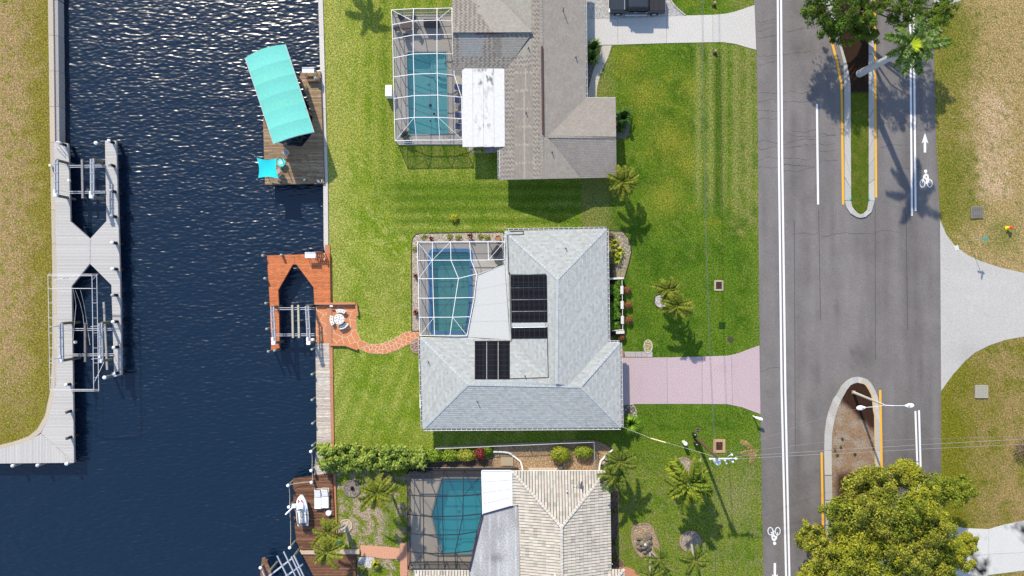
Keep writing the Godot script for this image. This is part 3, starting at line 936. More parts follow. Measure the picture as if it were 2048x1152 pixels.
# ---- roofs: a slope rises from the line a-b at height eh; its corners are read off the picture
func slope(ea: Array, eb: Array, eh: float, pitch: float, pts: Array) -> Dictionary:
	var a := P(ea[0], ea[1], eh)
	var e := P(eb[0], eb[1], eh)
	var u := (e - a).normalized()
	var w := Vector3(-u.z, 0, u.x)
	var mid := Vector3.ZERO
	for i in range(0, pts.size(), 2): mid += P(pts[i], pts[i + 1], eh)
	if (mid / (pts.size() / 2.0) - a).dot(w) < 0.0: w = -w
	var k := sqrt(1.0 + pitch * pitch)
	var pg := PackedVector2Array()
	for i in range(0, pts.size(), 2):
		var h := eh
		var p := Vector3.ZERO
		for it in 8:
			p = P(pts[i], pts[i + 1], h) - a
			h = eh + pitch * p.dot(w)
		pg.append(Vector2(p.dot(u), p.dot(w) * k))
	var v := (w + Vector3.UP * pitch) / k
	return {"a": a, "u": u, "v": v, "n": (Vector3.UP - w * pitch) / k, "pg": pg, "w": w, "eh": eh, "pitch": pitch}
func on_slope(s: Dictionary, px: float, py: float, lift := 0.0) -> Vector3:
	var h: float = s.eh
	var p := Vector3.ZERO
	for it in 8:
		p = P(px, py, h)
		h = s.eh + s.pitch * (p - s.a).dot(s.w)
	p.y = h
	return p + s.n * lift
func slope_base(b: MB, s: Dictionary, lift := -0.012):
	var ix := Geometry2D.triangulate_polygon(s.pg)
	for i in range(0, ix.size(), 3):
		var q := []
		for k in 3: q.append(s.a + s.u * s.pg[ix[i + k]].x + s.v * s.pg[ix[i + k]].y + s.n * lift)
		b.tri(q[0], q[1], q[2], s.n)
# overlapping pieces in rows from the eave up, cut at the hips: shingles, or tiles with a raised side
func shingles(b: MB, s: Dictionary, du: float, dv: float, thick: float, col: Callable, tile := false, stagger := 0.5):
	var pg: PackedVector2Array = s.pg
	var r := Rect2(pg[0], Vector2.ZERO)
	for q in pg: r = r.expand(q)
	var row := 0
	var v := r.position.y
	while v < r.end.y:
		var u := r.position.x - du * (stagger if row % 2 == 1 else 0.0) - (0.0 if tile else rf(0.0, du * 0.3))
		while u < r.end.x:
			var uw := du * (0.78 if tile else 1.0)
			var cell := PackedVector2Array([Vector2(u, v), Vector2(u + uw, v), Vector2(u + uw, v + dv), Vector2(u, v + dv)])
			var parts := []
			var inside := 0
			for q in cell: inside += 1 if Geometry2D.is_point_in_polygon(q, pg) else 0
			if inside == 4: parts = [cell]
			else: parts = Geometry2D.intersect_polygons(cell, pg)
			if parts.size() > 0:
				var mid: Vector3 = s.a + s.u * (u + du * 0.5) + s.v * (v + dv * 0.5)
				var kk := CAM_H / (CAM_H - mid.y)
				b.col = col.call(mid.x * kk * 20.0 + 1024.0, mid.z * kk * 20.0 + 576.0, row, int(round(u / du)))
				for part in parts:
					var ix := Geometry2D.triangulate_polygon(part)
					var up := func(q: Vector2) -> Vector3:
						var l: float = thick * (1.0 - (q.y - v) / dv) + 0.002
						if tile: l += 0.045 * (clampf((q.x - u) / uw, 0.0, 1.0) if s.u.z > 0.3 or s.u.x > 0.3 else 1.0 - clampf((q.x - u) / uw, 0.0, 1.0))
						return s.a + s.u * q.x + s.v * q.y + s.n * l
					for i in range(0, ix.size(), 3): b.tri(up.call(part[ix[i]]), up.call(part[ix[i + 1]]), up.call(part[ix[i + 2]]), s.n)
					for i in part.size():
						var p0: Vector2 = part[i]
						var p1: Vector2 = part[(i + 1) % part.size()]
						var low := absf(p0.y - v) < 1e-3 and absf(p1.y - v) < 1e-3
						var side := tile and absf(p0.x - p1.x) < 1e-4
						if low or side:
							var d0: Vector3 = s.a + s.u * p0.x + s.v * p0.y - s.n * 0.012
							var d1: Vector3 = s.a + s.u * p1.x + s.v * p1.y - s.n * 0.012
							b.quad(d0, d1, up.call(p1), up.call(p0), -s.v if low else s.u * signf(p0.x - u - du * 0.4))
			u += du
		v += dv
		row += 1
func roof_part(root: Node3D, s: Dictionary, du: float, dv: float, thick: float, col: Callable, m: Material, under: Color, tile := false):
	var b := mb(under)
	slope_base(b, s)
	var o := obj("roof_slope", b, m, root)
	b = mb()
	shingles(b, s, du, dv, thick, col, tile, 0.0 if tile else 0.5)
	stuff(obj("roof_tiles" if tile else "shingles", b, m, o))
func ridge(root: Node3D, a: Vector3, e: Vector3, w: float, col: Color, m: Material, n := 0, thick := 0.035):
	var b := mb()
	var k := n if n > 0 else maxi(2, int((e - a).length() / 0.3))
	for i in k:
		b.col = vary(col, 0.07)
		b.bar(a.lerp(e, float(i) / k) + Vector3(0, 0.012 + thick * 0.3 * (i % 2), 0), a.lerp(e, (i + 0.97) / k) + Vector3(0, 0.012 + thick * 0.3 * (i % 2), 0), w, thick, thick * 0.4)
	obj("ridge_cap", b, m, root)
# rain gutter: trough with rolled edge and hanger straps
func gutter(root: Node3D, ax: float, ay: float, bx: float, by: float, h: float, col := Color(0.78, 0.78, 0.80), every := 0.5, w := 0.17):
	var a := P(ax, ay, h)
	var e := P(bx, by, h)
	var d := (e - a).normalized()
	var o := Vector3(d.z, 0, -d.x)
	if o.dot((a + e) * 0.5 - root.position) < 0.0: o = -o
	var b := mb(col)
	b.bar(a + o * w - Vector3(0, 0.06, 0), e + o * w - Vector3(0, 0.06, 0), 0.02, 0.13)
	b.bar(a + o * 0.02 - Vector3(0, 0.09, 0), e + o * 0.02 - Vector3(0, 0.09, 0), 0.02, 0.15)
	b.col = C(0.10, 0.10, 0.11)  # trough floor coloured dark to stand for shade inside the gutter
	b.bar(a + o * w * 0.55 - Vector3(0, 0.135, 0), e + o * w * 0.55 - Vector3(0, 0.135, 0), w * 0.85, 0.015)
	b.col = col
	var k := int((e - a).length() / every)
	for i in k + 1:
		var p := a.lerp(e, (i + 0.5) / (k + 1.0))
		b.bar(p - Vector3(0, 0.004, 0), p + o * w - Vector3(0, 0.004, 0), 0.03, 0.008)
	obj("gutter", b, M.white, root)
func house_walls(root: Node3D, a: Array, h: float, eh: float, inset: float, col: Color):
	var p := poly(a, eh)
	p = Geometry2D.offset_polygon(p, -inset, Geometry2D.JOIN_MITER)[0]
	var b := mb(col)
	b.prism(p, -0.1, h)
	obj("wall", b, M.stucco, root)
	# fascia under the eaves
	b = mb(C(0.72, 0.72, 0.72))
	var q := poly(a, eh)
	for i in q.size():
		var s := q[i]
		var t := q[(i + 1) % q.size()]
		b.bar(Vector3(s.x, eh - 0.12, s.y), Vector3(t.x, eh - 0.12, t.y), 0.03, 0.18)
	b.col = C(0.6, 0.6, 0.6)
	var so := Geometry2D.offset_polygon(q, -0.03)[0]
	b.prism(so, eh - 0.17, eh - 0.15, true)
	obj("eaves", b, M.white, root)
	return p
func window_on(root: Node3D, at: Vector3, face: Vector3, w: float, h: float):
	var bs := Basis(face.cross(Vector3.UP), Vector3.UP, -face) if true else Basis()
	var b := mb(C(0.75, 0.75, 0.75))
	for s in [-1.0, 1.0]:
		b.cbox(at + bs.x * s * w * 0.5, Vector3(0.07, h + 0.07, 0.09), 0.01, bs)
		b.cbox(at + Vector3.UP * s * h * 0.5, Vector3(w - 0.07, 0.07, 0.09), 0.01, bs)
	b.box(at, Vector3(w - 0.07, 0.04, 0.06), bs)
	var o := obj("window", b, M.white, root)
	b = mb(C(0.06, 0.08, 0.10))
	b.box(at, Vector3(w - 0.07, h - 0.07, 0.02), bs)
	obj("pane", b, M.glass_dark, o)

# ---- screened pool enclosures: rows of nodes [x, y, height]
func cage(called: String, label: String, rows: Array, col: Color, posts: Array, diag: Array, bw := 0.085, floor_y := 0.1, skip_posts := []) -> Node3D:
	var first := P(rows[0][0][0], rows[0][0][1], 0.0)
	var root := thing(called, label, "pool screen cage", Vector3(first.x, floor_y, first.z))
	var g := []
	for r in rows:
		var l := []
		for q in r: l.append(P(q[0], q[1], q[2]))
		g.append(l)
	var beam := func(a: Vector3, e: Vector3, w: float):
		var b := mb(col)
		b.bar(a, e, w, w * 1.3, 0.008)
		obj("beam", b, M.white if col.r > 0.3 else M.dark_metal, root)
	for i in g.size():
		for j in g[i].size():
			if j + 1 < g[i].size(): beam.call(g[i][j], g[i][j + 1], bw)
			if i + 1 < g.size() and j < g[i + 1].size(): beam.call(g[i][j], g[i + 1][j], bw * 0.96)
	for d in diag: beam.call(g[d[0]][d[1]] + Vector3(0, 0.003, 0), g[d[2]][d[3]] + Vector3(0, 0.003, 0), bw * 0.62)
	for i in g.size() - 1:
		for j in mini(g[i].size(), g[i + 1].size()) - 1:
			var b := mb(C(0.045, 0.05, 0.06))
			var n := Vector3(0, 0.02, 0)
			b.quad(g[i][j] + n, g[i][j + 1] + n, g[i + 1][j + 1] + n, g[i + 1][j] + n, Vector3.UP)
			obj("screen_panel", b, M.screen, root)
	# walls below the outer nodes
	for line in posts:
		for k in line.size():
			var t: Vector3 = g[line[k][0]][line[k][1]]
			var b := mb(col)
			b.bar(Vector3(t.x, floor_y, t.z), t, bw, bw * 1.2, 0.008)
			obj("post", b, M.white if col.r > 0.3 else M.dark_metal, root)
			if k + 1 < line.size():
				var t2: Vector3 = g[line[k + 1][0]][line[k + 1][1]]
				beam.call(Vector3(t.x, floor_y + 0.05, t.z), Vector3(t2.x, floor_y + 0.05, t2.z), bw * 0.7)
				beam.call(Vector3(t.x, floor_y + 0.95, t.z), Vector3(t2.x, floor_y + 0.95, t2.z), bw * 0.6)
				b = mb(C(0.045, 0.05, 0.06))
				b.quad(Vector3(t.x, floor_y, t.z), Vector3(t2.x, floor_y, t2.z), t2, t, Vector3(t2.z - t.z, 0, t.x - t2.x))
				obj("screen_panel", b, M.screen, root)
	return root

func pool(label: String, pg: PackedVector2Array, deck: PackedVector2Array, deck_c: Color, shell_c: Color, water_c: Color, cope_c: Color, cope_w: float, deck_y: float, deep: float, dname: String):
	var hole := grow(pg, -0.002)
	var b := mb()
	sheet(b, deck, deck_y, 0.6, noisy(deck_c, 0.10, 14.0), [hole], 0.22)
	struct("pool_deck", b, M.concrete)
	var c := Vector2.ZERO
	for q in pg: c += q / pg.size()
	var root := thing("swimming_pool", label, "swimming pool", Vector3(c.x, deck_y, c.y))
	b = mb(shell_c)
	b.walls(pg, deck_y - deep - 0.25, deck_y - 0.001, true)
	sheet(b, pg, deck_y - deep, 0.8, noisy(shell_c, 0.06, 10.0), [], 0.0)
	obj("shell", b, M.plaster, root)
	b = mb(cope_c)
	var outer := grow(pg, cope_w)
	sheet(b, outer, deck_y + 0.03, 0.9, noisy(cope_c, 0.06, 20.0), [hole], 0.03)
	obj("coping", b, M.plaster, root)
	b = mb(water_c)
	sheet(b, grow(pg, -0.004), deck_y - 0.10, 5.0, func(_p): return water_c, [], 0.0)
	obj("water", b, M.pool_water, root)
	b = mb(C(0.03, 0.05, 0.06))
	b.tube(Vector3(c.x, deck_y - deep, c.y), Vector3(c.x, deck_y - deep + 0.03, c.y), 0.16, 0.15, 14)
	obj("drain", b, M.satin, root)
	for k in 2:
		b = mb(shell_c * (1.05 + 0.1 * k))
		var p0 := pg[3 if pg.size() < 8 else 5]
		var inw := (c - p0).normalized()
		for z in Geometry2D.intersect_polygons(circle(p0 + inw * 0.3, 1.5 - k * 0.45, 20), grow(pg, -0.02)): b.prism(z, deck_y - deep, deck_y - 0.75 + k * 0.28)
		obj("step", b, M.plaster, root)
	return root

func build_houses():
	house_middle()
	house_north()
	house_south()

func house_middle():
	var eh := 2.25
	var out := [1010, 463, 1212, 458, 1215.6, 684.5, 1239, 685, 1242, 854.5, 846.6, 857, 841, 675, 933.7, 673, 955, 549, 1009, 529]
	var ctr := P(1060, 690)
	var root := thing("house", "middle house with pale grey-blue hip roof and black solar pool heater panels", "house", ctr)
	house_walls(root, out, eh - 0.16, eh, 0.55, C(0.60, 0.58, 0.52))
	var grey := func(x: float, y: float, row: int, i: int) -> Color:
		var k := 1.0 + 0.05 * nz.get_noise_2d(x * 2.0, y * 2.0)
		var t: float = [0.96, 1.03, 0.99, 1.06, 0.90][(i * 7 + row * 3 + (i * row) % 4) % 5]
		return vary(Color(0.372, 0.390, 0.386), 0.04) * (k * t * (1.025 if row % 2 == 0 else 0.975))  # alternate rows toned lighter and darker in place of thin course shadows
	var pt := 0.29
	var r1 := [1115, 558]
	var r2 := [1113, 768]
	var rw := [935.6, 768.5]
	var re := [1161, 773]
	var vv := [1136, 771]
	var x0 := [1019.6, 679]
	var defs := [
		[[1010, 463], [1212, 458], [1010, 463, 1212, 458, 1115, 558]],
		[[1212, 458], [1215.6, 684.5], [1212, 458, 1215.6, 684.5, 1136, 771, 1113, 768, 1115, 558]],
		[[1215.6, 684.5], [1239, 685], [1215.6, 684.5, 1239, 685, 1161, 773, 1136, 771]],
		[[1239, 685], [1242, 854.5], [1239, 685, 1242, 854.5, 1161, 773]],
		[[1242, 854.5], [846.6, 857], [1242, 854.5, 846.6, 857, 935.6, 768.5, 1113, 768, 1136, 771, 1161, 773]],
		[[846.6, 857], [841, 675], [846.6, 857, 841, 675, 935.6, 768.5]],
		[[841, 675], [1019.6, 679], [841, 675, 1019.6, 679, 1113, 768, 935.6, 768.5]],
		[[1010, 463], [1019.6, 679], [1010, 463, 1115, 558, 1113, 768, 1019.6, 679]]]
	var sl := []
	for d in defs:
		var s := slope(d[0], d[1], eh, pt, d[2])
		sl.append(s)
		roof_part(root, s, 0.30, 0.20, 0.022, grey, M.shingle, C(0.20, 0.22, 0.24))
	var cap := C(0.41, 0.44, 0.45)
	var top := on_slope(sl[1], r1[0], r1[1])
	var mid := on_slope(sl[1], r2[0], r2[1])
	var pw := on_slope(sl[4], rw[0], rw[1])
	var pe := on_slope(sl[4], re[0], re[1])
	for q in [[P(1010, 463, eh), top], [P(1212, 458, eh), top], [top, mid], [P(846.6, 857, eh), pw], [P(841, 675, eh), pw], [pw, pe], [P(1239, 685, eh), pe], [P(1242, 854.5, eh), pe]]:
		ridge(root, q[0], q[1], 0.27, cap, M.shingle)
	# the nearly flat porch roof
	var b := mb(C(0.43, 0.437, 0.43))
	var fl := [[1009.5, 530, 2.21], [955, 549, 2.13], [933.7, 674, 2.13], [1019.5, 679.5, 2.24]]
	var q4 := []
	for q in fl: q4.append(P(q[0], q[1], q[2]))
	b.quad(q4[0], q4[1], q4[2], q4[3], Vector3.UP)
	var f := obj("porch_roof", b, M.composite, root)
	for t in [0.25, 0.5, 0.75]:   # seams between the roll roofing sheets
		b = mb(C(0.36, 0.37, 0.37))
		b.bar(q4[0].lerp(q4[3], t) + Vector3(0, 0.004, 0), q4[1].lerp(q4[2], t) + Vector3(0, 0.004, 0), 0.03, 0.01)
		obj("seam", b, M.composite, f)
	# gutters
	for q in [[1012, 461, 1213, 457.5], [1213, 458, 1216.5, 684], [1217, 684.8, 1239, 684.8], [1240, 685.5, 1243, 854], [1242, 855.5, 847, 858], [845.8, 857, 840.3, 674], [1009.5, 468, 1010, 528]]:
		gutter(root, q[0], q[1], q[2], q[3], eh - 0.02)
	# ridge vents
	for q in [[1110, 602, 1113.5, 737, 1.0], [951, 767, 1076, 765.5, 0.0]]:
		b = mb(C(0.36, 0.395, 0.41))
		var s = sl[7] if q[4] > 0.5 else sl[6]
		b.bar(on_slope(s, q[0], q[1], 0.06), on_slope(s, q[2], q[3], 0.06), 0.34, 0.06, 0.02)
		obj("ridge_vent", b, M.shingle, root)
	for q in [[1131.5, 497, 0], [954.7, 803, 4], [1050, 752, 6], [857, 724, 5]]:
		b = mb(C(0.10, 0.10, 0.11))
		var p := on_slope(sl[q[2]], q[0], q[1])
		b.tube(p - Vector3(0, 0.1, 0), p + Vector3(0, 0.40, 0), 0.045, 0.045, 10)
		b.col = C(0.25, 0.27, 0.28)
		b.tube(p - Vector3(0, 0.02, 0), p + Vector3(0, 0.06, 0), 0.11, 0.06, 10)
		obj("vent_pipe", b, M.rough, root)
	# television aerial near the south east corner
	b = mb(C(0.25, 0.25, 0.26))
	var ap := on_slope(sl[4], 1170, 841)
	b.tube(ap, ap + Vector3(0, 1.1, 0), 0.02, 0.015, 6)
	for i in 5: b.bar(ap + Vector3(-0.35, 1.05, -0.3 + i * 0.15), ap + Vector3(0.35, 1.05, -0.3 + i * 0.15), 0.012, 0.012)
	b.bar(ap + Vector3(0, 1.03, -0.35), ap + Vector3(0, 1.03, 0.35), 0.02, 0.02)
	obj("aerial", b, M.metal, root)
	# black pool heater mats: ribbed, with header pipes
	var pc := C(0.008, 0.009, 0.012)
	var mats := []
	for y in [[551, 575], [576, 598.5], [600, 622], [623.5, 645], [655.5, 677.5]]:
		mats.append([7, lerpf(1022, 1024.6, (y[0] - 551) / 127.0), y[0], lerpf(1093, 1095, (y[0] - 551) / 127.0), y[0] - 1.0, lerpf(1022, 1024.6, (y[1] - 551) / 127.0), y[1], lerpf(1093, 1095, (y[1] - 551) / 127.0), y[1] - 0.6, true])
	for x in [[949.5, 972.5], [974, 995.5], [997, 1019.6]]:
		mats.append([6, x[0], 684.2, x[1], 683.6, x[0], 757.6, x[1], 757.8, false])
	for q in mats:
		var s: Dictionary = sl[q[0]]
		var c00 := on_slope(s, q[1], q[2], 0.045)
		var c10 := on_slope(s, q[3], q[4], 0.045)
		var c01 := on_slope(s, q[5], q[6], 0.045)
		var c11 := on_slope(s, q[7], q[8], 0.045)
		b = mb(pc)
		b.quad(c00, c10, c11, c01, s.n)
		var ribs := 9
		for i in ribs:
			var t := (i + 0.5) / ribs
			b.col = vary(C(0.012, 0.013, 0.017), 0.25)
			if q[9]: b.bar(c00.lerp(c01, t), c10.lerp(c11, t), 0.095, 0.035, 0.012)
			else: b.bar(c00.lerp(c10, t), c01.lerp(c11, t), 0.095, 0.035, 0.012)
		b.col = C(0.03, 0.032, 0.038)
		for i in 7:
			var t := (i + 0.5) / 7.0
			if q[9]: b.bar(c00.lerp(c10, t) + s.n * 0.02, c01.lerp(c11, t) + s.n * 0.02, 0.035, 0.012)
			else: b.bar(c00.lerp(c01, t) + s.n * 0.02, c10.lerp(c11, t) + s.n * 0.02, 0.035, 0.012)
		var o := obj("solar_heating_panel", b, M.rubber, root)
		b = mb(C(0.012, 0.012, 0.015))
		b.tube(c00, c01 if q[9] else c10, 0.04, 0.04, 8)
		obj("header_pipe", b, M.rubber, o)
		b = mb(C(0.012, 0.012, 0.015))
		b.tube(c10 if q[9] else c01, c11, 0.04, 0.04, 8)
		obj("header_pipe", b, M.rubber, o)
	b = mb(C(0.34, 0.36, 0.365))
	b.bar(on_slope(sl[7], 1025, 650.5, 0.07), on_slope(sl[7], 1091, 649.5, 0.07), 0.34, 0.10, 0.03)
	b.col = C(0.7, 0.72, 0.74)
	b.tube(on_slope(sl[7], 1026, 655, 0.10), on_slope(sl[7], 1092, 654, 0.10), 0.04, 0.04, 8)
	obj("pipe_cover", b, M.white, root)
	# supply pipes across the roof
	b = mb(C(0.015, 0.015, 0.018))
	var run := func(ids: Array, a: Array):
		var pts := []
		for i in range(0, a.size(), 2): pts.append(on_slope(sl[ids[i / 2]], a[i], a[i + 1], 0.055))
		b.path(pts, 0.032, 6)
	run.call([7, 7, 7, 7], [1015.5, 470, 1018, 549, 1060, 549.5, 1092, 548])
	run.call([7, 7, 7], [1019.5, 545, 1021.5, 640, 1023.5, 680])
	run.call([6, 6], [949, 682.5, 1023, 682])
	run.call([7, 7], [1095, 678, 1096, 722])
	run.call([6, 6], [1020, 757.5, 1096, 755])
	run.call([7, 6], [1096, 722, 1096.5, 755])
	run.call([0, 0, 0, 0], [1015.5, 470, 1047, 469, 1047, 462.5, 1020, 463])
	obj("supply_pipe", b, M.satin, root)
	# shutters and awnings along the west and south walls
	for q in [[842, 730, 0.12, 1.4], [843.5, 802, 0.12, 1.4], [904, 856, 1.5, 0.12], [1045, 856, 2.7, 0.12]]:
		b = mb(C(0.80, 0.80, 0.82))
		var p := P(q[0], q[1], 1.9)
		b.cbox(p + Vector3(-0.12 if q[2] < 0.5 else 0.0, -0.5, 0.14 if q[2] > 0.5 else 0.0), Vector3(q[2], 1.2, q[3]), 0.02)
		for k in 5: b.cbox(p + Vector3(-0.2 if q[2] < 0.5 else 0.0, -1.0 + k * 0.22, 0.22 if q[2] > 0.5 else 0.0), Vector3(maxf(q[2] - 0.1, 0.03), 0.03, maxf(q[3] - 0.1, 0.03)), 0.005)
		obj("shutter", b, M.white, root)
	for q in [[846, 700, Vector3(-1, 0, 0)], [930, 846, Vector3(0, 0, 1)], [1130, 846, Vector3(0, 0, 1)], [1205, 520, Vector3(1, 0, 0)], [1205, 610, Vector3(1, 0, 0)], [1100, 470, Vector3(0, 0, -1)]]:
		var p := P(q[0], q[1], eh)
		window_on(root, Vector3(p.x, 1.5, p.z) + q[2] * 0.03, q[2], 1.5, 1.1)
	var gd := mb(C(0.62, 0.60, 0.60))
	var gp := P(1231, 770, eh)
	for k in 4: gd.cbox(Vector3(gp.x + 0.02, 0.26 + k * 0.47, gp.z), Vector3(0.06, 0.455, 4.9), 0.02)
	obj("garage_door", gd, M.white, root)
	# cage, deck and pool
	pool("blue edged swimming pool with teal water under the white screen cage", grow(poly(POOL2), -0.36), poly([837.5, 486, 1008, 486, 1008, 526, 958, 549, 942, 671, 841, 671]), C(0.56, 0.53, 0.49), C(0.16, 0.46, 0.44), C(0.02, 0.28, 0.33), C(0.045, 0.23, 0.50), 0.35, 0.10, 1.15, "")
	var h := 2.25
	var rows := [
		[[835, 484, h], [865, 484, h], [901, 483.5, h], [939, 483.2, h], [976, 483, h], [1009, 483, h]],
		[[835.5, 521, h], [864.5, 520.5, h], [902, 520.5, h], [942, 520.3, h], [977, 520, h], [1008.5, 519, h]],
		[[837, 557.6, h], [865.5, 557.2, h], [917, 556.8, h], [953, 548, h]],
		[[837.5, 596.6, h], [866.5, 596.3, h], [911, 595.8, h], [948.5, 595, h]],
		[[838.5, 634.8, h], [868, 634.5, h], [905, 634.3, h], [941, 633.5, h]],
		[[840, 671, h], [869, 671, h], [900, 671, h], [934, 671, h]]]
	cage("pool_cage", "white framed pool screen cage beside the middle grey roofed house", rows, C(0.72, 0.72, 0.75), [[[5, 0], [4, 0], [3, 0], [2, 0], [1, 0], [0, 0]], [[0, 0], [0, 1], [0, 2], [0, 3], [0, 4], [0, 5]]], [[0, 0, 1, 1], [2, 0, 1, 1], [0, 2, 1, 1], [1, 4, 0, 5], [5, 0, 4, 1], [4, 2, 5, 3], [1, 2, 2, 2]], 0.058)
	ladder(947, 545, 0.13, 1.0, "chrome pool ladder on the right edge of the blue edged pool")
	ladder(929, 654, 0.13, 1.0, "dark curved pool rail at the lower corner of the blue edged pool")
	umbrella_folded()

func ladder(px: float, py: float, y: float, dir: float, label: String):
	var root := thing("pool_ladder", label, "pool ladder", P(px, py, y))
	for s in [-0.28, 0.28]:
		var b := mb(C(0.5, 0.5, 0.5))
		var pts := []
		for i in 9:
			var t := PI * i / 8.0
			pts.append(Vector3(dir * 0.32 * cos(t), 0.55 * sin(t) + (-0.5 if i == 8 else 0.0), s))
		b.path(pts, 0.022, 7)
		obj("rail", b, M.metal, root, false)
	for i in 2:
		var b := mb(C(0.6, 0.6, 0.6))
		b.cbox(Vector3(-dir * 0.32, -0.18 - i * 0.2, 0), Vector3(0.09, 0.03, 0.56), 0.01)
		obj("step", b, M.metal, root, false)
func umbrella_folded():
	# a long grey covered barbecue in the corner of the cage
	var p := P(993, 502, 0.5)
	var root := thing("covered_grill", "dark grey covered barbecue in the upper right corner of the cage", "grill", Vector3(p.x, 0.1, p.z), -0.6)
	var b := mb(C(0.055, 0.05, 0.055))
	b.cbox(Vector3(0, 0.45, 0), Vector3(0.70, 0.9, 1.15), 0.08, Basis.IDENTITY, 0.86, 0.9)
	b.cbox(Vector3(0, 0.96, 0), Vector3(0.5, 0.22, 0.8), 0.08, Basis.IDENTITY, 0.7, 0.9)
	obj("cover", b, M.fabric, root, false)
	b = mb(C(0.03, 0.03, 0.03))
	for s in [-1.0, 1.0]:
		for t in [-1.0, 1.0]: b.tube(Vector3(0.25 * s - 0.04, 0.06, 0.45 * t), Vector3(0.25 * s + 0.04, 0.06, 0.45 * t), 0.06, 0.06, 10)
	obj("wheels", b, M.rubber, root, false)

func house_north():
	var eh := 2.25
	var pt := 0.29
	var out := [1169, -60, 1172, 195.5, 1231, 195, 1233, 354, 1000, 359, 999, 293, 1000, 151, 907, 150, 904, -20, 1000, -20, 1000, -60]
	var root := thing("house", "upper house with weathered brown-grey shingle roof and a white flat patio roof", "house", P(1100, 180))
	house_walls(root, out, eh - 0.16, eh, 0.55, C(0.60, 0.56, 0.48))
	var brown := func(x: float, y: float, row: int, i: int) -> Color:
		var base := Color(0.255, 0.232, 0.208)
		var n := nz.get_noise_2d(x * 1.5, y * 1.5)
		base = base * (1.0 + 0.07 * n)
		if x < 1062.0 and y < 134.0:
			# bare and freshly patched areas west of the ridge
			if y < 68.0:
				if x < 945.0 + (y - 0.0) * 0.62 + 8.0 * nz.get_noise_2d(x * 3.0, y * 3.0): base = dots(base, row, i)
				else: base = Color(0.30, 0.285, 0.255)
			else:
				if y > 112.0 or x < 922.0 or (x > 966.0 and x < 990.0 and y > 72.0): base = dots(base, row, i)
				elif x > 980.0 and x < 1003.0: base = base * 0.86
				elif x < 1003.0 + n * 6.0: base = Color(0.26, 0.265, 0.262)
				elif y < 74.0: base = dots(base, row, i)
				else: base = Color(0.275, 0.265, 0.24)
		elif x > 1000.0 and x < 1084.0:
			if x > 1066.0 and x < 1079.0 or (x < 1027.0 and y > 120.0): base = dots(base, row, i)
			elif y > 130.0:
				base = base * (0.92 + 0.04 * nz.get_noise_2d(x * 6.0, y * 6.0))
				if fmod(y, 36.0) < 2.6 or absf(x - 1050.0) < 1.6: base = Color(0.31, 0.285, 0.25)
		elif x > 1084.0: base = base * 1.08
		return vary(base, 0.075)
	var defs := [
		[[1169, -60], [1172, 195.5], [1169, -60, 1172, 195.5, 1096, 272.5, 1084, 272.5, 1082, -60]],
		[[1172, 195.5], [1231, 195], [1172, 195.5, 1231, 195, 1232, 273.5, 1096, 272.5]],
		[[1233, 354], [1161, 356], [1232, 273.5, 1233, 354, 1161, 356, 1096, 272.5]],
		[[1172, 357], [1172, 272], [1161, 356, 1084.5, 357.5, 1084, 272.5, 1096, 272.5]],
		[[1000, 359], [999, 151], [1000, 359, 1084.5, 357.5, 1084, 272.5, 1082, -60, 1000, -60, 1000, -2, 1065, 64.5, 1017, 133, 1000, 151]],
		[[907, 150.5], [1000, 151], [907, 150.5, 1000, 151, 1017, 133, 1065, 64.5, 905, 65]],
		[[904, -20], [982, -20], [904, -20, 982, -20, 1000, -2, 1065, 64.5, 905, 65]]]
	var sl := []
	for d in defs:
		var s := slope(d[0], d[1], eh, pt, d[2])
		sl.append(s)
		roof_part(root, s, 0.22, 0.16, 0.02, brown, M.shingle, C(0.16, 0.145, 0.13))
	var cap := C(0.27, 0.25, 0.225)
	ridge(root, on_slope(sl[0], 1082, -60), on_slope(sl[0], 1084, 272.5), 0.30, cap, M.shingle)
	ridge(root, on_slope(sl[0], 1084, 272.5), on_slope(sl[4], 1084.5, 357.5), 0.30, cap, M.shingle)
	ridge(root, on_slope(sl[2], 1096, 273), on_slope(sl[2], 1232, 274), 0.30, cap, M.shingle)
	ridge(root, on_slope(sl[5], 905, 65), on_slope(sl[5], 1065, 64.5), 0.30, cap, M.shingle)
	# gable triangles under the ends of the ridges
	var b := mb(C(0.60, 0.56, 0.48))
	for g in [[P(1231, 195, eh), P(1233, 354, eh), on_slope(sl[2], 1232, 273.5), Vector3(1, 0, 0)], [P(1000, 359, eh), P(1172, 357, eh), on_slope(sl[4], 1084.5, 357.5), Vector3(0, 0, 1)], [P(904, -20, eh), P(907, 150, eh), on_slope(sl[5], 905, 65), Vector3(-1, 0, 0)]]:
		b.tri(g[0] - g[3] * 0.05, g[1] - g[3] * 0.05, g[2] - g[3] * 0.05 - Vector3(0, 0.05, 0), g[3])
	obj("gable", b, M.stucco, root)
	# long red-brown ridge vents
	for q in [[1084, 93, 1086, 269, 0], [951, 67.5, 1011, 65.5, 5]]:
		b = mb(C(0.095, 0.055, 0.055))
		var up := Vector3(0, 0.12, 0)
		b.bar(on_slope(sl[q[4]], q[0], q[1]) + up, on_slope(sl[q[4]], q[2], q[3]) + up, 0.20, 0.10, 0.03)
		b.col = C(0.14, 0.085, 0.08)
		b.bar(on_slope(sl[q[4]], q[0], q[1]) + up * 1.5, on_slope(sl[q[4]], q[2], q[3]) + up * 1.5, 0.06, 0.05, 0.015)
		obj("ridge_vent", b, M.rough, root)
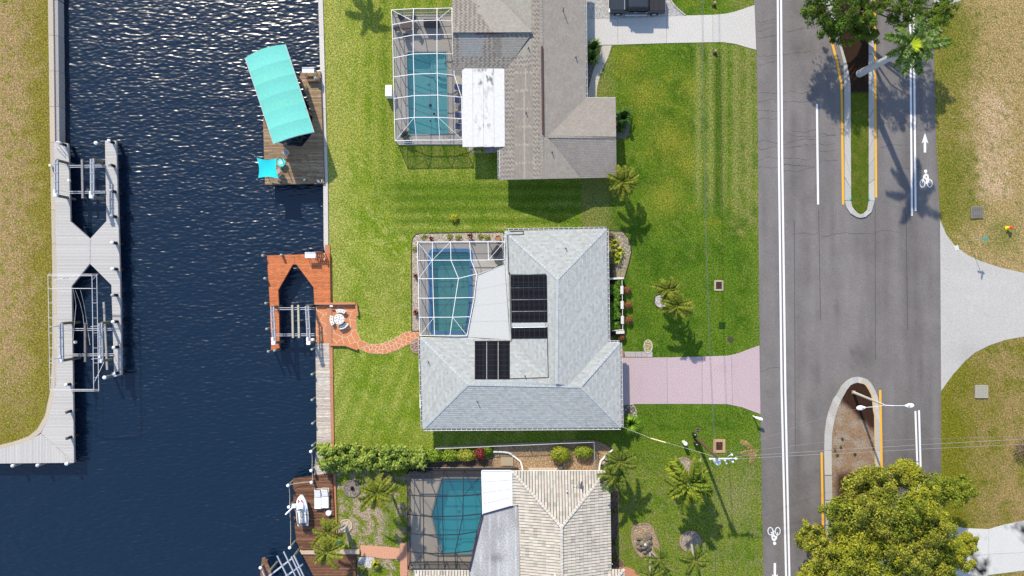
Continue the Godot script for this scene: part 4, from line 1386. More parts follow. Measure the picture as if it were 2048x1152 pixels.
	for q in [[1151.5, 115, 0], [1052, 226, 4], [1104, 305, 3], [1057, 97, 4], [1025, 49, 4], [1126, 22, 0]]:
		b = mb(C(0.11, 0.10, 0.10))
		var p := on_slope(sl[q[2]], q[0], q[1])
		b.tube(p - Vector3(0, 0.1, 0), p + Vector3(0, 0.42 if q[1] > 40 else 0.9, 0), 0.045, 0.045, 10)
		b.col = C(0.3, 0.29, 0.28)
		b.tube(p - Vector3(0, 0.02, 0), p + Vector3(0, 0.06, 0), 0.11, 0.06, 10)
		obj("vent_pipe", b, M.rough, root)
	gutter(root, 1169.5, -60, 1172, 195, eh - 0.02, C(0.66, 0.68, 0.64), 0.8, 0.14)
	gutter(root, 1172.5, 194.5, 1231, 194, eh - 0.02, C(0.66, 0.68, 0.64), 0.8, 0.14)
	gutter(root, 999, 358, 998.5, 294, eh - 0.02, C(0.72, 0.72, 0.72), 0.8, 0.14)
	# white patio roof: broad metal pans, scuffed where leaves lay
	var wr := [[924, 141], [931, 135.5], [1007, 133.5], [1010.6, 292.5], [925.5, 294]]
	for i in 4:
		var x0 := lerpf(924.0, 1009.0, i / 4.0)
		var x1 := lerpf(924.0, 1009.0, (i + 1) / 4.0) - 0.3
		var pg := poly([x0, 141 if i == 0 else 134.8, x1, 134, x1 + 1, 293, x0 + 1, 294] if i > 0 else [x0, 141, 931, 135.5, x1, 134.8, x1 + 1, 293.4, x0 + 1, 294], 2.45)
		b = mb()
		sheet(b, pg, 2.45, 0.12, func(p: Vector2) -> Color:
			var n := nz.get_noise_2d(p.x * 90.0, p.y * 38.0)
			var y := p.y * 20.8 + 576.0
			var m := 0.0
			if i == 1 or i == 2: m = clampf(n * 4.0 - 0.2, 0.0, 1.0) * clampf(0.35 + 1.5 * nz.get_noise_2d(p.x * 20.0, p.y * 12.0), 0.0, 0.8) * (1.3 if y > 240.0 or y < 165.0 else 0.45)
			return Color(0.52, 0.52, 0.52).lerp(C(0.12, 0.12, 0.12), m * 0.95), [], 0.07)
		obj("patio_roof_panel", b, M.white, root)
	for q in [[1150, 349, Vector3(0, 0, 1)], [1060, 349, Vector3(0, 0, 1)], [1222, 270, Vector3(1, 0, 0)], [1162, 130, Vector3(1, 0, 0)]]:
		var p := P(q[0], q[1], eh)
		window_on(root, Vector3(p.x, 1.5, p.z) + q[2] * 0.03, q[2], 1.5, 1.1)
	pool("plain rectangular pool with dark floating balls behind the upper house", poly(POOL1), poly([788, 30, 905, 30, 908, 149, 925, 152, 925, 290, 795, 290]), C(0.60, 0.56, 0.51), C(0.26, 0.60, 0.62), C(0.03, 0.38, 0.46), C(0.34, 0.42, 0.44), 0.12, 0.10, 1.15, "")
	var a := 2.1
	var m := 2.9
	var rows := [
		[[783, 20, a], [827, 17.5, a], [874, 17, a], [904, 16, a]],
		[[784.5, 49.5, a], [826, 42, m], [874, 40.5, m], [904, 42, 2.35]],
		[[785.5, 78, a], [826.5, 70, m], [874, 69.3, m], [905, 68.6, 2.35]],
		[[786.3, 116, a], [826.5, 108, m], [874, 107, m], [906, 108, 2.35]],
		[[787, 154, a], [827.6, 148.5, m], [874.5, 146.8, m], [908.5, 150.7, 2.35]],
		[[788, 197, a], [828.6, 191.3, m], [875.5, 190.3, m], [923, 194.5, 2.35]],
		[[789, 239, a], [828.6, 234.8, m], [876.5, 234.8, m], [924, 237.5, 2.35]],
		[[790.3, 282, a], [833, 280.3, a], [880, 280.3, a], [925, 279.7, a]]]
	cage("pool_cage", "white framed pool screen cage behind the upper brown roofed house", rows, C(0.72, 0.72, 0.75), [[[7, 0], [6, 0], [5, 0], [4, 0], [3, 0], [2, 0], [1, 0], [0, 0]], [[0, 0], [0, 1], [0, 2], [0, 3]], [[7, 3], [7, 2], [7, 1], [7, 0]]], [[0, 0, 1, 1], [1, 2, 0, 3], [7, 0, 6, 1], [6, 2, 7, 3]], 0.058)
	ladder(895, 118, 0.13, 1.0, "chrome pool ladder at the shaded corner of the plain rectangular pool")
	ladder(893, 268, 0.13, 1.0, "chrome pool rail at the lower right of the plain rectangular pool")
	for q in [[860.6, 211, 0.17, "largest and uppermost of three dark balls floating in the pool"], [868.3, 227.8, 0.12, "middle of three dark balls floating in the pool"], [860.8, 242, 0.08, "smallest dark ball floating in the pool"]]:
		b = mb(C(0.012, 0.015, 0.03))
		b.ball(Vector3(0, 0.04, 0), Vector3.ONE * q[2], 14)
		b.col = C(0.05, 0.05, 0.06)
		b.tube(Vector3(0, q[2] - 0.01, 0), Vector3(0, q[2] + 0.07, 0), 0.03, 0.02, 8)
		var o := obj("floating_ball", b, M.satin)
		o.position = P(q[0], q[1], 0.0)
		tag(o, q[3], "pool float", "balls floating in the pool")
	cage_furniture()
	# white equipment slab by the cage
	b = mb(C(0.80, 0.80, 0.80))
	b.cbox(Vector3(0, 0.55, 0), Vector3(0.66, 1.1, 1.1), 0.04)
	b.col = C(0.62, 0.62, 0.62)
	for i in 5: b.cbox(Vector3(0, 1.103, -0.4 + i * 0.2), Vector3(0.5, 0.012, 0.05), 0.003)
	var e := obj("equipment_cabinet", b, M.white)
	e.position = P(780.5, 186.5)
	tag(e, "white equipment cabinet against the screen cage of the upper house", "cabinet")

func dots(c: Color, row: int, i: int) -> Color:
	return c * ((0.70 if rng.randf() < 0.8 else 0.95) if (i + row) % 2 == 0 else 1.10) * (1.0 if row % 2 == 0 else 1.05)

func cage_furniture():
	# dining table with six chairs
	var p := P(813, 52, 0.6)
	var t := thing("dining_table", "brown round dining table inside the upper white cage", "table", Vector3(p.x, 0.1, p.z))
	var b := mb(C(0.10, 0.065, 0.05))
	b.tube(Vector3(0, 0.70, 0), Vector3(0, 0.74, 0), 0.62, 0.62, 24)
	obj("tabletop", b, M.satin, t, false)
	b = mb(C(0.05, 0.045, 0.04))
	b.tube(Vector3.ZERO, Vector3(0, 0.70, 0), 0.07, 0.06, 10)
	b.tube(Vector3.ZERO, Vector3(0, 0.04, 0), 0.32, 0.28, 16)
	obj("pedestal", b, M.satin, t, false)
	var first: Node3D = null
	for k in 5:
		var a := TAU * k / 5.0 + 0.4
		var at := Vector3(p.x + cos(a) * 0.95, 0.1, p.z + sin(a) * 0.95)
		var lb: String = "dark patio chair at the brown dining table, " + ["lower right of the table", "below the table", "left of the table", "upper left of the table", "upper right of the table"][k]
		if first == null: first = chair("patio_chair", lb, at, -a + PI / 2, C(0.035, 0.035, 0.04), "dark chairs around the dining table")
		else: copy(first, "patio_chair", lb, at, -a + PI / 2)
	# covered grill
	p = P(863, 47, 0.6)
	var g := thing("covered_grill", "long black covered grill inside the upper white cage", "grill", Vector3(p.x, 0.1, p.z))
	b = mb(C(0.022, 0.022, 0.028))
	b.cbox(Vector3(0, 0.5, 0), Vector3(1.55, 1.0, 0.66), 0.07, Basis.IDENTITY, 0.96, 0.9)
	b.cbox(Vector3(0, 1.06, 0), Vector3(0.9, 0.2, 0.55), 0.07, Basis.IDENTITY, 0.85, 0.7)
	obj("cover", b, M.fabric, g, false)
	b = mb(C(0.03, 0.03, 0.03))
	for s in [-0.6, 0.6]: b.tube(Vector3(s, 0.05, -0.28), Vector3(s, 0.05, 0.28), 0.055, 0.055, 10)
	obj("wheels", b, M.rubber, g, false)
	var names4 := ["uppermost", "second from the top", "third from the top", "lowest"]
	var l0: Node3D = null
	var i := 0
	for y in [175.0, 201.0, 231.0, 253.5]:
		p = P(916.5 + i * 0.6, y, 0.4)
		var lb: String = "blue sling lounger by the white patio roof, " + names4[i] + " of four"
		if l0 == null: l0 = lounger("sun_lounger", lb, Vector3(p.x + 0.25, 0.1, p.z), -PI / 2, C(0.05, 0.09, 0.24), C(0.75, 0.75, 0.77), "blue loungers along the pool", 0.62, 1.35)
		else: copy(l0, "sun_lounger", lb, Vector3(p.x + 0.25, 0.1, p.z), -PI / 2)
		i += 1
	rosette("potted_plant", 811.5, 271, 0.5, 0.62, 0.7, 26, [C(0.035, 0.07, 0.04), C(0.05, 0.10, 0.05)], 0.20, "broad leaved potted plant in the lower left corner of the upper cage", "potted plant")
	var pot := mb(C(0.20, 0.12, 0.09))
	pot.lathe(Vector3.ZERO, [Vector2(0.16, 0), Vector2(0.24, 0.42), Vector2(0.20, 0.42), Vector2(0.18, 0.36), Vector2(0.0, 0.36)], 16)
	var o := obj("flower_pot", pot, M.rough)
	o.position = P(811.5, 271, 0.1)
	tag(o, "clay pot holding the broad leaved plant in the upper cage", "flower pot")

func chair(called: String, label: String, at: Vector3, turn: float, col: Color, group := "") -> Node3D:
	var t := thing(called, label, "chair", at, turn, group)
	var b := mb(col)
	b.cbox(Vector3(0, 0.42, 0), Vector3(0.50, 0.05, 0.48), 0.015)
	obj("seat", b, M.satin, t, false)
	b = mb(col)
	b.cbox(Vector3(0, 0.70, 0.25), Vector3(0.50, 0.52, 0.05), 0.015, Basis(Vector3.RIGHT, 0.2))
	obj("backrest", b, M.satin, t, false)
	for s in [-1.0, 1.0]:
		for z in [-0.2, 0.2]:
			b = mb(col * 0.8)
			b.tube(Vector3(s * 0.22, 0, z * 1.1), Vector3(s * 0.22, 0.42, z), 0.018, 0.018, 6)
			obj("leg", b, M.satin, t, false)
		b = mb(col)
		b.cbox(Vector3(s * 0.26, 0.62, 0.02), Vector3(0.05, 0.035, 0.46), 0.012)
		b.tube(Vector3(s * 0.26, 0.42, -0.18), Vector3(s * 0.26, 0.62, -0.18), 0.016, 0.016, 6)
		obj("armrest", b, M.satin, t, false)
	return t
# reclined lounger with its head at +z
func lounger(called: String, label: String, at: Vector3, turn: float, col: Color, fr: Color, group := "", w := 0.7, l := 1.95) -> Node3D:
	var t := thing(called, label, "sun lounger", at, turn, group)
	var b := mb(fr)
	for s in [-1.0, 1.0]: b.cbox(Vector3(s * w * 0.5, 0.32, 0), Vector3(0.05, 0.05, l), 0.012)
	for z in [-0.49, 0.49]: b.cbox(Vector3(0, 0.32, l * z), Vector3(w, 0.05, 0.05), 0.012)
	obj("frame", b, M.white, t, false)
	for s in [-1.0, 1.0]:
		for z in [-0.4, 0.3]:
			b = mb(fr)
			b.tube(Vector3(s * w * 0.5, 0, l * z), Vector3(s * w * 0.5, 0.30, l * z), 0.022, 0.022, 7)
			obj("leg", b, M.white, t, false)
	b = mb(col)
	for i in 3: b.cbox(Vector3(0, 0.37, l * (-0.40 + i * 0.19)), Vector3(w - 0.05, 0.07, l * 0.185), 0.025)
	obj("seat_cushion", b, M.fabric, t, false)
	b = mb(col)
	for i in 2: b.cbox(Vector3(0, 0.42 + i * 0.11 + 0.05, l * (0.185 + i * 0.18)), Vector3(w - 0.05, 0.07, l * 0.19), 0.025, Basis(Vector3.RIGHT, -0.32))
	obj("backrest_cushion", b, M.fabric, t, false)
	return t

func house_south():
	var eh := 2.3
	var pt := 0.31
	var root := thing("house", "lower house with cream grey concrete tile roof and grey flat porch roof", "house", P(1110, 1050))
	house_walls(root, [1024, 942, 1211, 941.5, 1220, 969, 1222.5, 1137, 1224, 1300, 828, 1300, 828, 1141, 939, 1141, 966, 1030, 1024, 1012], eh - 0.16, eh, 0.55, C(0.62, 0.54, 0.44))
	var tilec := func(x: float, y: float, row: int, i: int) -> Color:
		var k := 1.0 + 0.07 * nz.get_noise_2d(x * 1.8, y * 1.8)
		if (i * 13 + row * 29 + (i * i) % 7) % 11 == 0: k *= 0.80
		return vary(Color(0.405, 0.378, 0.335), 0.12) * k
	var defs := [
		[[1024, 942], [1213, 941.5], [1024, 942, 1213, 941.5, 1123, 1054]],
		[[1219, 969], [1222.5, 1137], [1213, 941.5, 1220, 969, 1222.5, 1137, 1224, 1300, 1126, 1300, 1123, 1054]],
		[[1024.5, 942], [1028, 1300], [1024, 942, 1123, 1054, 1126, 1300, 1043, 1300, 1039, 1060, 1037, 1009.5, 1024.5, 1012]],
		[[828, 1141], [939, 1141], [828, 1141, 939, 1141, 939, 1200, 880, 1200]]]
	var sl := []
	for d in defs:
		var s := slope(d[0], d[1], eh, pt, d[2])
		sl.append(s)
		roof_part(root, s, 0.285, 0.42, 0.030, tilec, M.tile, C(0.075, 0.07, 0.07), true)
	var apex := on_slope(sl[0], 1123, 1054)
	for q in [[P(1024.3, 942, eh), apex], [P(1213, 941.5, eh), apex], [apex, on_slope(sl[1], 1126, 1298)]]:
		ridge(root, q[0] + Vector3(0, 0.03, 0), q[1] + Vector3(0, 0.03, 0), 0.28, C(0.46, 0.435, 0.39), M.tile, 0, 0.09)
	for q in [[1212, 1137.5, 1249, 1138], [1212, 1137.5, 1205, 1210], [1249, 1138, 1256, 1210]]: pass
	var es := slope([1212, 1138], [1249, 1138], eh - 0.1, pt, [1212, 1138, 1249, 1138, 1231, 1160, 1224, 1160])
	roof_part(root, es, 0.285, 0.42, 0.030, tilec, M.tile, C(0.075, 0.07, 0.07), true)
	var es2 := slope([1249, 1138], [1250, 1300], eh - 0.1, pt, [1249, 1138, 1250, 1300, 1232, 1300, 1231, 1160])
	roof_part(root, es2, 0.285, 0.42, 0.030, tilec, M.tile, C(0.075, 0.07, 0.07), true)
	ridge(root, P(1249, 1138, eh - 0.1) + Vector3(0, 0.03, 0), on_slope(es, 1231, 1160) + Vector3(0, 0.03, 0), 0.26, C(0.46, 0.435, 0.39), M.tile, 0, 0.09)
	ridge(root, P(1212, 1138, eh - 0.1) + Vector3(0, 0.03, 0), on_slope(es, 1224, 1160) + Vector3(0, 0.03, 0), 0.26, C(0.46, 0.435, 0.39), M.tile, 0, 0.09)
	# white pan roof over the lanai
	var b := mb(C(0.60, 0.60, 0.605))
	for i in 4:
		var t0 := i / 4.0
		var t1 := (i + 1) / 4.0 - 0.006
		var l := P(963.7, 942, 2.42)
		var l2 := P(965.8, 1028.5, 2.34)
		var r := P(1022.8, 942, 2.42)
		var r2 := P(1023, 1012.5, 2.34)
		b = mb(vary(C(0.60, 0.60, 0.605), 0.02))
		b.quad(l.lerp(l2, t0), r.lerp(r2, t0), r.lerp(r2, t1), l.lerp(l2, t1), Vector3.UP)
		b.bar(l.lerp(l2, t1), r.lerp(r2, t1), 0.05, 0.05)
		obj("patio_roof_panel", b, M.white, root)
	b = mb(C(0.82, 0.82, 0.84))
	b.bar(P(963.7, 941, 2.40), P(1022.8, 941, 2.40), 0.06, 0.14)
	b.bar(P(963.2, 942, 2.40), P(965.3, 1028.5, 2.32), 0.06, 0.14)
	b.bar(P(1023.5, 942, 2.44), P(1023.8, 1012, 2.35), 0.10, 0.10)
	obj("roof_edge", b, M.white, root)
	b = mb(C(0.03, 0.025, 0.06))
	b.bar(P(965.8, 1029, 2.35), P(1026, 1012, 2.39), 0.14, 0.12)
	b.bar(P(966, 1030, 2.35), P(939.5, 1142, 2.35), 0.14, 0.12)
	obj("cage_gutter", b, M.dark_metal, root)
	# grey felt porch roof with pale worn seams
	b = mb()
	sheet(b, poly([967, 1030, 1030, 1012, 1038, 1009.5, 1039, 1062, 1041, 1300, 905, 1300, 940, 1142], 2.35), 2.35, 0.12, func(p: Vector2) -> Color:
		var x := p.x * 20.75 + 1024.0
		var y := p.y * 20.75 + 576.0
		var sx := fmod(x - 966.0 + 170.0, 17.5)
		var wear := exp(-pow((sx - 8.0) / 1.4, 2.0)) * clampf(0.5 + 1.6 * nz.get_noise_2d(p.x * 30.0, p.y * 14.0), 0.0, 1.0)
		var n := nz.get_noise_2d(p.x * 12.0, p.y * 7.0)
		var c := C(0.40, 0.405, 0.41) * (1.0 + 0.30 * n)
		c = c.lerp(C(0.20, 0.20, 0.205), 0.8 * exp(-Vector2((x - 990.0) / 16.0, (y - 1120.0) / 10.0).length_squared()))
		return c.lerp(C(0.62, 0.63, 0.65), wear * 0.8), [], 0.06)
	obj("porch_roof", b, M.felt, root)
	# vents and the dish by the north hip
	for q in [[1133, 981, 0, 0.30], [1109.5, 1148, 2, 0.35]]:
		b = mb(C(0.72, 0.72, 0.72))
		var p := on_slope(sl[q[2]], q[0], q[1])
		b.tube(p - Vector3(0, 0.1, 0), p + Vector3(0, q[3], 0), 0.06, 0.06, 10)
		b.tube(p + Vector3(0, q[3], 0), p + Vector3(0, q[3] + 0.05, 0), 0.10, 0.08, 10)
		obj("vent_pipe", b, M.white, root)
	var dish := thing("satellite_dish", "old satellite dish on a tripod on the tiled north hip", "satellite dish", on_slope(sl[0], 1157, 967))
	b = mb(C(0.45, 0.40, 0.35))
	var db := Basis(Vector3(0, 0, 1), -1.15) * Basis(Vector3(0, 1, 0), 0.3)
	b.lathe(Vector3(0.12, 0.62, 0), [Vector2(0.0, 0.0), Vector2(0.15, 0.02), Vector2(0.28, 0.07), Vector2(0.38, 0.13)], 20, db)
	obj("reflector", b, M.rough, dish, false)
	b = mb(C(0.35, 0.33, 0.31))
	for q in [[-0.3, 0.25], [0.35, 0.3], [-0.1, -0.4]]: b.tube(Vector3(q[0], -0.1, q[1]), Vector3(0, 0.6, 0), 0.018, 0.018, 6)
	b.tube(Vector3(0, 0.55, 0), Vector3(-0.62, 0.50, -0.1), 0.016, 0.016, 6)
	b.cbox(Vector3(-0.64, 0.50, -0.1), Vector3(0.10, 0.07, 0.07), 0.01)
	obj("tripod", b, M.metal, dish, false)
	for q in [[1212, 1040, Vector3(1, 0, 0)], [1110, 950, Vector3(0, 0, -1)]]:
		var p := P(q[0], q[1], eh)
		window_on(root, Vector3(p.x, 1.5, p.z) + q[2] * 0.03, q[2], 1.5, 1.1)
	b = mb(C(0.75, 0.75, 0.76))
	b.tube(P(1225, 1128, 0.1), P(1224, 1128, 2.1), 0.05, 0.05, 8)
	obj("downpipe", b, M.white, root)
	# pool, deck and the black cage
	pool("angular kite shaped pool with bright teal water under the black cage", poly(POOL3), poly([822, 957, 963, 957, 966, 1028, 942, 1136, 822, 1136]), C(0.52, 0.47, 0.40), C(0.06, 0.52, 0.62), C(0.0, 0.36, 0.47), C(0.30, 0.27, 0.24), 0.14, 0.10, 1.35, "")
	var a := 2.25
	var m := 2.6
	var rows := [
		[[813.7, 949.2, a], [846, 949.2, a], [886, 949, a], [927, 949, a], [963, 949, a]],
		[[814.7, 989.7, a], [846.4, 992.3, m], [885.2, 992.8, m], [926.5, 991.8, m], [962.5, 987.5, a]],
		[[814.7, 1028.5, a], [847.2, 1032.3, m], [885.2, 1033, m], [925.7, 1031.8, m], [964, 1027.3, a]],
		[[814.7, 1065.8, a], [847.2, 1069.8, m], [886.4, 1069.8, m], [918.1, 1069, m], [955, 1062.7, a]],
		[[815.5, 1102.8, a], [847.2, 1106.3, m], [886, 1107, m], [909.8, 1105.8, m], [948.5, 1100.8, a]],
		[[815.5, 1139, a], [849, 1138, a], [889.5, 1138, a], [911.8, 1138, a], [939.6, 1138.6, a]]]
	cage("pool_cage", "black framed pool screen cage over the angular teal pool", rows, C(0.012, 0.012, 0.018), [[[5, 0], [4, 0], [3, 0], [2, 0], [1, 0], [0, 0]], [[0, 0], [0, 1], [0, 2], [0, 3], [0, 4]], [[5, 4], [5, 3], [5, 2], [5, 1], [5, 0]]], [[0, 0, 1, 1], [1, 3, 0, 4], [5, 0, 4, 1], [4, 3, 5, 4]], 0.075)
	ladder(876, 1095, 0.13, -1.0, "black looped pool rail beside the lower left edge of the angular pool")
# ---- docks
# planks across a deck outline (px), run "x" (planks lie east-west) or "z"; real boards with gaps, joined because each is under 3 pixels wide
func planks(called: String, root: Node3D, pg: PackedVector2Array, y: float, w: float, gap: float, cols: Array, along_x: bool, m: Material, tone := 0.10, thick := 0.035, split := 4.2, holes := []):
	var r := Rect2(pg[0], Vector2.ZERO)
	for q in pg: r = r.expand(q)
	var b := mb()
	var t := (r.position.y if along_x else r.position.x)
	var end := (r.end.y if along_x else r.end.x)
	var row := 0
	while t < end:
		var strip := PackedVector2Array([Vector2(r.position.x - 1, t), Vector2(r.end.x + 1, t), Vector2(r.end.x + 1, t + w - gap), Vector2(r.position.x - 1, t + w - gap)]) if along_x else PackedVector2Array([Vector2(t, r.position.y - 1), Vector2(t + w - gap, r.position.y - 1), Vector2(t + w - gap, r.end.y + 1), Vector2(t, r.end.y + 1)])
		var parts: Array = Geometry2D.intersect_polygons(strip, pg)
		for hole in holes:
			var nx := []
			for q in parts: nx.append_array(Geometry2D.clip_polygons(q, hole))
			parts = nx
		for q in parts:
			if q.size() < 3: continue
			# boards butt end to end at staggered joints
			var lo := 1e9
			var hi := -1e9
			for e in q:
				lo = minf(lo, e.x if along_x else e.y)
				hi = maxf(hi, e.x if along_x else e.y)
			var s := lo - rf(0.0, split) if hi - lo > split else lo - 1.0
			while s < hi:
				var e := s + split if hi - lo > split else hi + 1.0
				var cut := PackedVector2Array([Vector2(s, t - 1), Vector2(e - 0.008, t - 1), Vector2(e - 0.008, t + w + 1), Vector2(s, t + w + 1)]) if along_x else PackedVector2Array([Vector2(t - 1, s), Vector2(t + w + 1, s), Vector2(t + w + 1, e - 0.008), Vector2(t - 1, e - 0.008)])
				b.col = vary(cols[rng.randi() % cols.size()], tone)
				for z in Geometry2D.intersect_polygons(q, cut): b.prism(z, y - thick, y + rf(-0.003, 0.003))
				s = e
		t += w
		row += 1
	stuff(obj(called, b, m, root))
func edge_boards(root: Node3D, pg: PackedVector2Array, y: float, col: Color, m: Material, d := 0.22, called := "rim_board"):
	for i in pg.size():
		var a := pg[i]
		var e := pg[(i + 1) % pg.size()]
		if (e - a).length() < 0.3: continue
		var b := mb(vary(col, 0.06))
		b.bar(Vector3(a.x, y - d * 0.5 - 0.005, a.y), Vector3(e.x, y - d * 0.5 - 0.005, e.y), 0.045, d)
		obj(called, b, m, root)
# a piling: foot in the canal, cap on top; the photograph shows both ends
func piling(label: String, fx: float, fy: float, h: float, r: float, col: Color, capc: Color, group: String, cone := true):
	var p := P(fx, fy, -1.15)
	p.y = 0.0
	var root := thing("piling", label, "piling", Vector3(p.x, -1.15, p.z), 0.0, group)
	var b := mb(col)
	b.tube(Vector3(0, -1.2, 0), Vector3(0, 1.15 + h, 0), r * 1.04, r, 12, false)
	b.col = col * 0.55
	b.tube(Vector3(0, -0.6, 0), Vector3(0, 0.35, 0), r * 1.07, r * 1.06, 12, false)
	obj("post", b, M.timber, root, false)
	b = mb(capc)
	if cone: b.lathe(Vector3(0, 1.15 + h, 0), [Vector2(r * 1.15, -0.10), Vector2(r * 1.15, 0.0), Vector2(r * 0.6, 0.10), Vector2(0.0, 0.14)], 14)
	else: b.ball(Vector3(0, 1.15 + h + r * 0.7, 0), Vector3.ONE * r * 1.35, 14)
	obj("cap", b, M.white if capc.r > 0.3 else M.satin, root, false)
# four post boat lift: two top beams, two cradle beams, bunks, motors and cables
func boat_lift(called: String, label: String, l: Array, r: Array, top: float, cradle_y: Array, cx: Array, ch: float, bunks: Array, post_out := 0.0, white_box := 0.0):
	var alu := C(0.50, 0.52, 0.56)
	var p0 := P((l[0] + r[0]) * 0.5, (l[1] + l[3]) * 0.5, 0.0)
	var root := thing(called, label, "boat lift", Vector3(p0.x, -1.15, p0.z))
	for q in [l, r]:
		var a := P(q[0], q[1], top)
		var e := P(q[2], q[3], top)
		var s := (e - a).normalized().cross(Vector3.UP)
		for k in [-0.13, 0.13]:
			var b := mb(alu)
			b.bar(a + s * k, e + s * k, 0.09, 0.24, 0.015)
			obj("top_beam", b, M.metal, root)
		var b := mb(C(0.30, 0.31, 0.33))
		b.tube(a + Vector3(0, 0.10, 0), e + Vector3(0, 0.10, 0), 0.035, 0.035, 8)
		for k in 4: b.cbox(a.lerp(e, 0.12 + k * 0.25) + Vector3(0, 0.10, 0), Vector3(0.40, 0.10, 0.12), 0.015)
		obj("drive_shaft", b, M.metal, root)
		b = mb(C(0.62, 0.64, 0.68) if white_box == 0.0 else C(0.8, 0.8, 0.82))
		b.cbox(e + Vector3(0, 0.20, 0), Vector3(0.36, 0.30, 0.34), 0.04)
		b.tube(e + Vector3(-0.1, 0.2, -0.2), e + Vector3(-0.1, 0.2, -0.55), 0.12, 0.12, 10)
		obj("motor", b, M.white, root)
		for w in [a, e]:
			b = mb(C(0.17, 0.165, 0.14))
			b.tube(Vector3(w.x, -2.3, w.z), Vector3(w.x, top - 0.14, w.z), 0.15, 0.14, 10)
			obj("post", b, M.timber, root)
	for y in cradle_y:
		var a := P(cx[0], y, ch)
		var e := P(cx[1], y - 0.6, ch)
		var b := mb(C(0.60, 0.61, 0.64))
		for dz in [-0.09, 0.09]: b.bar(a + Vector3(0, 0, dz), e + Vector3(0, 0, dz), 0.05, 0.28, 0.01)
		obj("cradle_beam", b, M.metal, root)
		b = mb(C(0.15, 0.15, 0.16))
		for w in [[a, P(l[0], l[1], top)], [e, P(r[0], r[1], top)]]:
			b.tube(w[0] + Vector3(0, 0.1, 0), Vector3(w[0].x, top - 0.1, w[0].z), 0.012, 0.012, 5)
		obj("cable", b, M.metal, root)
	for q in bunks:
		var b := mb(q[4])
		b.bar(P(q[0], q[1], ch + 0.25), P(q[2], q[3], ch + 0.25), 0.20, 0.14, 0.02)
		obj("bunk_board", b, M.timber, root)

func build_docks():
	dock_west()
	dock_canopy()
	dock_orange()
	dock_brown()

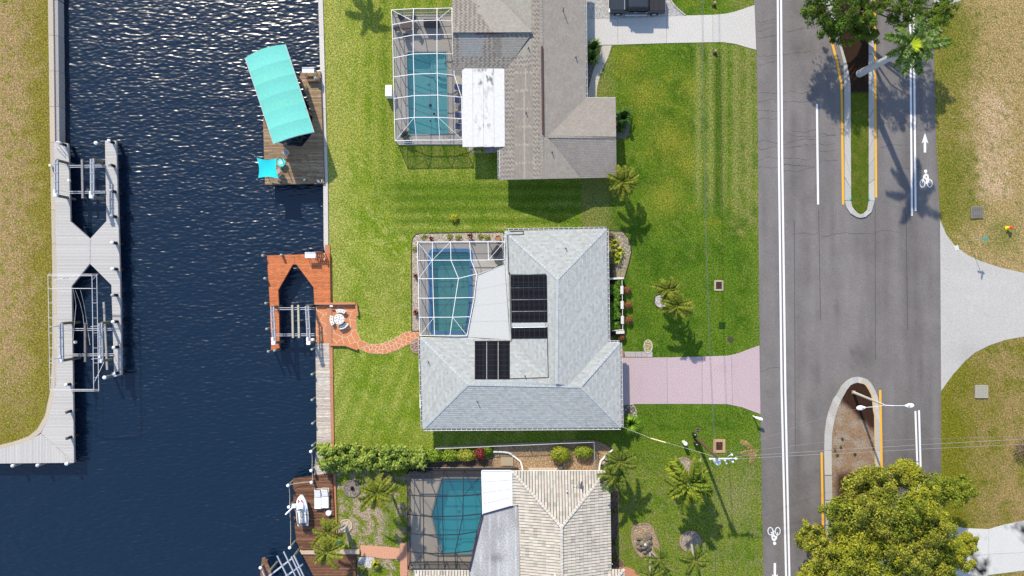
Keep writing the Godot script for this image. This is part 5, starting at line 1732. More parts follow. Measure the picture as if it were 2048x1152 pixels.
func dock_west():
	var gy := 0.17
	var outline := poly([108, 283, 135.5, 287, 137, 300, 140.6, 443, 180, 478, 213, 442, 210, 281.5, 232, 281.5, 239.5, 540, 243, 749.6, 228.5, 753.6, 222.8, 570, 179.7, 527, 143, 572, 147.8, 924.5, 82, 867, 97, 838, 106, 798, 112, 770, 114, 700, 114, 556], gy)
	var root := thing("dock", "long grey composite dock along the dry grass bank with two boat slips", "dock", P(175, 500))
	var cols := [C(0.42, 0.41, 0.40), C(0.44, 0.43, 0.42), C(0.405, 0.395, 0.385)]
	planks("planks", root, outline, gy, 0.15, 0.016, cols, true, M.composite, 0.025, 0.03, 50.0)
	var arm := poly([147.4, 925.5, 81.6, 867.6, 60, 880.5, 30, 891, 0, 897.5, -200, 905, -1300, 912, -1300, 929, 0, 927], gy)
	planks("planks", root, arm, gy, 0.15, 0.016, cols, false, M.composite, 0.025, 0.03, 50.0)
	edge_boards(root, outline, gy - 0.03, C(0.36, 0.35, 0.38), M.timber)
	for q in [[180, 479, 179.8, 526], [82, 867.3, 147.6, 925]]:
		var b := mb(C(0.47, 0.465, 0.47))
		b.bar(P(q[0], q[1], gy + 0.012), P(q[2], q[3], gy + 0.012), 0.10, 0.02)
		obj("seam_board", b, M.wood, root)
	# joists and stubby legs below
	var b := mb(C(0.14, 0.12, 0.10))
	for q in [[125, 300, 125, 900], [226, 300, 236, 740], [160, 500, 220, 500], [0, 915, 140, 915]]: b.bar(P(q[0], q[1], -0.1), P(q[2], q[3], -0.1), 0.12, 0.2)
	obj("joists", b, M.timber, root)
	var i := 0
	for q in [[245, 292], [246.5, 338], [248.7, 389], [250, 438], [251, 490], [252, 541], [252, 592], [253, 644], [254, 694], [254.5, 745]]:
		piling("black piling with white cap on the canal side of grey dock, %s from the top" % ORD[i], q[0] - 5, q[1] - 2.0, 1.15, 0.15, C(0.045, 0.042, 0.04), C(0.30, 0.31, 0.33) if i in [1, 2, 3, 6] else C(0.72, 0.74, 0.78), "pilings along the grey dock")
		i += 1
	i = 0
	for q in [[160, 764], [161.5, 817], [162, 868]]:
		piling("short dark piling along the lower grey dock, %s from the south slip" % ORD[i], q[0] - 5, q[1] + 1, 1.0, 0.14, C(0.05, 0.047, 0.045), C(0.06, 0.06, 0.065) if i > 0 else C(0.7, 0.7, 0.72), "dark pilings on the lower grey dock")
		i += 1
	piling("dark piling on the inner end of the upper slip's left arm", 146, 295, 1.1, 0.14, C(0.05, 0.047, 0.045), C(0.16, 0.16, 0.17), "pilings along the grey dock")
	piling("white capped piling standing free at the mouth of the upper slip", 210, 292.5, 0.7, 0.16, C(0.25, 0.26, 0.26), C(0.75, 0.77, 0.80), "pilings along the grey dock")
	piling("white topped piling at the free end of the south slip", 228, 751, 0.8, 0.16, C(0.25, 0.26, 0.26), C(0.78, 0.8, 0.82), "pilings along the grey dock")
	i = 0
	for q in [[44, 925], [93, 924], [150, 921]]:
		piling("grey piling on the bottom edge of the dock, %s from the left" % ORD[i], q[0], q[1], 0.45, 0.15, C(0.40, 0.41, 0.40), C(0.55, 0.56, 0.57) if i < 2 else C(0.8, 0.82, 0.85), "grey pilings on the bottom edge of the dock")
		i += 1
	boat_lift("boat_lift", "empty aluminium boat lift in the upper slip of the grey dock", [113, 320, 113.5, 391], [184.5, 318, 185, 394], 2.1, [333, 385], [139, 212], 0.15, [[164, 319, 165.5, 397, C(0.30, 0.30, 0.31)]])
	boat_lift("boat_lift", "aluminium boat lift beneath the bare white canopy frame", [122.5, 647, 124, 721], [201.5, 646, 203, 722], 2.1, [659, 710], [146, 228], 0.15, [[170, 646, 170.5, 724, C(0.22, 0.21, 0.21)], [207.5, 604, 214.5, 740, C(0.36, 0.35, 0.34)]])
	# the bare canopy frame on top of it
	var fr := thing("canopy_frame", "white tube boat canopy frame without its cover over the lower slip", "canopy frame", P(147, 665, 0.0))
	var h := 3.3
	var wc := C(0.48, 0.48, 0.50)
	for q in [[96, 548, 100, 781, h], [104.5, 550, 107.5, 780, h + 0.35], [184, 551, 187.5, 780, h + 0.35], [193.5, 548, 197.5, 782, h]]:
		b = mb(wc)
		b.tube(P(q[0], q[1], q[4]), P(q[2], q[3], q[4]), 0.032, 0.032, 8)
		obj("rail", b, M.white, fr)
	for q in [548.5, 551.5, 577, 606, 636, 666, 696, 726, 755, 779, 782]:
		b = mb(wc)
		var full: bool = q < 580.0 or q > 775.0
		var t: float = (q - 548.0) / 233.0 * 4.0
		if full: b.tube(P(104.5 + t * 0.8, q, h + 0.36), P(184 + t, q, h + 0.36), 0.032, 0.032, 8)
		b.tube(P(96 + t, q, h), P(104.5 + t * 0.8, q, h + 0.35), 0.026, 0.026, 6)
		b.tube(P(184 + t, q, h + 0.35), P(193.5 + t, q, h), 0.026, 0.026, 6)
		obj("rib", b, M.white, fr)
	for q in [[184, 560, 196, 548], [187, 768, 208, 724], [104, 562, 158, 551]]:
		b = mb(wc)
		b.tube(P(q[0], q[1], h + 0.3), P(q[2], q[3], h - 0.1), 0.03, 0.03, 6)
		obj("brace", b, M.white, fr)
	for q in [[122.5, 652], [124, 716], [201.5, 652], [203, 716]]:
		b = mb(wc)
		var s := P(q[0], q[1], 2.1)
		b.tube(s, Vector3(s.x + (-0.4 if q[0] < 160 else -0.3), h, s.z), 0.05, 0.05, 8)
		obj("upright", b, M.white, fr)
	# ropes hanging from the frame to the water side
	i = 0
	for q in [[147, 581, 152, 610, 146, 680], [151, 581, 166, 630, 172, 690], [161, 580, 173, 640, 180, 690]]:
		b = mb(C(0.5, 0.48, 0.42))
		b.path([P(q[0], q[1], 1.6), P(lerpf(q[0], q[2], 0.6), (q[1] + q[3]) * 0.5, 0.8), P(q[2], q[3], 0.3), P(lerpf(q[2], q[4], 0.5), (q[3] + q[5]) * 0.5, 0.25), P(q[4], q[5], 0.4)], 0.022, 5)
		tag(obj("mooring_rope", b, M.fabric), "slack pale rope hanging inside the lower slip, %s from the left" % ORD[i], "rope", "ropes in the lower slip")
		i += 1
	# steps at the upper end and a bench frame
	var st := thing("swim_ladder", "white metal ladder on the top end of the grey dock", "ladder", P(116, 292, gy))
	for s in [113.5, 121.0]:
		b = mb(C(0.75, 0.75, 0.78))
		b.path([P(s, 296, gy), P(s - 1, 292, gy + 0.9), P(s - 1, 285, gy + 0.9), P(s - 1, 283, gy - 0.8)], 0.025, 6)
		obj("rail", b, M.metal, st)
	for k in 3:
		b = mb(C(0.75, 0.75, 0.78))
		b.bar(P(112.5, 283, gy - 0.1 - k * 0.28), P(120, 283, gy - 0.1 - k * 0.28), 0.08, 0.03)
		obj("rung", b, M.metal, st)
	i = 0
	for q in [[104.5, 332], [141.5, 362], [154, 684]]:
		b = mb(C(0.65, 0.64, 0.60))
		b.cbox(Vector3(0, 0.32, 0), Vector3(0.22, 0.30, 0.26), 0.03)
		b.tube(Vector3(0, 0, 0), Vector3(0, 0.2, 0), 0.04, 0.04, 8)
		var o := obj("power_pedestal", b, M.white)
		o.position = P(q[0], q[1], 0.1 if i == 0 else gy)
		tag(o, "small box on a stub " + ["on the sea wall by the upper boat lift", "on the inner edge of the upper slip", "on the inner edge of the lower slip"][i], "power box", "power boxes of the grey dock")
		i += 1

func fish_table(label: String, x0: float, y0: float, x1: float, y1: float, dy: float):
	var h := dy + 0.9
	var a := P(x0, y0, h)
	var e := P(x1, y1, h)
	var c := (a + e) * 0.5
	var root := thing("fish_cleaning_table", label, "fish cleaning table", Vector3(c.x, dy, c.z))
	var s := e - a
	var b := mb(C(0.82, 0.82, 0.86))
	b.cbox(Vector3(0, 0.9, 0), Vector3(s.x, 0.06, s.z), 0.02)
	b.cbox(Vector3(0, 0.96, -s.z * 0.5 + 0.03), Vector3(s.x, 0.12, 0.05), 0.015)
	obj("tabletop", b, M.white, root, false)
	for x in [-0.45, 0.45]:
		for z in [-0.4, 0.4]:
			b = mb(C(0.6, 0.6, 0.62))
			b.tube(Vector3(s.x * x, 0, s.z * z), Vector3(s.x * x, 0.87, s.z * z), 0.03, 0.03, 7)
			obj("leg", b, M.white, root, false)

func dock_canopy():
	var dy := 0.35
	var outer := poly([601, 144, 640.5, 143.5, 647.5, 367, 530, 369.5, 526, 232, 536, 255], dy)
	# boat slip under the awning, open to the upper left
	var full := poly([602, 144, 641, 143.5, 648.5, 366.5, 530, 369.5, 526, 233, 545, 281, 572, 290, 604, 293, 622, 270, 625, 232, 612, 190, 598, 160], dy)
	var root := thing("dock", "brown weathered wooden dock under the large turquoise boat awning", "dock", P(590, 300))
	planks("planks", root, full, dy, 0.15, 0.018, [C(0.32, 0.22, 0.135), C(0.37, 0.265, 0.17), C(0.285, 0.20, 0.13), C(0.41, 0.305, 0.205)], true, M.wood, 0.13, 0.035, 3.6)
	edge_boards(root, full, dy - 0.03, C(0.17, 0.115, 0.07), M.timber)
	var b := mb(C(0.10, 0.075, 0.05))
	for q in [[540, 300, 540, 365], [590, 300, 590, 365], [638, 150, 643, 365], [530, 330, 645, 330]]: b.bar(P(q[0], q[1], 0.1), P(q[2], q[3], 0.1), 0.12, 0.22)
	obj("joists", b, M.timber, root)
	b = mb(C(0.30, 0.21, 0.14))
	b.bar(P(612.5, 313, dy + 0.012), P(631, 368, dy + 0.012), 0.14, 0.02)
	obj("seam_board", b, M.wood, root)
	# awning: a bowed sheet in six panels on a frame
	var h := 3.3
	var aw := thing("boat_awning", "large turquoise fabric boat awning in six panels over the brown dock", "awning", P(558, 188))
	var q0 := P(490, 116, h)
	var q1 := P(570.5, 88.5, h)
	var q2 := P(628, 264, h)
	var q3 := P(547, 288, h)
	for i in 6:
		var bb := mb(vary(C(0.150, 0.50, 0.44), 0.05))
		var t0 := i / 6.0
		var t1 := (i + 1) / 6.0
		for j in 10:
			for k in 4:
				var s0 := j / 10.0
				var s1 := (j + 1) / 10.0
				var f := func(s: float, t: float) -> Vector3:
					var sag := -0.035 * sin(fmod(t * 6.0, 1.0) * PI)
					var ed := -0.10 * sin(fmod(t * 6.0, 1.0) * PI) * (1.0 if s < 0.5 else -1.0) * (1.0 if s == 0.0 or s == 1.0 else 0.0)
					return q0.lerp(q3, t).lerp(q1.lerp(q2, t), s) + Vector3(0, 0.46 * sin(s * PI) + sag, 0) + (q1 - q0).normalized() * -ed * 0.4 - (q3 - q0).normalized() * 0.12 * sin(s * PI) * (1.0 if t < 0.02 else 0.0)
				var u0 := lerpf(t0, t1, k / 4.0)
				var u1 := lerpf(t0, t1, (k + 1) / 4.0)
				var n := func(s: float, t: float) -> Vector3: return ((q1 - q0).normalized() * 0.46 * cos(s * PI) * PI / -(q1 - q0).length() + Vector3.UP + (q3 - q0).normalized() * 0.035 * cos(fmod(t * 6.0, 1.0) * PI) * PI * 6.0 / (q3 - q0).length()).normalized()
				bb.tris(f.call(s0, u0), f.call(s1, u0), f.call(s1, u1), n.call(s0, u0 + 0.001), n.call(s1, u0 + 0.001), n.call(s1, u1 - 0.001))
				bb.tris(f.call(s0, u0), f.call(s1, u1), f.call(s0, u1), n.call(s0, u0 + 0.001), n.call(s1, u1 - 0.001), n.call(s0, u1 - 0.001))
		obj("fabric_panel", bb, M.canvas, aw)
	for i in 7:
		b = mb(C(0.55, 0.57, 0.58))
		var t := i / 6.0
		var l := q0.lerp(q3, t) - Vector3(0, 0.03, 0)
		var r := q1.lerp(q2, t) - Vector3(0, 0.03, 0)
		var pts := []
		for j in 9: pts.append(l.lerp(r, j / 8.0) + Vector3(0, 0.46 * sin(j / 8.0 * PI) - 0.10, 0))
		b.path(pts, 0.028, 6)
		obj("rib", b, M.metal, aw)
	for q in [[q0, q3], [q1, q2]]:
		b = mb(C(0.55, 0.57, 0.58))
		b.tube(q[0] - Vector3(0, 0.04, 0), q[1] - Vector3(0, 0.04, 0), 0.035, 0.035, 7)
		obj("rail", b, M.metal, aw)
	for q in [[q0, q3, 0.12], [q0, q3, 0.62], [q1, q2, 0.30], [q1, q2, 0.75]]:
		b = mb(C(0.20, 0.16, 0.12))
		var p: Vector3 = q[0].lerp(q[1], q[2])
		p += ((q1 + q3) * 0.5 - p).normalized() * 0.25
		b.tube(Vector3(p.x, -2.3, p.z), Vector3(p.x, h, p.z), 0.11, 0.11, 10)
		obj("upright", b, M.timber, aw)
	# the dark boat on its lift, mostly hidden by the awning
	var dir := (q3 - q0).normalized()
	var bow := P(604, 287, 0.6)
	boat(Vector3(bow.x, 0.0, bow.z) - dir * 3.4 + Vector3(0.05, -0.05, 0), atan2(dir.x, dir.z))
	fish_table("white fish cleaning table at the top end of the brown dock", 604.5, 135, 628, 145.5, dy)
	# wooden bench chest and a grey bag on it
	var p := P(629, 160, dy)
	b = mb(C(0.22, 0.14, 0.08))
	b.cbox(Vector3(0, 0.22, 0), Vector3(1.15, 0.44, 0.5), 0.02)
	b.col = C(0.26, 0.165, 0.10)
	for k in 4: b.cbox(Vector3(0, 0.46, -0.19 + k * 0.127), Vector3(1.2, 0.03, 0.115), 0.006)
	var o := obj("storage_bench", b, M.wood)
	o.position = p
	tag(o, "brown slatted storage bench below the fish cleaning table", "bench")
	b = mb(C(0.30, 0.33, 0.35))
	b.cbox(Vector3(0, 0.16, 0), Vector3(0.42, 0.32, 0.50), 0.12, Basis(Vector3.UP, 0.3), 0.7, 0.7)
	b.tube(Vector3(-0.1, 0.3, 0), Vector3(0.1, 0.36, 0), 0.03, 0.03, 6)
	o = obj("bag", b, M.fabric)
	o.position = P(632, 158, dy + 0.48) 
	tag(o, "grey bag lying on the brown storage bench", "bag")
	# shade sail on four thin posts
	var sh := 2.2
	var c := [P(513.5, 316, sh), P(553, 317, sh), P(557, 357, sh), P(516.5, 356, sh)]
	var sail := thing("shade_sail", "small turquoise shade sail with inward curved edges over the dock corner", "shade sail", P(535, 336))
	b = mb(C(0.03, 0.50, 0.56))
	var m := 12
	var pt := func(i: int, j: int) -> Vector3:
		var s := float(i) / m
		var t := float(j) / m
		var z: Vector3 = c[0].lerp(c[1], s).lerp(c[3].lerp(c[2], s), t)
		var mid: Vector3 = (c[0] + c[1] + c[2] + c[3]) * 0.25
		var pull := 0.16 * (sin(s * PI) * absf(t - 0.5) * 2.0 * absf(t - 0.5) * 2.0 + sin(t * PI) * absf(s - 0.5) * 2.0 * absf(s - 0.5) * 2.0)
		return z.lerp(mid, pull) - Vector3(0, 0.12 * sin(s * PI) * sin(t * PI), 0)
	for i in m:
		for j in m: b.quad(pt.call(i, j), pt.call(i + 1, j), pt.call(i + 1, j + 1), pt.call(i, j + 1), Vector3.UP)
	obj("fabric", b, M.canvas, sail)
	for k in 4:
		b = mb(C(0.28, 0.30, 0.30))
		var out: Vector3 = c[k] + (c[k] - (c[0] + c[2]) * 0.5).normalized() * 0.22
		b.tube(Vector3(out.x, -1.9 if k in [0, 3] else dy, out.z), Vector3(out.x, sh + 0.1, out.z), 0.05, 0.045, 8)
		b.tube(Vector3(out.x, sh + 0.03, out.z), c[k], 0.012, 0.012, 5)
		obj("post", b, M.metal, sail)
	var i := 0
	for q in [[548, 257], [526, 232], [564, 364.5], [614, 362]]:
		if i >= 2: piling("grey-green piling on the bottom edge of the brown dock, " + ("near the shade sail" if i == 2 else "near the sea wall"), q[0] + 6, q[1] + 4, 1.0, 0.11, C(0.16, 0.17, 0.15), C(0.18, 0.2, 0.19), "pilings of the brown dock")
		i += 1
	# seats and side table by the sail
	var ta := P(562.5, 325, dy + 0.5)
	var tb := thing("side_table", "turquoise octagonal side table between two grey dock chairs", "table", Vector3(ta.x, dy, ta.z), 0.3)
	b = mb(C(0.05, 0.55, 0.55))
	b.tube(Vector3(0, 0.46, 0), Vector3(0, 0.50, 0), 0.42, 0.42, 8)
	obj("tabletop", b, M.satin, tb, false)
	b = mb(C(0.40, 0.62, 0.62))
	b.cbox(Vector3(0, 0.512, 0), Vector3(0.42, 0.02, 0.36), 0.008)
	obj("tray", b, M.white, tb, false)
	for k in 4:
		b = mb(C(0.04, 0.42, 0.42))
		b.tube(Vector3(0.26 * cos(k * PI / 2), 0, 0.26 * sin(k * PI / 2)), Vector3(0.22 * cos(k * PI / 2), 0.46, 0.22 * sin(k * PI / 2)), 0.025, 0.025, 6)
		obj("leg", b, M.satin, tb, false)
	var ch := chair("dock_chair", "grey plastic chair above the turquoise side table", P(574.5, 308, dy), 2.5, C(0.30, 0.27, 0.26), "grey chairs on the brown dock")
	ch.scale = Vector3.ONE * 1.15
	var c2 := copy(ch, "dock_chair", "grey plastic chair half under the turquoise shade sail", P(560, 345, dy), 0.7, 1.15)
	c2.position.y = dy
	i = 0
	for q in [[635, 361.5], [638, 362.5], [644, 361]]:
		b = mb(C(0.75, 0.75, 0.76))
		b.cbox(Vector3(0, 0.05, 0), Vector3(0.10, 0.09, 0.27), 0.03)
		b.cbox(Vector3(0, 0.10, -0.06), Vector3(0.08, 0.05, 0.12), 0.02)
		o = obj("shoe", b, M.fabric)
		o.position = P(q[0], q[1], dy)
		o.rotation.y = 0.3 - i * 0.2
		tag(o, "white shoe at the lower right corner of the brown dock, " + ["leftmost", "middle", "nearest the sea wall"][i], "shoe", "white shoes on the brown dock")
		i += 1

func boat(at: Vector3, turn: float):
	# bow towards +z
	var root := thing("motor_boat", "black hulled motor boat hoisted under the turquoise awning", "boat", at, turn)
	var rings := []
	for i in 12:
		var t := i / 11.0
		var w := 1.15 * (1.0 - pow(t, 3.2)) + 0.03
		var z := lerpf(-3.3, 3.3, t)
		var sheer := 0.85 + 0.25 * t * t
		rings.append([Vector3(-w, sheer, z), Vector3(-w * 0.93, 0.35 + 0.2 * t * t, z), Vector3(0, -0.02 + 0.55 * pow(t, 4.0), z - 0.25 * t), Vector3(w * 0.93, 0.35 + 0.2 * t * t, z), Vector3(w, sheer, z)])
	var b := mb(C(0.010, 0.010, 0.012))
	b.loft(rings, false, false)
	b.quad(rings[0][0], rings[0][1], rings[0][3], rings[0][4], Vector3(0, 0, -1))
	b.tri(rings[0][1], rings[0][2], rings[0][3], Vector3(0, 0, -1))
	obj("hull", b, M.carpaint, root, false)
	b = mb(C(0.03, 0.03, 0.034))
	for i in 11: b.quad(rings[i][0] * Vector3(0.94, 1, 1) - Vector3(0, 0.10, 0), rings[i][4] * Vector3(0.94, 1, 1) - Vector3(0, 0.10, 0), rings[i + 1][4] * Vector3(0.94, 1, 1) - Vector3(0, 0.10, 0), rings[i + 1][0] * Vector3(0.94, 1, 1) - Vector3(0, 0.10, 0), Vector3.UP)
	obj("deck", b, M.rough, root, false)
	b = mb(C(0.012, 0.012, 0.014))
	for s in [0, 4]:
		var pts := []
		for r in rings: pts.append(r[s])
		b.path(pts, 0.06, 6)
	obj("gunwale", b, M.satin, root, false)
	b = mb(C(0.55, 0.55, 0.56))
	b.cbox(Vector3(0, 1.25, -0.3), Vector3(0.9, 0.8, 0.7), 0.08, Basis.IDENTITY, 0.85, 0.7)
	obj("console", b, M.white, root, false)
	b = mb(C(0.10, 0.12, 0.14))
	b.cbox(Vector3(0, 1.80, -0.1), Vector3(0.8, 0.4, 0.04), 0.01, Basis(Vector3.RIGHT, 0.4))
	obj("windscreen", b, M.glass_dark, root, false)
	for s in [-0.5, 0.5]:
		b = mb(C(0.6, 0.6, 0.6))
		b.cbox(Vector3(s, 1.05, -1.4), Vector3(0.55, 0.5, 0.55), 0.08)
		b.cbox(Vector3(s, 1.40, -1.65), Vector3(0.55, 0.5, 0.12), 0.05)
		obj("seat", b, M.fabric, root, false)
	b = mb(C(0.015, 0.015, 0.018))
	b.cbox(Vector3(0, 1.05, -3.65), Vector3(0.45, 0.75, 0.62), 0.12, Basis.IDENTITY, 0.8, 0.8)
	b.cbox(Vector3(0, 0.3, -3.6), Vector3(0.18, 1.0, 0.3), 0.04)
	b.tube(Vector3(0, -0.1, -3.6), Vector3(0, -0.1, -3.95), 0.08, 0.03, 8)
	obj("outboard_motor", b, M.carpaint, root, false)

func dock_orange():
	var dy := 0.35
	var pg := poly([534, 511.5, 651, 507, 659.5, 507.5, 661, 608.5, 629, 609, 627, 574.6, 593, 528.7, 585.5, 528.7, 556, 580, 557.5, 611, 559, 696, 542.5, 700, 540, 612], dy)
	var root := thing("dock", "orange stained wooden dock with a pointed boat slip", "dock", P(600, 560))
	planks("planks", root, pg, dy, 0.145, 0.014, [C(0.60, 0.200, 0.085), C(0.64, 0.22, 0.095), C(0.56, 0.185, 0.08)], true, M.wood, 0.06, 0.035, 4.9)
	edge_boards(root, pg, dy - 0.03, C(0.36, 0.115, 0.05), M.timber)
	for q in [[588.5, 513, 588.8, 529]]:
		var b := mb(C(0.45, 0.16, 0.075))
		b.bar(P(q[0], q[1], dy + 0.012), P(q[2], q[3], dy + 0.012), 0.10, 0.02)
		obj("seam_board", b, M.wood, root)
	var b := mb(C(0.10, 0.06, 0.04))
	for q in [[548, 520, 551, 690], [545, 520, 650, 518], [640, 520, 645, 600]]: b.bar(P(q[0], q[1], 0.1), P(q[2], q[3], 0.1), 0.12, 0.22)
	obj("joists", b, M.timber, root)
	var i := 0
	for q in [[538, 512], [574, 511], [539, 556.5], [541, 605], [543, 655], [546, 699], [558, 697]]:
		piling(["grey-green piling at the outer top corner of the orange dock", "grey-green piling on the top edge of the orange dock", "uppermost piling on the canal side of the orange dock", "middle piling on the canal side of the orange dock", "lower piling on the canal side of the orange dock", "left piling at the bottom tip of the orange dock", "right piling at the bottom tip of the orange dock"][i], q[0] + (3 if i > 1 else 0), q[1] + 1, 0.95, 0.12, C(0.20, 0.23, 0.21), C(0.22, 0.26, 0.24), "pilings of the orange dock")
		i += 1
	fish_table("white fish cleaning table on the top edge of the orange dock", 610, 504.5, 631, 516, dy)
	# salmon wooden chair frame beside it
	var p := P(643, 514, dy)
	var t := thing("adirondack_chair", "salmon painted wooden chair at the top edge of the orange dock", "chair", p, 0.0)
	b = mb(C(0.50, 0.19, 0.10))
	for k in 4: b.cbox(Vector3(-0.27 + k * 0.18, 0.42, 0), Vector3(0.13, 0.03, 0.6), 0.006)
	obj("seat", b, M.wood, t, false)
	b = mb(C(0.52, 0.20, 0.11))
	for k in 4: b.cbox(Vector3(-0.27 + k * 0.18, 0.78, -0.36), Vector3(0.13, 0.75, 0.03), 0.006, Basis(Vector3.RIGHT, -0.35))
	obj("backrest", b, M.wood, t, false)
	for s in [-1.0, 1.0]:
		b = mb(C(0.62, 0.40, 0.32))
		b.cbox(Vector3(s * 0.42, 0.62, 0.0), Vector3(0.12, 0.03, 0.72), 0.006)
		obj("armrest", b, M.wood, t, false)
		for z in [-0.28, 0.28]:
			b = mb(C(0.46, 0.17, 0.09))
			b.cbox(Vector3(s * 0.40, 0.3, z), Vector3(0.07, 0.6, 0.07), 0.006)
			obj("leg", b, M.wood, t, false)
	boat_lift("boat_lift", "empty aluminium boat lift in the orange dock's slip", [545, 614, 548.5, 686], [614, 612, 618, 686], 1.9, [617.5, 670], [551, 629], 0.25, [[584.5, 610, 586, 676, C(0.50, 0.47, 0.38)], [596.5, 610, 598, 676, C(0.50, 0.47, 0.38)]], 0.0, 1.0)
	# flagstone patio and the winding path: every stone laid singly in pale mortar
	var patio := poly([632, 612, 660, 609, 712, 609.5, 713.5, 662, 722, 680, 738, 687.5, 716, 697, 690, 688.5, 660, 688, 632, 686])
	flagstones("flagstone_patio", "salmon flagstone patio with pale mortar lines beside the boat slip", "patio", patio, 30, 11)
	var path := PackedVector2Array()
	path.append_array(smooth([738.6, 687.5, 763, 687, 787, 678, 805, 667, 820, 662.5, 838, 662], 0.0, false))
	path.append_array(smooth([838, 685, 822, 687, 800, 698, 775, 707, 755, 708, 735, 705, 716.6, 697.3], 0.0, false))
	flagstones("flagstone_path", "winding salmon flagstone path from the patio to the pool cage", "path", path, 42, 5)
	# low salmon walls round the patio
	var w := thing("low_wall", "low salmon painted wall edging the flagstone patio", "low wall", P(690, 620))
	for q in [[630, 607.5, 661, 607.5, 0.45], [661, 607.5, 712, 607, 0.45], [712.5, 607, 716, 632, 0.35], [660, 689.5, 692, 690, 0.30], [692, 690, 716, 699, 0.30]]:
		b = mb(C(0.55, 0.24, 0.14))
		b.bar(P(q[0], q[1], q[4] * 0.5 - 0.05), P(q[2], q[3], q[4] * 0.5 - 0.05), 0.20, q[4] + 0.1, 0.02)
		obj("wall", b, M.stucco, w)
	# round mosaic table with three curved benches
	var tc := P(678.5, 638.5, 0.7)
	var tab := thing("round_table", "white round patio table with dark tile dots", "table", Vector3(tc.x, 0.05, tc.z))
	b = mb(C(0.74, 0.73, 0.70))
	b.lathe(Vector3.ZERO, [Vector2(0.0, 0.66), Vector2(0.50, 0.66), Vector2(0.53, 0.68), Vector2(0.53, 0.73), Vector2(0.50, 0.75), Vector2(0.0, 0.75)], 28)
	obj("tabletop", b, M.plaster, tab, false)
	b = mb(C(0.70, 0.69, 0.66))
	b.lathe(Vector3.ZERO, [Vector2(0.28, 0), Vector2(0.24, 0.08), Vector2(0.13, 0.3), Vector2(0.2, 0.66)], 18)
	obj("pedestal", b, M.plaster, tab, false)
	for k in 13:
		b = mb(C(0.09, 0.055, 0.06))
		var rr: float = 0.0 if k == 0 else (0.22 if k < 5 else 0.40)
		var a: float = k * TAU / 4.0 + 0.3 if k < 5 else k * TAU / 8.0
		b.cbox(Vector3(rr * cos(a), 0.752, rr * sin(a)), Vector3(0.085, 0.008, 0.085), 0.002, Basis(Vector3.UP, a + 0.6))
		obj("tile", b, M.satin, tab, false)
	i = 0
	for a in [-1.45, 1.05, 3.0]:
		var bn := thing("curved_bench", "curved white bench with dark tile dots, " + ["above the round patio table", "below the round patio table", "left of the round patio table"][i], "bench", Vector3(tc.x, 0.05, tc.z), -a, "curved benches round the patio table")
		b = mb(C(0.72, 0.71, 0.68))
		for k in 7:
			var t0 := -0.55 + k * 1.1 / 7.0
			var t1 := -0.55 + (k + 1) * 1.1 / 7.0
			var r0 := 0.66
			var r1 := 1.02
			var y := 0.42
			var q := [Vector3(cos(t0) * r0, y, sin(t0) * r0), Vector3(cos(t0) * r1, y, sin(t0) * r1), Vector3(cos(t1) * r1, y, sin(t1) * r1), Vector3(cos(t1) * r0, y, sin(t1) * r0)]
			var dn := Vector3(0, -0.09, 0)
			b.quad(q[0], q[1], q[2], q[3], Vector3.UP)
			b.quad(q[1], q[2], q[2] + dn, q[1] + dn, Vector3(cos(t0), 0, sin(t0)))
			b.quad(q[0], q[3], q[3] + dn, q[0] + dn, -Vector3(cos(t0), 0, sin(t0)))
			if k == 0: b.quad(q[0], q[1], q[1] + dn, q[0] + dn, Vector3(sin(t0), 0, -cos(t0)))
			if k == 6: b.quad(q[3], q[2], q[2] + dn, q[3] + dn, Vector3(-sin(t1), 0, cos(t1)))
		obj("seat", b, M.plaster, bn, false)
		for s in [-0.38, 0.38]:
			b = mb(C(0.66, 0.65, 0.62))
			b.cbox(Vector3(cos(s) * 0.84, 0.165, sin(s) * 0.84), Vector3(0.26, 0.33, 0.14), 0.02, Basis(Vector3.UP, -s))
			obj("leg", b, M.plaster, bn, false)
		for k in 3:
			b = mb(C(0.09, 0.055, 0.06))
			var t0 := -0.36 + 0.36 * k
			b.cbox(Vector3(cos(t0) * 0.84, 0.423, sin(t0) * 0.84), Vector3(0.08, 0.008, 0.08), 0.002, Basis(Vector3.UP, 0.6 - t0))
			obj("tile", b, M.satin, bn, false)
		i += 1
	# small white box by the wall and a grey hose box
	b = mb(C(0.72, 0.72, 0.74))
	b.cbox(Vector3(0, 0.06, 0), Vector3(0.32, 0.12, 0.16), 0.03)
	b.tube(Vector3(-0.1, 0.12, 0), Vector3(0.1, 0.12, 0), 0.03, 0.03, 8)
	var o := obj("dock_light", b, M.white)
	o.position = P(663, 612.5, 0.40)
	tag(o, "small white box lamp on the top wall of the patio", "lamp")
	# weathered walkway and its pilings
	var wk := poly([631, 687, 658.5, 687, 662.5, 886, 663.5, 950, 628, 950, 633.5, 886], 0.16)
	root = thing("walkway", "weathered pale grey plank walkway along the salmon sea wall", "walkway", P(647, 780))
	planks("planks", root, wk, 0.16, 0.15, 0.014, [C(0.56, 0.49, 0.42), C(0.50, 0.44, 0.38), C(0.62, 0.55, 0.48), C(0.54, 0.49, 0.45)], true, M.wood, 0.14, 0.035, 50.0)
	edge_boards(root, wk, 0.13, C(0.22, 0.18, 0.15), M.timber)
	i = 0
	for q in [[633, 696], [633, 745], [633, 795], [634, 841], [634, 884]]:
		piling("grey-green piling beside the weathered walkway, %s from the patio" % ORD[i], q[0], q[1], 0.75, 0.11, C(0.22, 0.24, 0.22), C(0.22, 0.27, 0.25), "pilings of the weathered walkway")
		i += 1
	b = mb(C(0.62, 0.62, 0.60))
	b.cbox(Vector3(0, 0.2, 0), Vector3(0.3, 0.4, 0.26), 0.04)
	o = obj("lift_control_box", b, M.white)
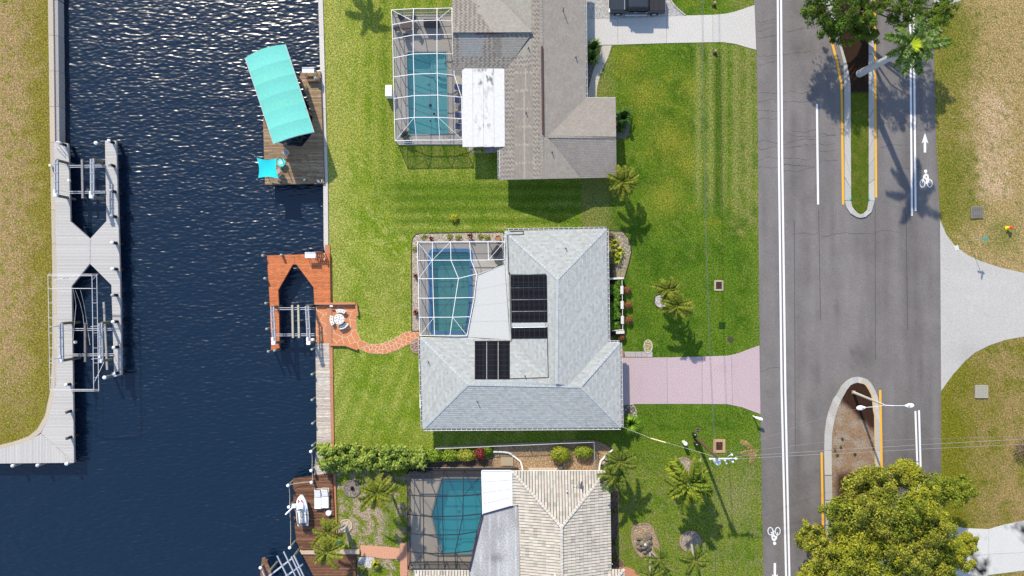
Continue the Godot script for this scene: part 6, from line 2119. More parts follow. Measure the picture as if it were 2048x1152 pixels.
	o.position = P(626.5, 679, 0.35)
	tag(o, "white control box at the inner end of the orange dock's lift", "control box")

# irregular stones: half planes between seeds cut the outline into cells, shrunk for the mortar
func flagstones(called: String, label: String, cat: String, pg: PackedVector2Array, count: int, sd: int):
	var r := RandomNumberGenerator.new()
	r.seed = sd
	var bb := Rect2(pg[0], Vector2.ZERO)
	for q in pg: bb = bb.expand(q)
	var seeds := []
	var want := count
	var tries := 0
	var area := 0.0
	for i in pg.size(): area += pg[i].cross(pg[(i + 1) % pg.size()]) * 0.5
	var far := sqrt(absf(area) / count) * 0.80
	while seeds.size() < want and tries < 4000:
		tries += 1
		var q := Vector2(r.randf_range(bb.position.x, bb.end.x), r.randf_range(bb.position.y, bb.end.y))
		if not Geometry2D.is_point_in_polygon(q, pg): continue
		var ok := true
		for s in seeds: if s.distance_to(q) < far * r.randf_range(0.6, 1.5): ok = false
		if ok: seeds.append(q)
	var root := thing(called, label, cat, Vector3(bb.get_center().x, 0.0, bb.get_center().y))
	var b := mb(C(0.68, 0.49, 0.33))
	b.prism(pg, -0.05, 0.035)
	obj("mortar", b, M.concrete, root)
	for s in seeds:
		var cell := PackedVector2Array([s + Vector2(-3, -3), s + Vector2(3, -3), s + Vector2(3, 3), s + Vector2(-3, 3)])
		for o in seeds:
			if o == s or o.distance_to(s) > 5.0: continue
			var m: Vector2 = (s + o) * 0.5
			var d: Vector2 = (o - s).normalized()
			var e := Vector2(-d.y, d.x)
			var hp := PackedVector2Array([m - e * 9.0, m + e * 9.0, m + e * 9.0 - d * 9.0, m - e * 9.0 - d * 9.0])
			var cut := Geometry2D.intersect_polygons(cell, hp)
			if cut.is_empty(): break
			cell = cut[0]
		for part in Geometry2D.intersect_polygons(cell, pg):
			for q in Geometry2D.offset_polygon(part, -0.045, Geometry2D.JOIN_ROUND):
				if q.size() < 3: continue
				b = mb(vary(C(0.60, 0.235, 0.115), 0.08))
				b.prism(q, 0.02, 0.052 + r.randf_range(-0.004, 0.004))
				obj("stone", b, M.concrete, root)

func dock_brown():
	var dy := 0.30
	var pg := poly([586, 958, 664, 947, 671, 1089, 671, 1099, 601, 1099, 593, 1084, 588, 1040], dy)
	var root := thing("dock", "dark brown wooden dock holding a jet ski and two loungers", "dock", P(630, 1020))
	var cols := [C(0.175, 0.088, 0.055), C(0.205, 0.105, 0.066), C(0.145, 0.074, 0.048), C(0.235, 0.132, 0.088)]
	planks("planks", root, pg, dy, 0.145, 0.014, cols, true, M.wood, 0.14, 0.035, 3.4)
	edge_boards(root, pg, dy - 0.03, C(0.10, 0.06, 0.04), M.timber)
	var low := poly([604, 1107, 668, 1107, 712, 1108, 712, 1230, 650, 1230, 627, 1152], 0.22)
	planks("planks", root, low, 0.22, 0.145, 0.014, [C(0.19, 0.095, 0.06), C(0.22, 0.115, 0.075), C(0.165, 0.085, 0.055)], true, M.wood, 0.12, 0.035, 4.4)
	edge_boards(root, low, 0.19, C(0.10, 0.06, 0.04), M.timber)
	var b := mb(C(0.55, 0.44, 0.33))
	b.prism(poly([601, 1099.5, 671, 1098.5, 720, 1098, 720, 1106, 671, 1106.5, 605, 1106.5]), -0.6, 0.34)
	obj("concrete_beam", b, M.concrete, root)
	var i := 0
	var tops := []
	for q in [[633, 894], [633.5, 931], [634, 954], [588.5, 960, 1], [590, 1002, 1], [592, 1081], [535, 1120]]:
		piling("grey-green piling with white ball cap, " + ["beside the sea grape hedge's end", "below the hedge on the walkway", "at the inner notch of the brown dock", "at the outer top corner of the brown dock", "by the jet ski's bow arm", "at the lower outer corner of the brown dock", "on the small pier at the bottom edge"][i], q[0], q[1], 1.05, 0.12, C(0.22, 0.25, 0.22), C(0.80, 0.82, 0.90), "ball capped pilings", false)
		var p := P(q[0], q[1], -1.15)
		tops.append(Vector3(p.x, 0.85, p.z))
		i += 1
	i = 0
	for q in [[0, 1], [1, 2], [2, 3], [3, 4], [4, 5]]:
		b = mb(C(0.55, 0.50, 0.40))
		var pts := []
		for k in 9: pts.append(tops[q[0]].lerp(tops[q[1]], k / 8.0) - Vector3(0, 0.22 * sin(k / 8.0 * PI), 0))
		b.path(pts, 0.022, 5)
		tag(obj("rope", b, M.fabric), "pale rope slung between ball capped pilings, %s span from the hedge" % ORD[i], "rope", "ropes between the pilings")
		i += 1
	jet_ski(P(606, 1019, 0.75))
	# swing arm that carries it
	var arm := thing("jet_ski_lift", "white davit arm reaching over the canal beside the jet ski", "lift", P(588, 1012, dy))
	b = mb(C(0.78, 0.80, 0.86))
	b.tube(P(588, 1012, 0.0), P(588, 1012, 1.2), 0.11, 0.11, 12)
	b.cbox(P(588, 1012, 1.25), Vector3(0.40, 0.30, 0.40), 0.05)
	obj("column", b, M.white, arm)
	b = mb(C(0.78, 0.80, 0.86))
	b.bar(P(588, 1012, 1.3), P(571, 1029, 1.3), 0.14, 0.16, 0.02)
	b.bar(P(588, 1012, 1.15), P(606, 1018, 0.85), 0.12, 0.12, 0.02)
	obj("arm", b, M.white, arm)
	var l := lounger("sun_lounger", "left one of two white cushioned loungers on the brown dock", P(637.5, 996, dy), PI, C(0.80, 0.80, 0.83), C(0.75, 0.75, 0.76), "white loungers on the brown dock", 0.66, 2.0)
	copy(l, "sun_lounger", "right one of two white cushioned loungers on the brown dock", P(652, 994.5, dy), PI)
	b = mb(C(0.70, 0.71, 0.72))
	b.lathe(Vector3.ZERO, [Vector2(0.20, 0.0), Vector2(0.05, 0.06), Vector2(0.05, 0.44), Vector2(0.25, 0.46), Vector2(0.27, 0.48), Vector2(0.25, 0.50), Vector2(0.0, 0.50)], 20)
	var o := obj("side_table", b, M.white)
	o.position = P(659, 1023.5, dy)
	tag(o, "small round white side table below the two loungers", "table")
	# the slanting lift and little pier at the bottom edge
	var pier := poly([524, 1116, 530, 1114, 540, 1136, 548, 1170, 520, 1170, 521, 1140], dy)
	root = thing("dock", "narrow wooden pier at the bottom edge left of the slanting boat lift", "dock", P(531, 1140))
	planks("planks", root, pier, dy, 0.145, 0.014, [C(0.24, 0.13, 0.085), C(0.28, 0.16, 0.11)], true, M.wood, 0.12, 0.035, 4.4)
	var lift := thing("boat_lift", "slanting aluminium boat lift rails at the bottom edge of the picture", "boat lift", Vector3(P(570, 1130).x, -1.15, P(570, 1130).z))
	for q in [[554.5, 1111.5, 588, 1180, 1.2], [567.5, 1103, 600, 1170, 1.2], [583, 1113, 612, 1175, 1.5], [588, 1111, 617, 1172, 1.5], [525, 1142, 545, 1190, 1.4]]:
		b = mb(C(0.50, 0.52, 0.57))
		b.bar(P(q[0], q[1], q[4]), P(q[2], q[3], q[4]), 0.12, 0.20, 0.02)
		obj("rail", b, M.metal, lift)
	for q in [[538, 1152, 584, 1117, 0.9], [548, 1170, 606, 1128, 0.4]]:
		b = mb(C(0.58, 0.60, 0.64))
		b.bar(P(q[0], q[1], q[4]), P(q[2], q[3], q[4]), 0.14, 0.22, 0.02)
		obj("cradle_beam", b, M.metal, lift)
	for q in [[596, 1102, 586, 1112], [548, 1132, 536, 1140]]:
		b = mb(C(0.20, 0.22, 0.20))
		var p := P(q[0], q[1], 0)
		b.tube(Vector3(p.x, -2.3, p.z), Vector3(p.x, 1.5, p.z), 0.13, 0.13, 10)
		obj("post", b, M.timber, lift)

func jet_ski(at: Vector3):
	# nose to -z
	var root := thing("jet_ski", "white and grey jet ski with red footwell panel parked on the brown dock", "jet ski", at, 0.06)
	var rings := []
	var prof := [[-1.55, 0.06, 0.52, 0.30], [-1.35, 0.28, 0.58, 0.16], [-1.0, 0.44, 0.62, 0.06], [-0.5, 0.55, 0.58, 0.0], [0.2, 0.60, 0.50, 0.0], [0.9, 0.60, 0.46, 0.0], [1.45, 0.54, 0.42, 0.04], [1.55, 0.50, 0.38, 0.08]]
	for q in prof: rings.append([Vector3(-q[1], q[2] * 0.8, q[0]), Vector3(-q[1] * 0.95, q[2] * 0.45, q[0]), Vector3(-q[1] * 0.4, q[3], q[0]), Vector3(q[1] * 0.4, q[3], q[0]), Vector3(q[1] * 0.95, q[2] * 0.45, q[0]), Vector3(q[1], q[2] * 0.8, q[0]), Vector3(q[1] * 0.7, q[2], q[0]), Vector3(-q[1] * 0.7, q[2], q[0])])
	var b := mb(C(0.72, 0.74, 0.78))
	b.loft(rings)
	obj("hull", b, M.carpaint, root, false)
	b = mb(C(0.75, 0.76, 0.80))
	var hood := []
	for q in [[-1.42, 0.08, 0.60], [-1.1, 0.26, 0.74], [-0.7, 0.34, 0.86], [-0.35, 0.30, 0.95], [-0.2, 0.24, 0.80]]: hood.append([Vector3(-q[1], 0.5, q[0]), Vector3(-q[1] * 0.75, q[2], q[0]), Vector3(q[1] * 0.75, q[2], q[0]), Vector3(q[1], 0.5, q[0])])
	b.loft(hood)
	obj("hood", b, M.carpaint, root, false)
	for s in [-1.0, 1.0]:
		b = mb(C(0.55, 0.02, 0.07))
		b.cbox(Vector3(s * 0.16, 0.82, -0.98), Vector3(0.13, 0.05, 0.55), 0.02, Basis(Vector3.UP, s * 0.18) * Basis(Vector3.RIGHT, 0.30))
		obj("red_panel", b, M.carpaint, root, false)
		b = mb(C(0.20, 0.20, 0.22))
		b.cbox(Vector3(s * 0.45, 0.48, 0.55), Vector3(0.16, 0.05, 1.5), 0.01)
		obj("footwell", b, M.rough, root, false)
		b = mb(C(0.3, 0.3, 0.33))
		b.cbox(Vector3(s * 0.42, 0.92, -0.55), Vector3(0.2, 0.12, 0.08), 0.03)
		obj("mirror", b, M.satin, root, false)
	b = mb(C(0.03, 0.03, 0.035))
	b.tube(Vector3(-0.38, 0.98, -0.18), Vector3(0.38, 0.98, -0.18), 0.025, 0.025, 8)
	b.tube(Vector3(0, 0.75, -0.3), Vector3(0, 0.98, -0.18), 0.05, 0.04, 8)
	obj("handlebar", b, M.satin, root, false)
	b = mb(C(0.34, 0.35, 0.37))
	b.cbox(Vector3(0, 0.66, 0.25), Vector3(0.36, 0.30, 0.75), 0.09, Basis.IDENTITY, 0.85, 0.95)
	b.cbox(Vector3(0, 0.72, 0.90), Vector3(0.38, 0.32, 0.55), 0.09, Basis.IDENTITY, 0.85, 0.9)
	obj("saddle", b, M.fabric, root, false)
	b = mb(C(0.15, 0.15, 0.17))
	b.cbox(Vector3(0, 0.44, 1.38), Vector3(0.8, 0.04, 0.32), 0.01)
	obj("boarding_platform", b, M.rough, root, false)
	# cradle bars below, resting on the dock
	b = mb(C(0.5, 0.5, 0.52))
	for z in [-0.6, 0.7]:
		b.cbox(Vector3(0, -0.05, z), Vector3(0.9, 0.09, 0.12), 0.01)
		for s in [-0.4, 0.4]: b.cbox(Vector3(s, -0.26, z), Vector3(0.08, 0.38, 0.08), 0.01)
	obj("cradle", b, M.metal, root, false)
# ---- yards, street furniture and plants
var chip: ArrayMesh
var pal := {}

func garden_bed(label: String, pg: PackedVector2Array, base: Color, cols: Array, per_m2: float, edge: Color, s0 := 0.05, s1 := 0.11, ew := 0.10, cat := "garden bed", avoid := []) -> Node3D:
	var c := Vector2.ZERO
	for q in pg: c += q / pg.size()
	var root := thing("garden_bed", label, cat, Vector3(c.x, 0, c.y))
	var b := mb()
	sheet(b, pg, 0.03, 0.5, noisy(base, 0.18, 30.0), [], 0.06)
	obj("soil", b, M.soil, root)
	var area := 0.0
	for i in pg.size(): area += pg[i].cross(pg[(i + 1) % pg.size()]) * 0.5
	var inner := Geometry2D.offset_polygon(pg, -0.03)
	if inner.size() > 0: scatter("stones", inner[0], 0.035, int(absf(area) * per_m2), chip.duplicate(), M.stone, cols, s0, s1, root, avoid)
	if ew > 0.0:
		for i in pg.size():
			var a := pg[i]
			var e := pg[(i + 1) % pg.size()]
			if (e - a).length() < 0.05: continue
			b = mb(vary(edge, 0.12))
			b.bar(Vector3(a.x, 0.035, a.y), Vector3(e.x, 0.035, e.y), ew, 0.11, 0.015)
			obj("edging", b, M.concrete, root)
	return root

func slab_drive(called: String, quads: Array, y: float, col: Color, tone: float, stain: float, stain_c: Color, m: Material, label := ""):
	var b := mb(col * 0.45)
	var first: MeshInstance3D = null
	for q in quads:
		b = mb()
		var k := 1.0 + rf(-tone, tone)
		var pg := poly(q)
		for z in Geometry2D.offset_polygon(pg, -0.012, Geometry2D.JOIN_MITER):
			sheet(b, z, y, 0.35, func(p: Vector2) -> Color:
				var n := nz.get_noise_2d(p.x * 9.0, p.y * 9.0)
				var f := nz.get_noise_2d(p.x * 50.0 + 9.0, p.y * 50.0)
				var s := clampf(n * 1.6 + f * 0.9 - 0.15, 0.0, 1.0) * stain
				return (col * k * (1.0 + 0.05 * n + 0.03 * f)).lerp(stain_c, s), [], 0.12)
		if first == null: first = struct(called, b, m)
		else: obj("slab", b, m, first)

func build_yards():
	var cb := mb()
	cb.cbox(Vector3.ZERO, Vector3(1.2, 1.0, 0.9), 0.28)
	chip = cb.mesh()
	# drives and walks
	var white := C(0.56, 0.545, 0.52)
	slab_drive("driveway", [[1169, 38.5, 1235.5, 37, 1235.5, 89.8, 1169, 90.5], [1235.5, 37, 1333, 33, 1333, 86.5, 1235.5, 89.8], [1333, 33, 1371, 31, 1425.6, 29.5, 1425.6, 84.8, 1333, 86.5], [1425.6, 29.5, 1454, 27, 1470, 23, 1485.5, 18, 1498, 13.5, 1509, 10, 1512.5, 100, 1490, 94, 1472.5, 88.5, 1446.5, 84.6, 1425.6, 84.8]], 0.036, white, 0.03, 0.40, C(0.44, 0.42, 0.39), M.concrete)
	slab_drive("front_walk", [[1204, 91, 1224, 90.6, 1216, 116, 1210, 128, 1193, 124, 1199, 108], [1193, 124, 1210, 128, 1202, 146, 1198, 160, 1182, 158, 1186, 142], [1182, 158, 1198, 160, 1194, 178, 1193, 198, 1175, 198, 1177, 178]], 0.040, C(0.50, 0.46, 0.40), 0.03, 0.2, C(0.38, 0.35, 0.3), M.concrete)
	var pink := C(0.50, 0.395, 0.425)
	slab_drive("driveway", [[1241, 715, 1333.6, 714.5, 1335, 808, 1243, 808.5], [1333.6, 714.5, 1394, 713, 1404, 712.8, 1404.5, 808, 1335, 808], [1404, 712.8, 1455, 711, 1463, 709.5, 1464.5, 810.5, 1455, 808.5, 1404.5, 808], [1463, 709.5, 1475, 706.5, 1489, 701.6, 1503, 696, 1519, 690.6, 1521, 828.5, 1502, 821.5, 1484, 814.6, 1464.5, 810.5]], 0.036, pink, 0.03, 0.40, C(0.40, 0.31, 0.35), M.concrete)
	slab_drive("paver_walk", [[1248, 703, 1271, 703, 1271, 714, 1250, 714], [1271, 703, 1283, 703, 1283, 714, 1271, 714], [1283, 703, 1294, 703, 1294, 714, 1283, 714], [1294, 703, 1305, 703.5, 1305, 714, 1294, 714]], 0.040, C(0.46, 0.41, 0.41), 0.08, 0.3, C(0.36, 0.33, 0.33), M.concrete)
	slab_drive("entry_walk", [[1216, 672, 1226, 676, 1235, 684, 1216, 684], [1241, 690, 1248, 703, 1248, 714, 1241, 714]], 0.034, C(0.34, 0.17, 0.15), 0.02, 0.3, C(0.28, 0.15, 0.14), M.concrete)
	slab_drive("driveway", [[1884, 1036, 1897, 1049, 1930, 1056, 1977, 1058, 1977, 1108, 1886, 1120], [1977, 1058, 2008, 1049, 2048, 1041, 2160, 1035, 2160, 1100, 1977, 1108], [1886, 1120, 1977, 1108, 1977, 1150, 1930, 1175, 1886, 1215], [1977, 1108, 2160, 1100, 2160, 1136, 2048, 1141, 1977, 1150]], 0.036, C(0.60, 0.60, 0.59), 0.03, 1.6, C(0.20, 0.20, 0.20), M.concrete)
	slab_drive("driveway", [[1867, 14, 1885, 12, 1905, 8, 1925, 0, 1960, -30, 2200, -60, 2200, -130, 1867, -130]], 0.036, C(0.42, 0.41, 0.41), 0.02, 0.5, C(0.3, 0.3, 0.3), M.concrete)
	var salmon := C(0.60, 0.32, 0.215)
	slab_drive("garden_path", [[720, 1090, 745, 1091, 800, 1096, 800, 1118, 763, 1117, 740, 1113, 722, 1112], [800, 1086, 822, 1086, 822, 1140, 815, 1143, 815, 1240, 802, 1240, 800, 1140]], 0.06, salmon, 0.05, 0.3, C(0.48, 0.26, 0.18), M.concrete)
	slab_drive("round_patio", [[1232, 1133, 1250, 1133, 1264, 1137, 1275, 1143, 1282, 1153, 1284, 1170, 1232, 1170]], 0.04, C(0.52, 0.25, 0.16), 0.02, 0.3, C(0.4, 0.2, 0.14), M.concrete)
	slab_drive("paver_path", [[818, 936.5, 900, 935.5, 900, 957, 818, 957], [900, 935.5, 963, 935, 963, 957, 900, 957], [963, 935, 1040, 934.5, 1040, 957, 963, 957]], 0.05, C(0.060, 0.060, 0.068), 0.05, 0.3, C(0.10, 0.09, 0.08), M.concrete)
	var b := mb()
	sheet(b, poly([1171, -70, 1332, -70, 1336, -10, 1348, 12, 1371, 31, 1333, 33, 1235, 37, 1171, 38.5]), 0.020, 0.4, noisy(C(0.47, 0.46, 0.45), 0.16, 40.0))
	var pk := struct("gravel_parking", b, M.soil)
	scatter("stones", poly([1173, -5, 1338, -5, 1366, 29, 1300, 34, 1173, 37]), 0.022, 2600, chip.duplicate(), M.stone, [C(0.55, 0.54, 0.53), C(0.40, 0.39, 0.38), C(0.62, 0.6, 0.57)], 0.04, 0.09, pk)
	b = mb(C(0.5, 0.48, 0.44))
	for q in [[1336, -10, 1348, 12], [1348, 12, 1371, 30.5]]: b.bar(P(q[0], q[1], 0.05), P(q[2], q[3], 0.05), 0.12, 0.12, 0.02)
	tag(obj("border_kerb", b, M.concrete), "curved pale border between the gravel parking strip and the lawn", "kerb")
	beds()
	planting()
	street_things()
	wires()
	truck(P(1274.5, 6, 0.9))

func beds():
	var shell := [C(0.62, 0.56, 0.48), C(0.52, 0.45, 0.37), C(0.70, 0.66, 0.60), C(0.40, 0.33, 0.26)]
	var tan := [C(0.50, 0.36, 0.22), C(0.40, 0.27, 0.15), C(0.58, 0.46, 0.31), C(0.30, 0.20, 0.12)]
	var mulch := [C(0.11, 0.075, 0.055), C(0.16, 0.11, 0.08), C(0.075, 0.05, 0.04), C(0.22, 0.16, 0.12)]
	var black := C(0.06, 0.055, 0.05)
	garden_bed("white shell bed wrapped round the middle white pool cage", poly([823.5, 662, 823, 492, 825, 477, 832, 469, 842, 466.5, 920, 465, 1007, 464, 1008, 484, 836, 484, 838.5, 520, 840, 600, 841, 662]), C(0.46, 0.40, 0.32), shell, 45.0, black, 0.05, 0.11, 0.07)
	garden_bed("curved planting bed with weeds and white stones at the middle house's top right corner", poly([1216, 461, 1244, 462, 1254, 472, 1261, 488, 1262, 505, 1258, 525, 1252, 545, 1249, 556, 1216, 556]), C(0.30, 0.26, 0.17), [C(0.5, 0.46, 0.42), C(0.30, 0.25, 0.2), C(0.58, 0.55, 0.5)], 22.0, black, 0.06, 0.13, 0.07)
	garden_bed("dark soil bed of ferns behind the white slat screens", poly([1216, 558, 1242, 558, 1246, 600, 1247, 662, 1226, 672, 1216, 672]), C(0.06, 0.045, 0.035), mulch, 20.0, black, 0.04, 0.09, 0.0)
	garden_bed("small stony bed between pink driveway and spiky green bush", poly([1244, 809, 1266, 809, 1272, 820, 1274, 836, 1244, 836]), C(0.16, 0.13, 0.11), [C(0.6, 0.58, 0.55), C(0.2, 0.18, 0.16), C(0.4, 0.37, 0.34)], 40.0, C(0.4, 0.38, 0.35), 0.05, 0.12, 0.07)
	garden_bed("little half round bed of pink stones at the end of the flagstone path", circle(P2(834, 692), 0.62, 20, 0.0, 0.72), C(0.30, 0.22, 0.18), [C(0.5, 0.38, 0.34), C(0.4, 0.28, 0.24)], 30.0, C(0.40, 0.30, 0.26), 0.10, 0.2, 0.10)
	garden_bed("tiny oval bed of yellowish stones beside the paver walk", circle(P2(1296, 693), 0.42, 20, 0.0, 0.66), C(0.34, 0.30, 0.16), [C(0.55, 0.5, 0.36), C(0.4, 0.38, 0.14)], 50.0, C(0.55, 0.52, 0.46), 0.07, 0.15, 0.09)
	garden_bed("white gravel ring under the pair of palms on the middle lawn", circle(P2(1325, 602), 0.86, 24, 0.04, 0.72), C(0.45, 0.43, 0.42), [C(0.62, 0.6, 0.6), C(0.45, 0.43, 0.43), C(0.72, 0.7, 0.7)], 60.0, black, 0.05, 0.11, 0.06)
	garden_bed("long tan gravel bed between the fence and the lower house", poly([988, 888, 1100, 884, 1186, 881, 1200, 884, 1226, 897, 1203, 921, 1198, 941, 1040, 941, 1036, 934, 985, 935]), C(0.40, 0.28, 0.17), tan, 34.0, C(0.3, 0.2, 0.15), 0.05, 0.12, 0.06)
	garden_bed("dark mulch strip under the yellow green shrubs by the grey paver path", poly([822, 925, 905, 922, 988, 915, 985, 934, 822, 935.5]), C(0.13, 0.09, 0.07), mulch, 30.0, C(0.42, 0.36, 0.28), 0.05, 0.11, 0.06)
	garden_bed("brown mulch strip along the tiled house's right eaves", smooth([1214, 972, 1233, 972, 1236, 1000, 1236, 1050, 1234, 1075, 1231, 1092, 1236, 1112, 1248, 1130, 1214, 1132]), C(0.17, 0.12, 0.09), mulch, 34.0, C(0.34, 0.24, 0.18), 0.05, 0.12, 0.06)
	garden_bed("large kidney shaped gravel bed holding the grey rock fountain", smooth([1273, 1050, 1290, 1047, 1304, 1053, 1309, 1068, 1316, 1086, 1319, 1103, 1311, 1118, 1298, 1120, 1281, 1112, 1269, 1096, 1264, 1076, 1265, 1060], 0.0, true, 4), C(0.38, 0.29, 0.20), tan, 50.0, C(0.34, 0.235, 0.185), 0.05, 0.11, 0.16)
	garden_bed("round gravel bed with a leaning palm near the bottom edge", circle(P2(1380.5, 1083), 1.02, 28), C(0.34, 0.28, 0.22), [C(0.42, 0.36, 0.30), C(0.30, 0.25, 0.21), C(0.5, 0.44, 0.38)], 50.0, C(0.36, 0.255, 0.205), 0.05, 0.11, 0.15)
	garden_bed("round gravel bed half hidden by the big feathery palm", circle(P2(1366, 936), 1.02, 28), C(0.38, 0.31, 0.24), [C(0.5, 0.42, 0.35), C(0.40, 0.32, 0.26), C(0.55, 0.48, 0.4)], 50.0, C(0.36, 0.255, 0.205), 0.05, 0.11, 0.15)
	garden_bed("round grey pebble bed with a black stump in the lower back garden", circle(P2(704.5, 977), 0.80, 26, 0.0, 0.84), C(0.24, 0.20, 0.17), [C(0.34, 0.3, 0.26), C(0.22, 0.19, 0.17), C(0.42, 0.37, 0.33)], 55.0, C(0.22, 0.19, 0.17), 0.05, 0.11, 0.13)
	garden_bed("round brown pebble bed under the palm beside the hedge", circle(P2(773.5, 959), 0.66, 24), C(0.22, 0.16, 0.12), mulch + [C(0.3, 0.22, 0.17)], 55.0, C(0.26, 0.19, 0.15), 0.05, 0.1, 0.12)
	garden_bed("round cream paver ring at the foot of the twin palms", circle(P2(692, 1051), 0.60, 22), C(0.52, 0.44, 0.34), [C(0.6, 0.52, 0.4), C(0.5, 0.42, 0.32)], 40.0, C(0.55, 0.46, 0.34), 0.06, 0.13, 0.14)
	garden_bed("white gravel bed beside the salmon path in the lower back garden", poly([720, 1115, 735, 1113, 748, 1115, 751, 1128, 742, 1137, 733, 1134, 724, 1150, 715, 1152, 715, 1125]), C(0.55, 0.55, 0.55), [C(0.7, 0.7, 0.7), C(0.55, 0.55, 0.55)], 70.0, C(0.4, 0.35, 0.3), 0.05, 0.11, 0.0)
	garden_bed("dark gravel strip between the upper house and the curving front walk", poly([1171, 92, 1203, 92, 1198, 107, 1192, 123, 1185, 142, 1181, 158, 1176, 178, 1174, 196, 1171, 196]), C(0.20, 0.18, 0.17), [C(0.30, 0.28, 0.27), C(0.18, 0.16, 0.15), C(0.42, 0.39, 0.37)], 34.0, C(0.3, 0.26, 0.22), 0.05, 0.11, 0.05)
	garden_bed("shaded pebble patch under the bush at the upper house's gable", circle(P2(1241, 252), 1.0, 22, 0.05, 1.3), C(0.22, 0.19, 0.16), [C(0.34, 0.31, 0.28), C(0.2, 0.18, 0.16)], 34.0, C(0.3, 0.27, 0.24), 0.05, 0.11, 0.0)
	garden_bed("white gravel strip below the white flat patio roof", poly([936, 292, 998, 290, 998, 304, 980, 306, 940, 305]), C(0.45, 0.44, 0.43), [C(0.6, 0.6, 0.6), C(0.4, 0.4, 0.4)], 45.0, C(0.3, 0.3, 0.3), 0.05, 0.11, 0.0)
	# boulders of the dry fountain
	var rk := thing("rock_fountain", "heap of grey boulders in the kidney shaped gravel bed", "rock fountain", P(1288, 1084))
	for i in 26:
		var a := rf(0, TAU)
		var d := sqrt(rng.randf())
		var s := rf(0.16, 0.34)
		var b := mb(vary(C(0.20, 0.175, 0.14), 0.25))
		rock(b, Vector3(cos(a) * d * 0.72, 0.12 + (1.0 - d) * 0.45, sin(a) * d * 0.95), s)
		obj("boulder", b, M.stone, rk, false)
	var b := mb(C(0.62, 0.60, 0.56))
	rock(b, Vector3(0.02, 0.62, 0.1), 0.16)
	obj("pale_stone", b, M.stone, rk, false)
	# field stones by the lower house's corner
	var i := 0
	for q in [[1207, 926, 0.24], [1213, 918, 0.2], [1218, 911, 0.22], [1209, 934, 0.18], [1215, 928, 0.2], [1206, 918, 0.16]]:
		b = mb(vary(C(0.38, 0.32, 0.26), 0.15))
		rock(b, Vector3(0, 0.08, 0), q[2])
		var which: String = ["left one in the middle row", "centre one in the row above", "topmost, against the white kerb", "lowest, at the roof's corner", "right one in the lower row", "upper left one"][i]
		var o := obj("boulder", b, M.stone)
		o.position = P(q[0], q[1], 0.02)
		tag(o, "tan boulder at the tiled house's upper right corner, " + which, "boulder", "boulders at the tiled house's corner")
		i += 1

func rock(b: MB, c: Vector3, s: float):
	var k := 7
	var m := 5
	var f := func(i: int, j: int) -> Vector3:
		var t := TAU * (i % k) / k
		var u := PI * j / m
		var d := Vector3(sin(u) * cos(t), cos(u) * 0.7, sin(u) * sin(t))
		return c + d * s * (1.0 + 0.35 * nz.get_noise_3d(c.x * 40.0 + d.x * 45.0, c.z * 40.0 + d.y * 45.0, d.z * 45.0))
	for j in m:
		for i in k: b.quad(f.call(i, j), f.call(i + 1, j), f.call(i + 1, j + 1), f.call(i, j + 1), f.call(i, j) + f.call(i + 1, j + 1) - c * 2.0)

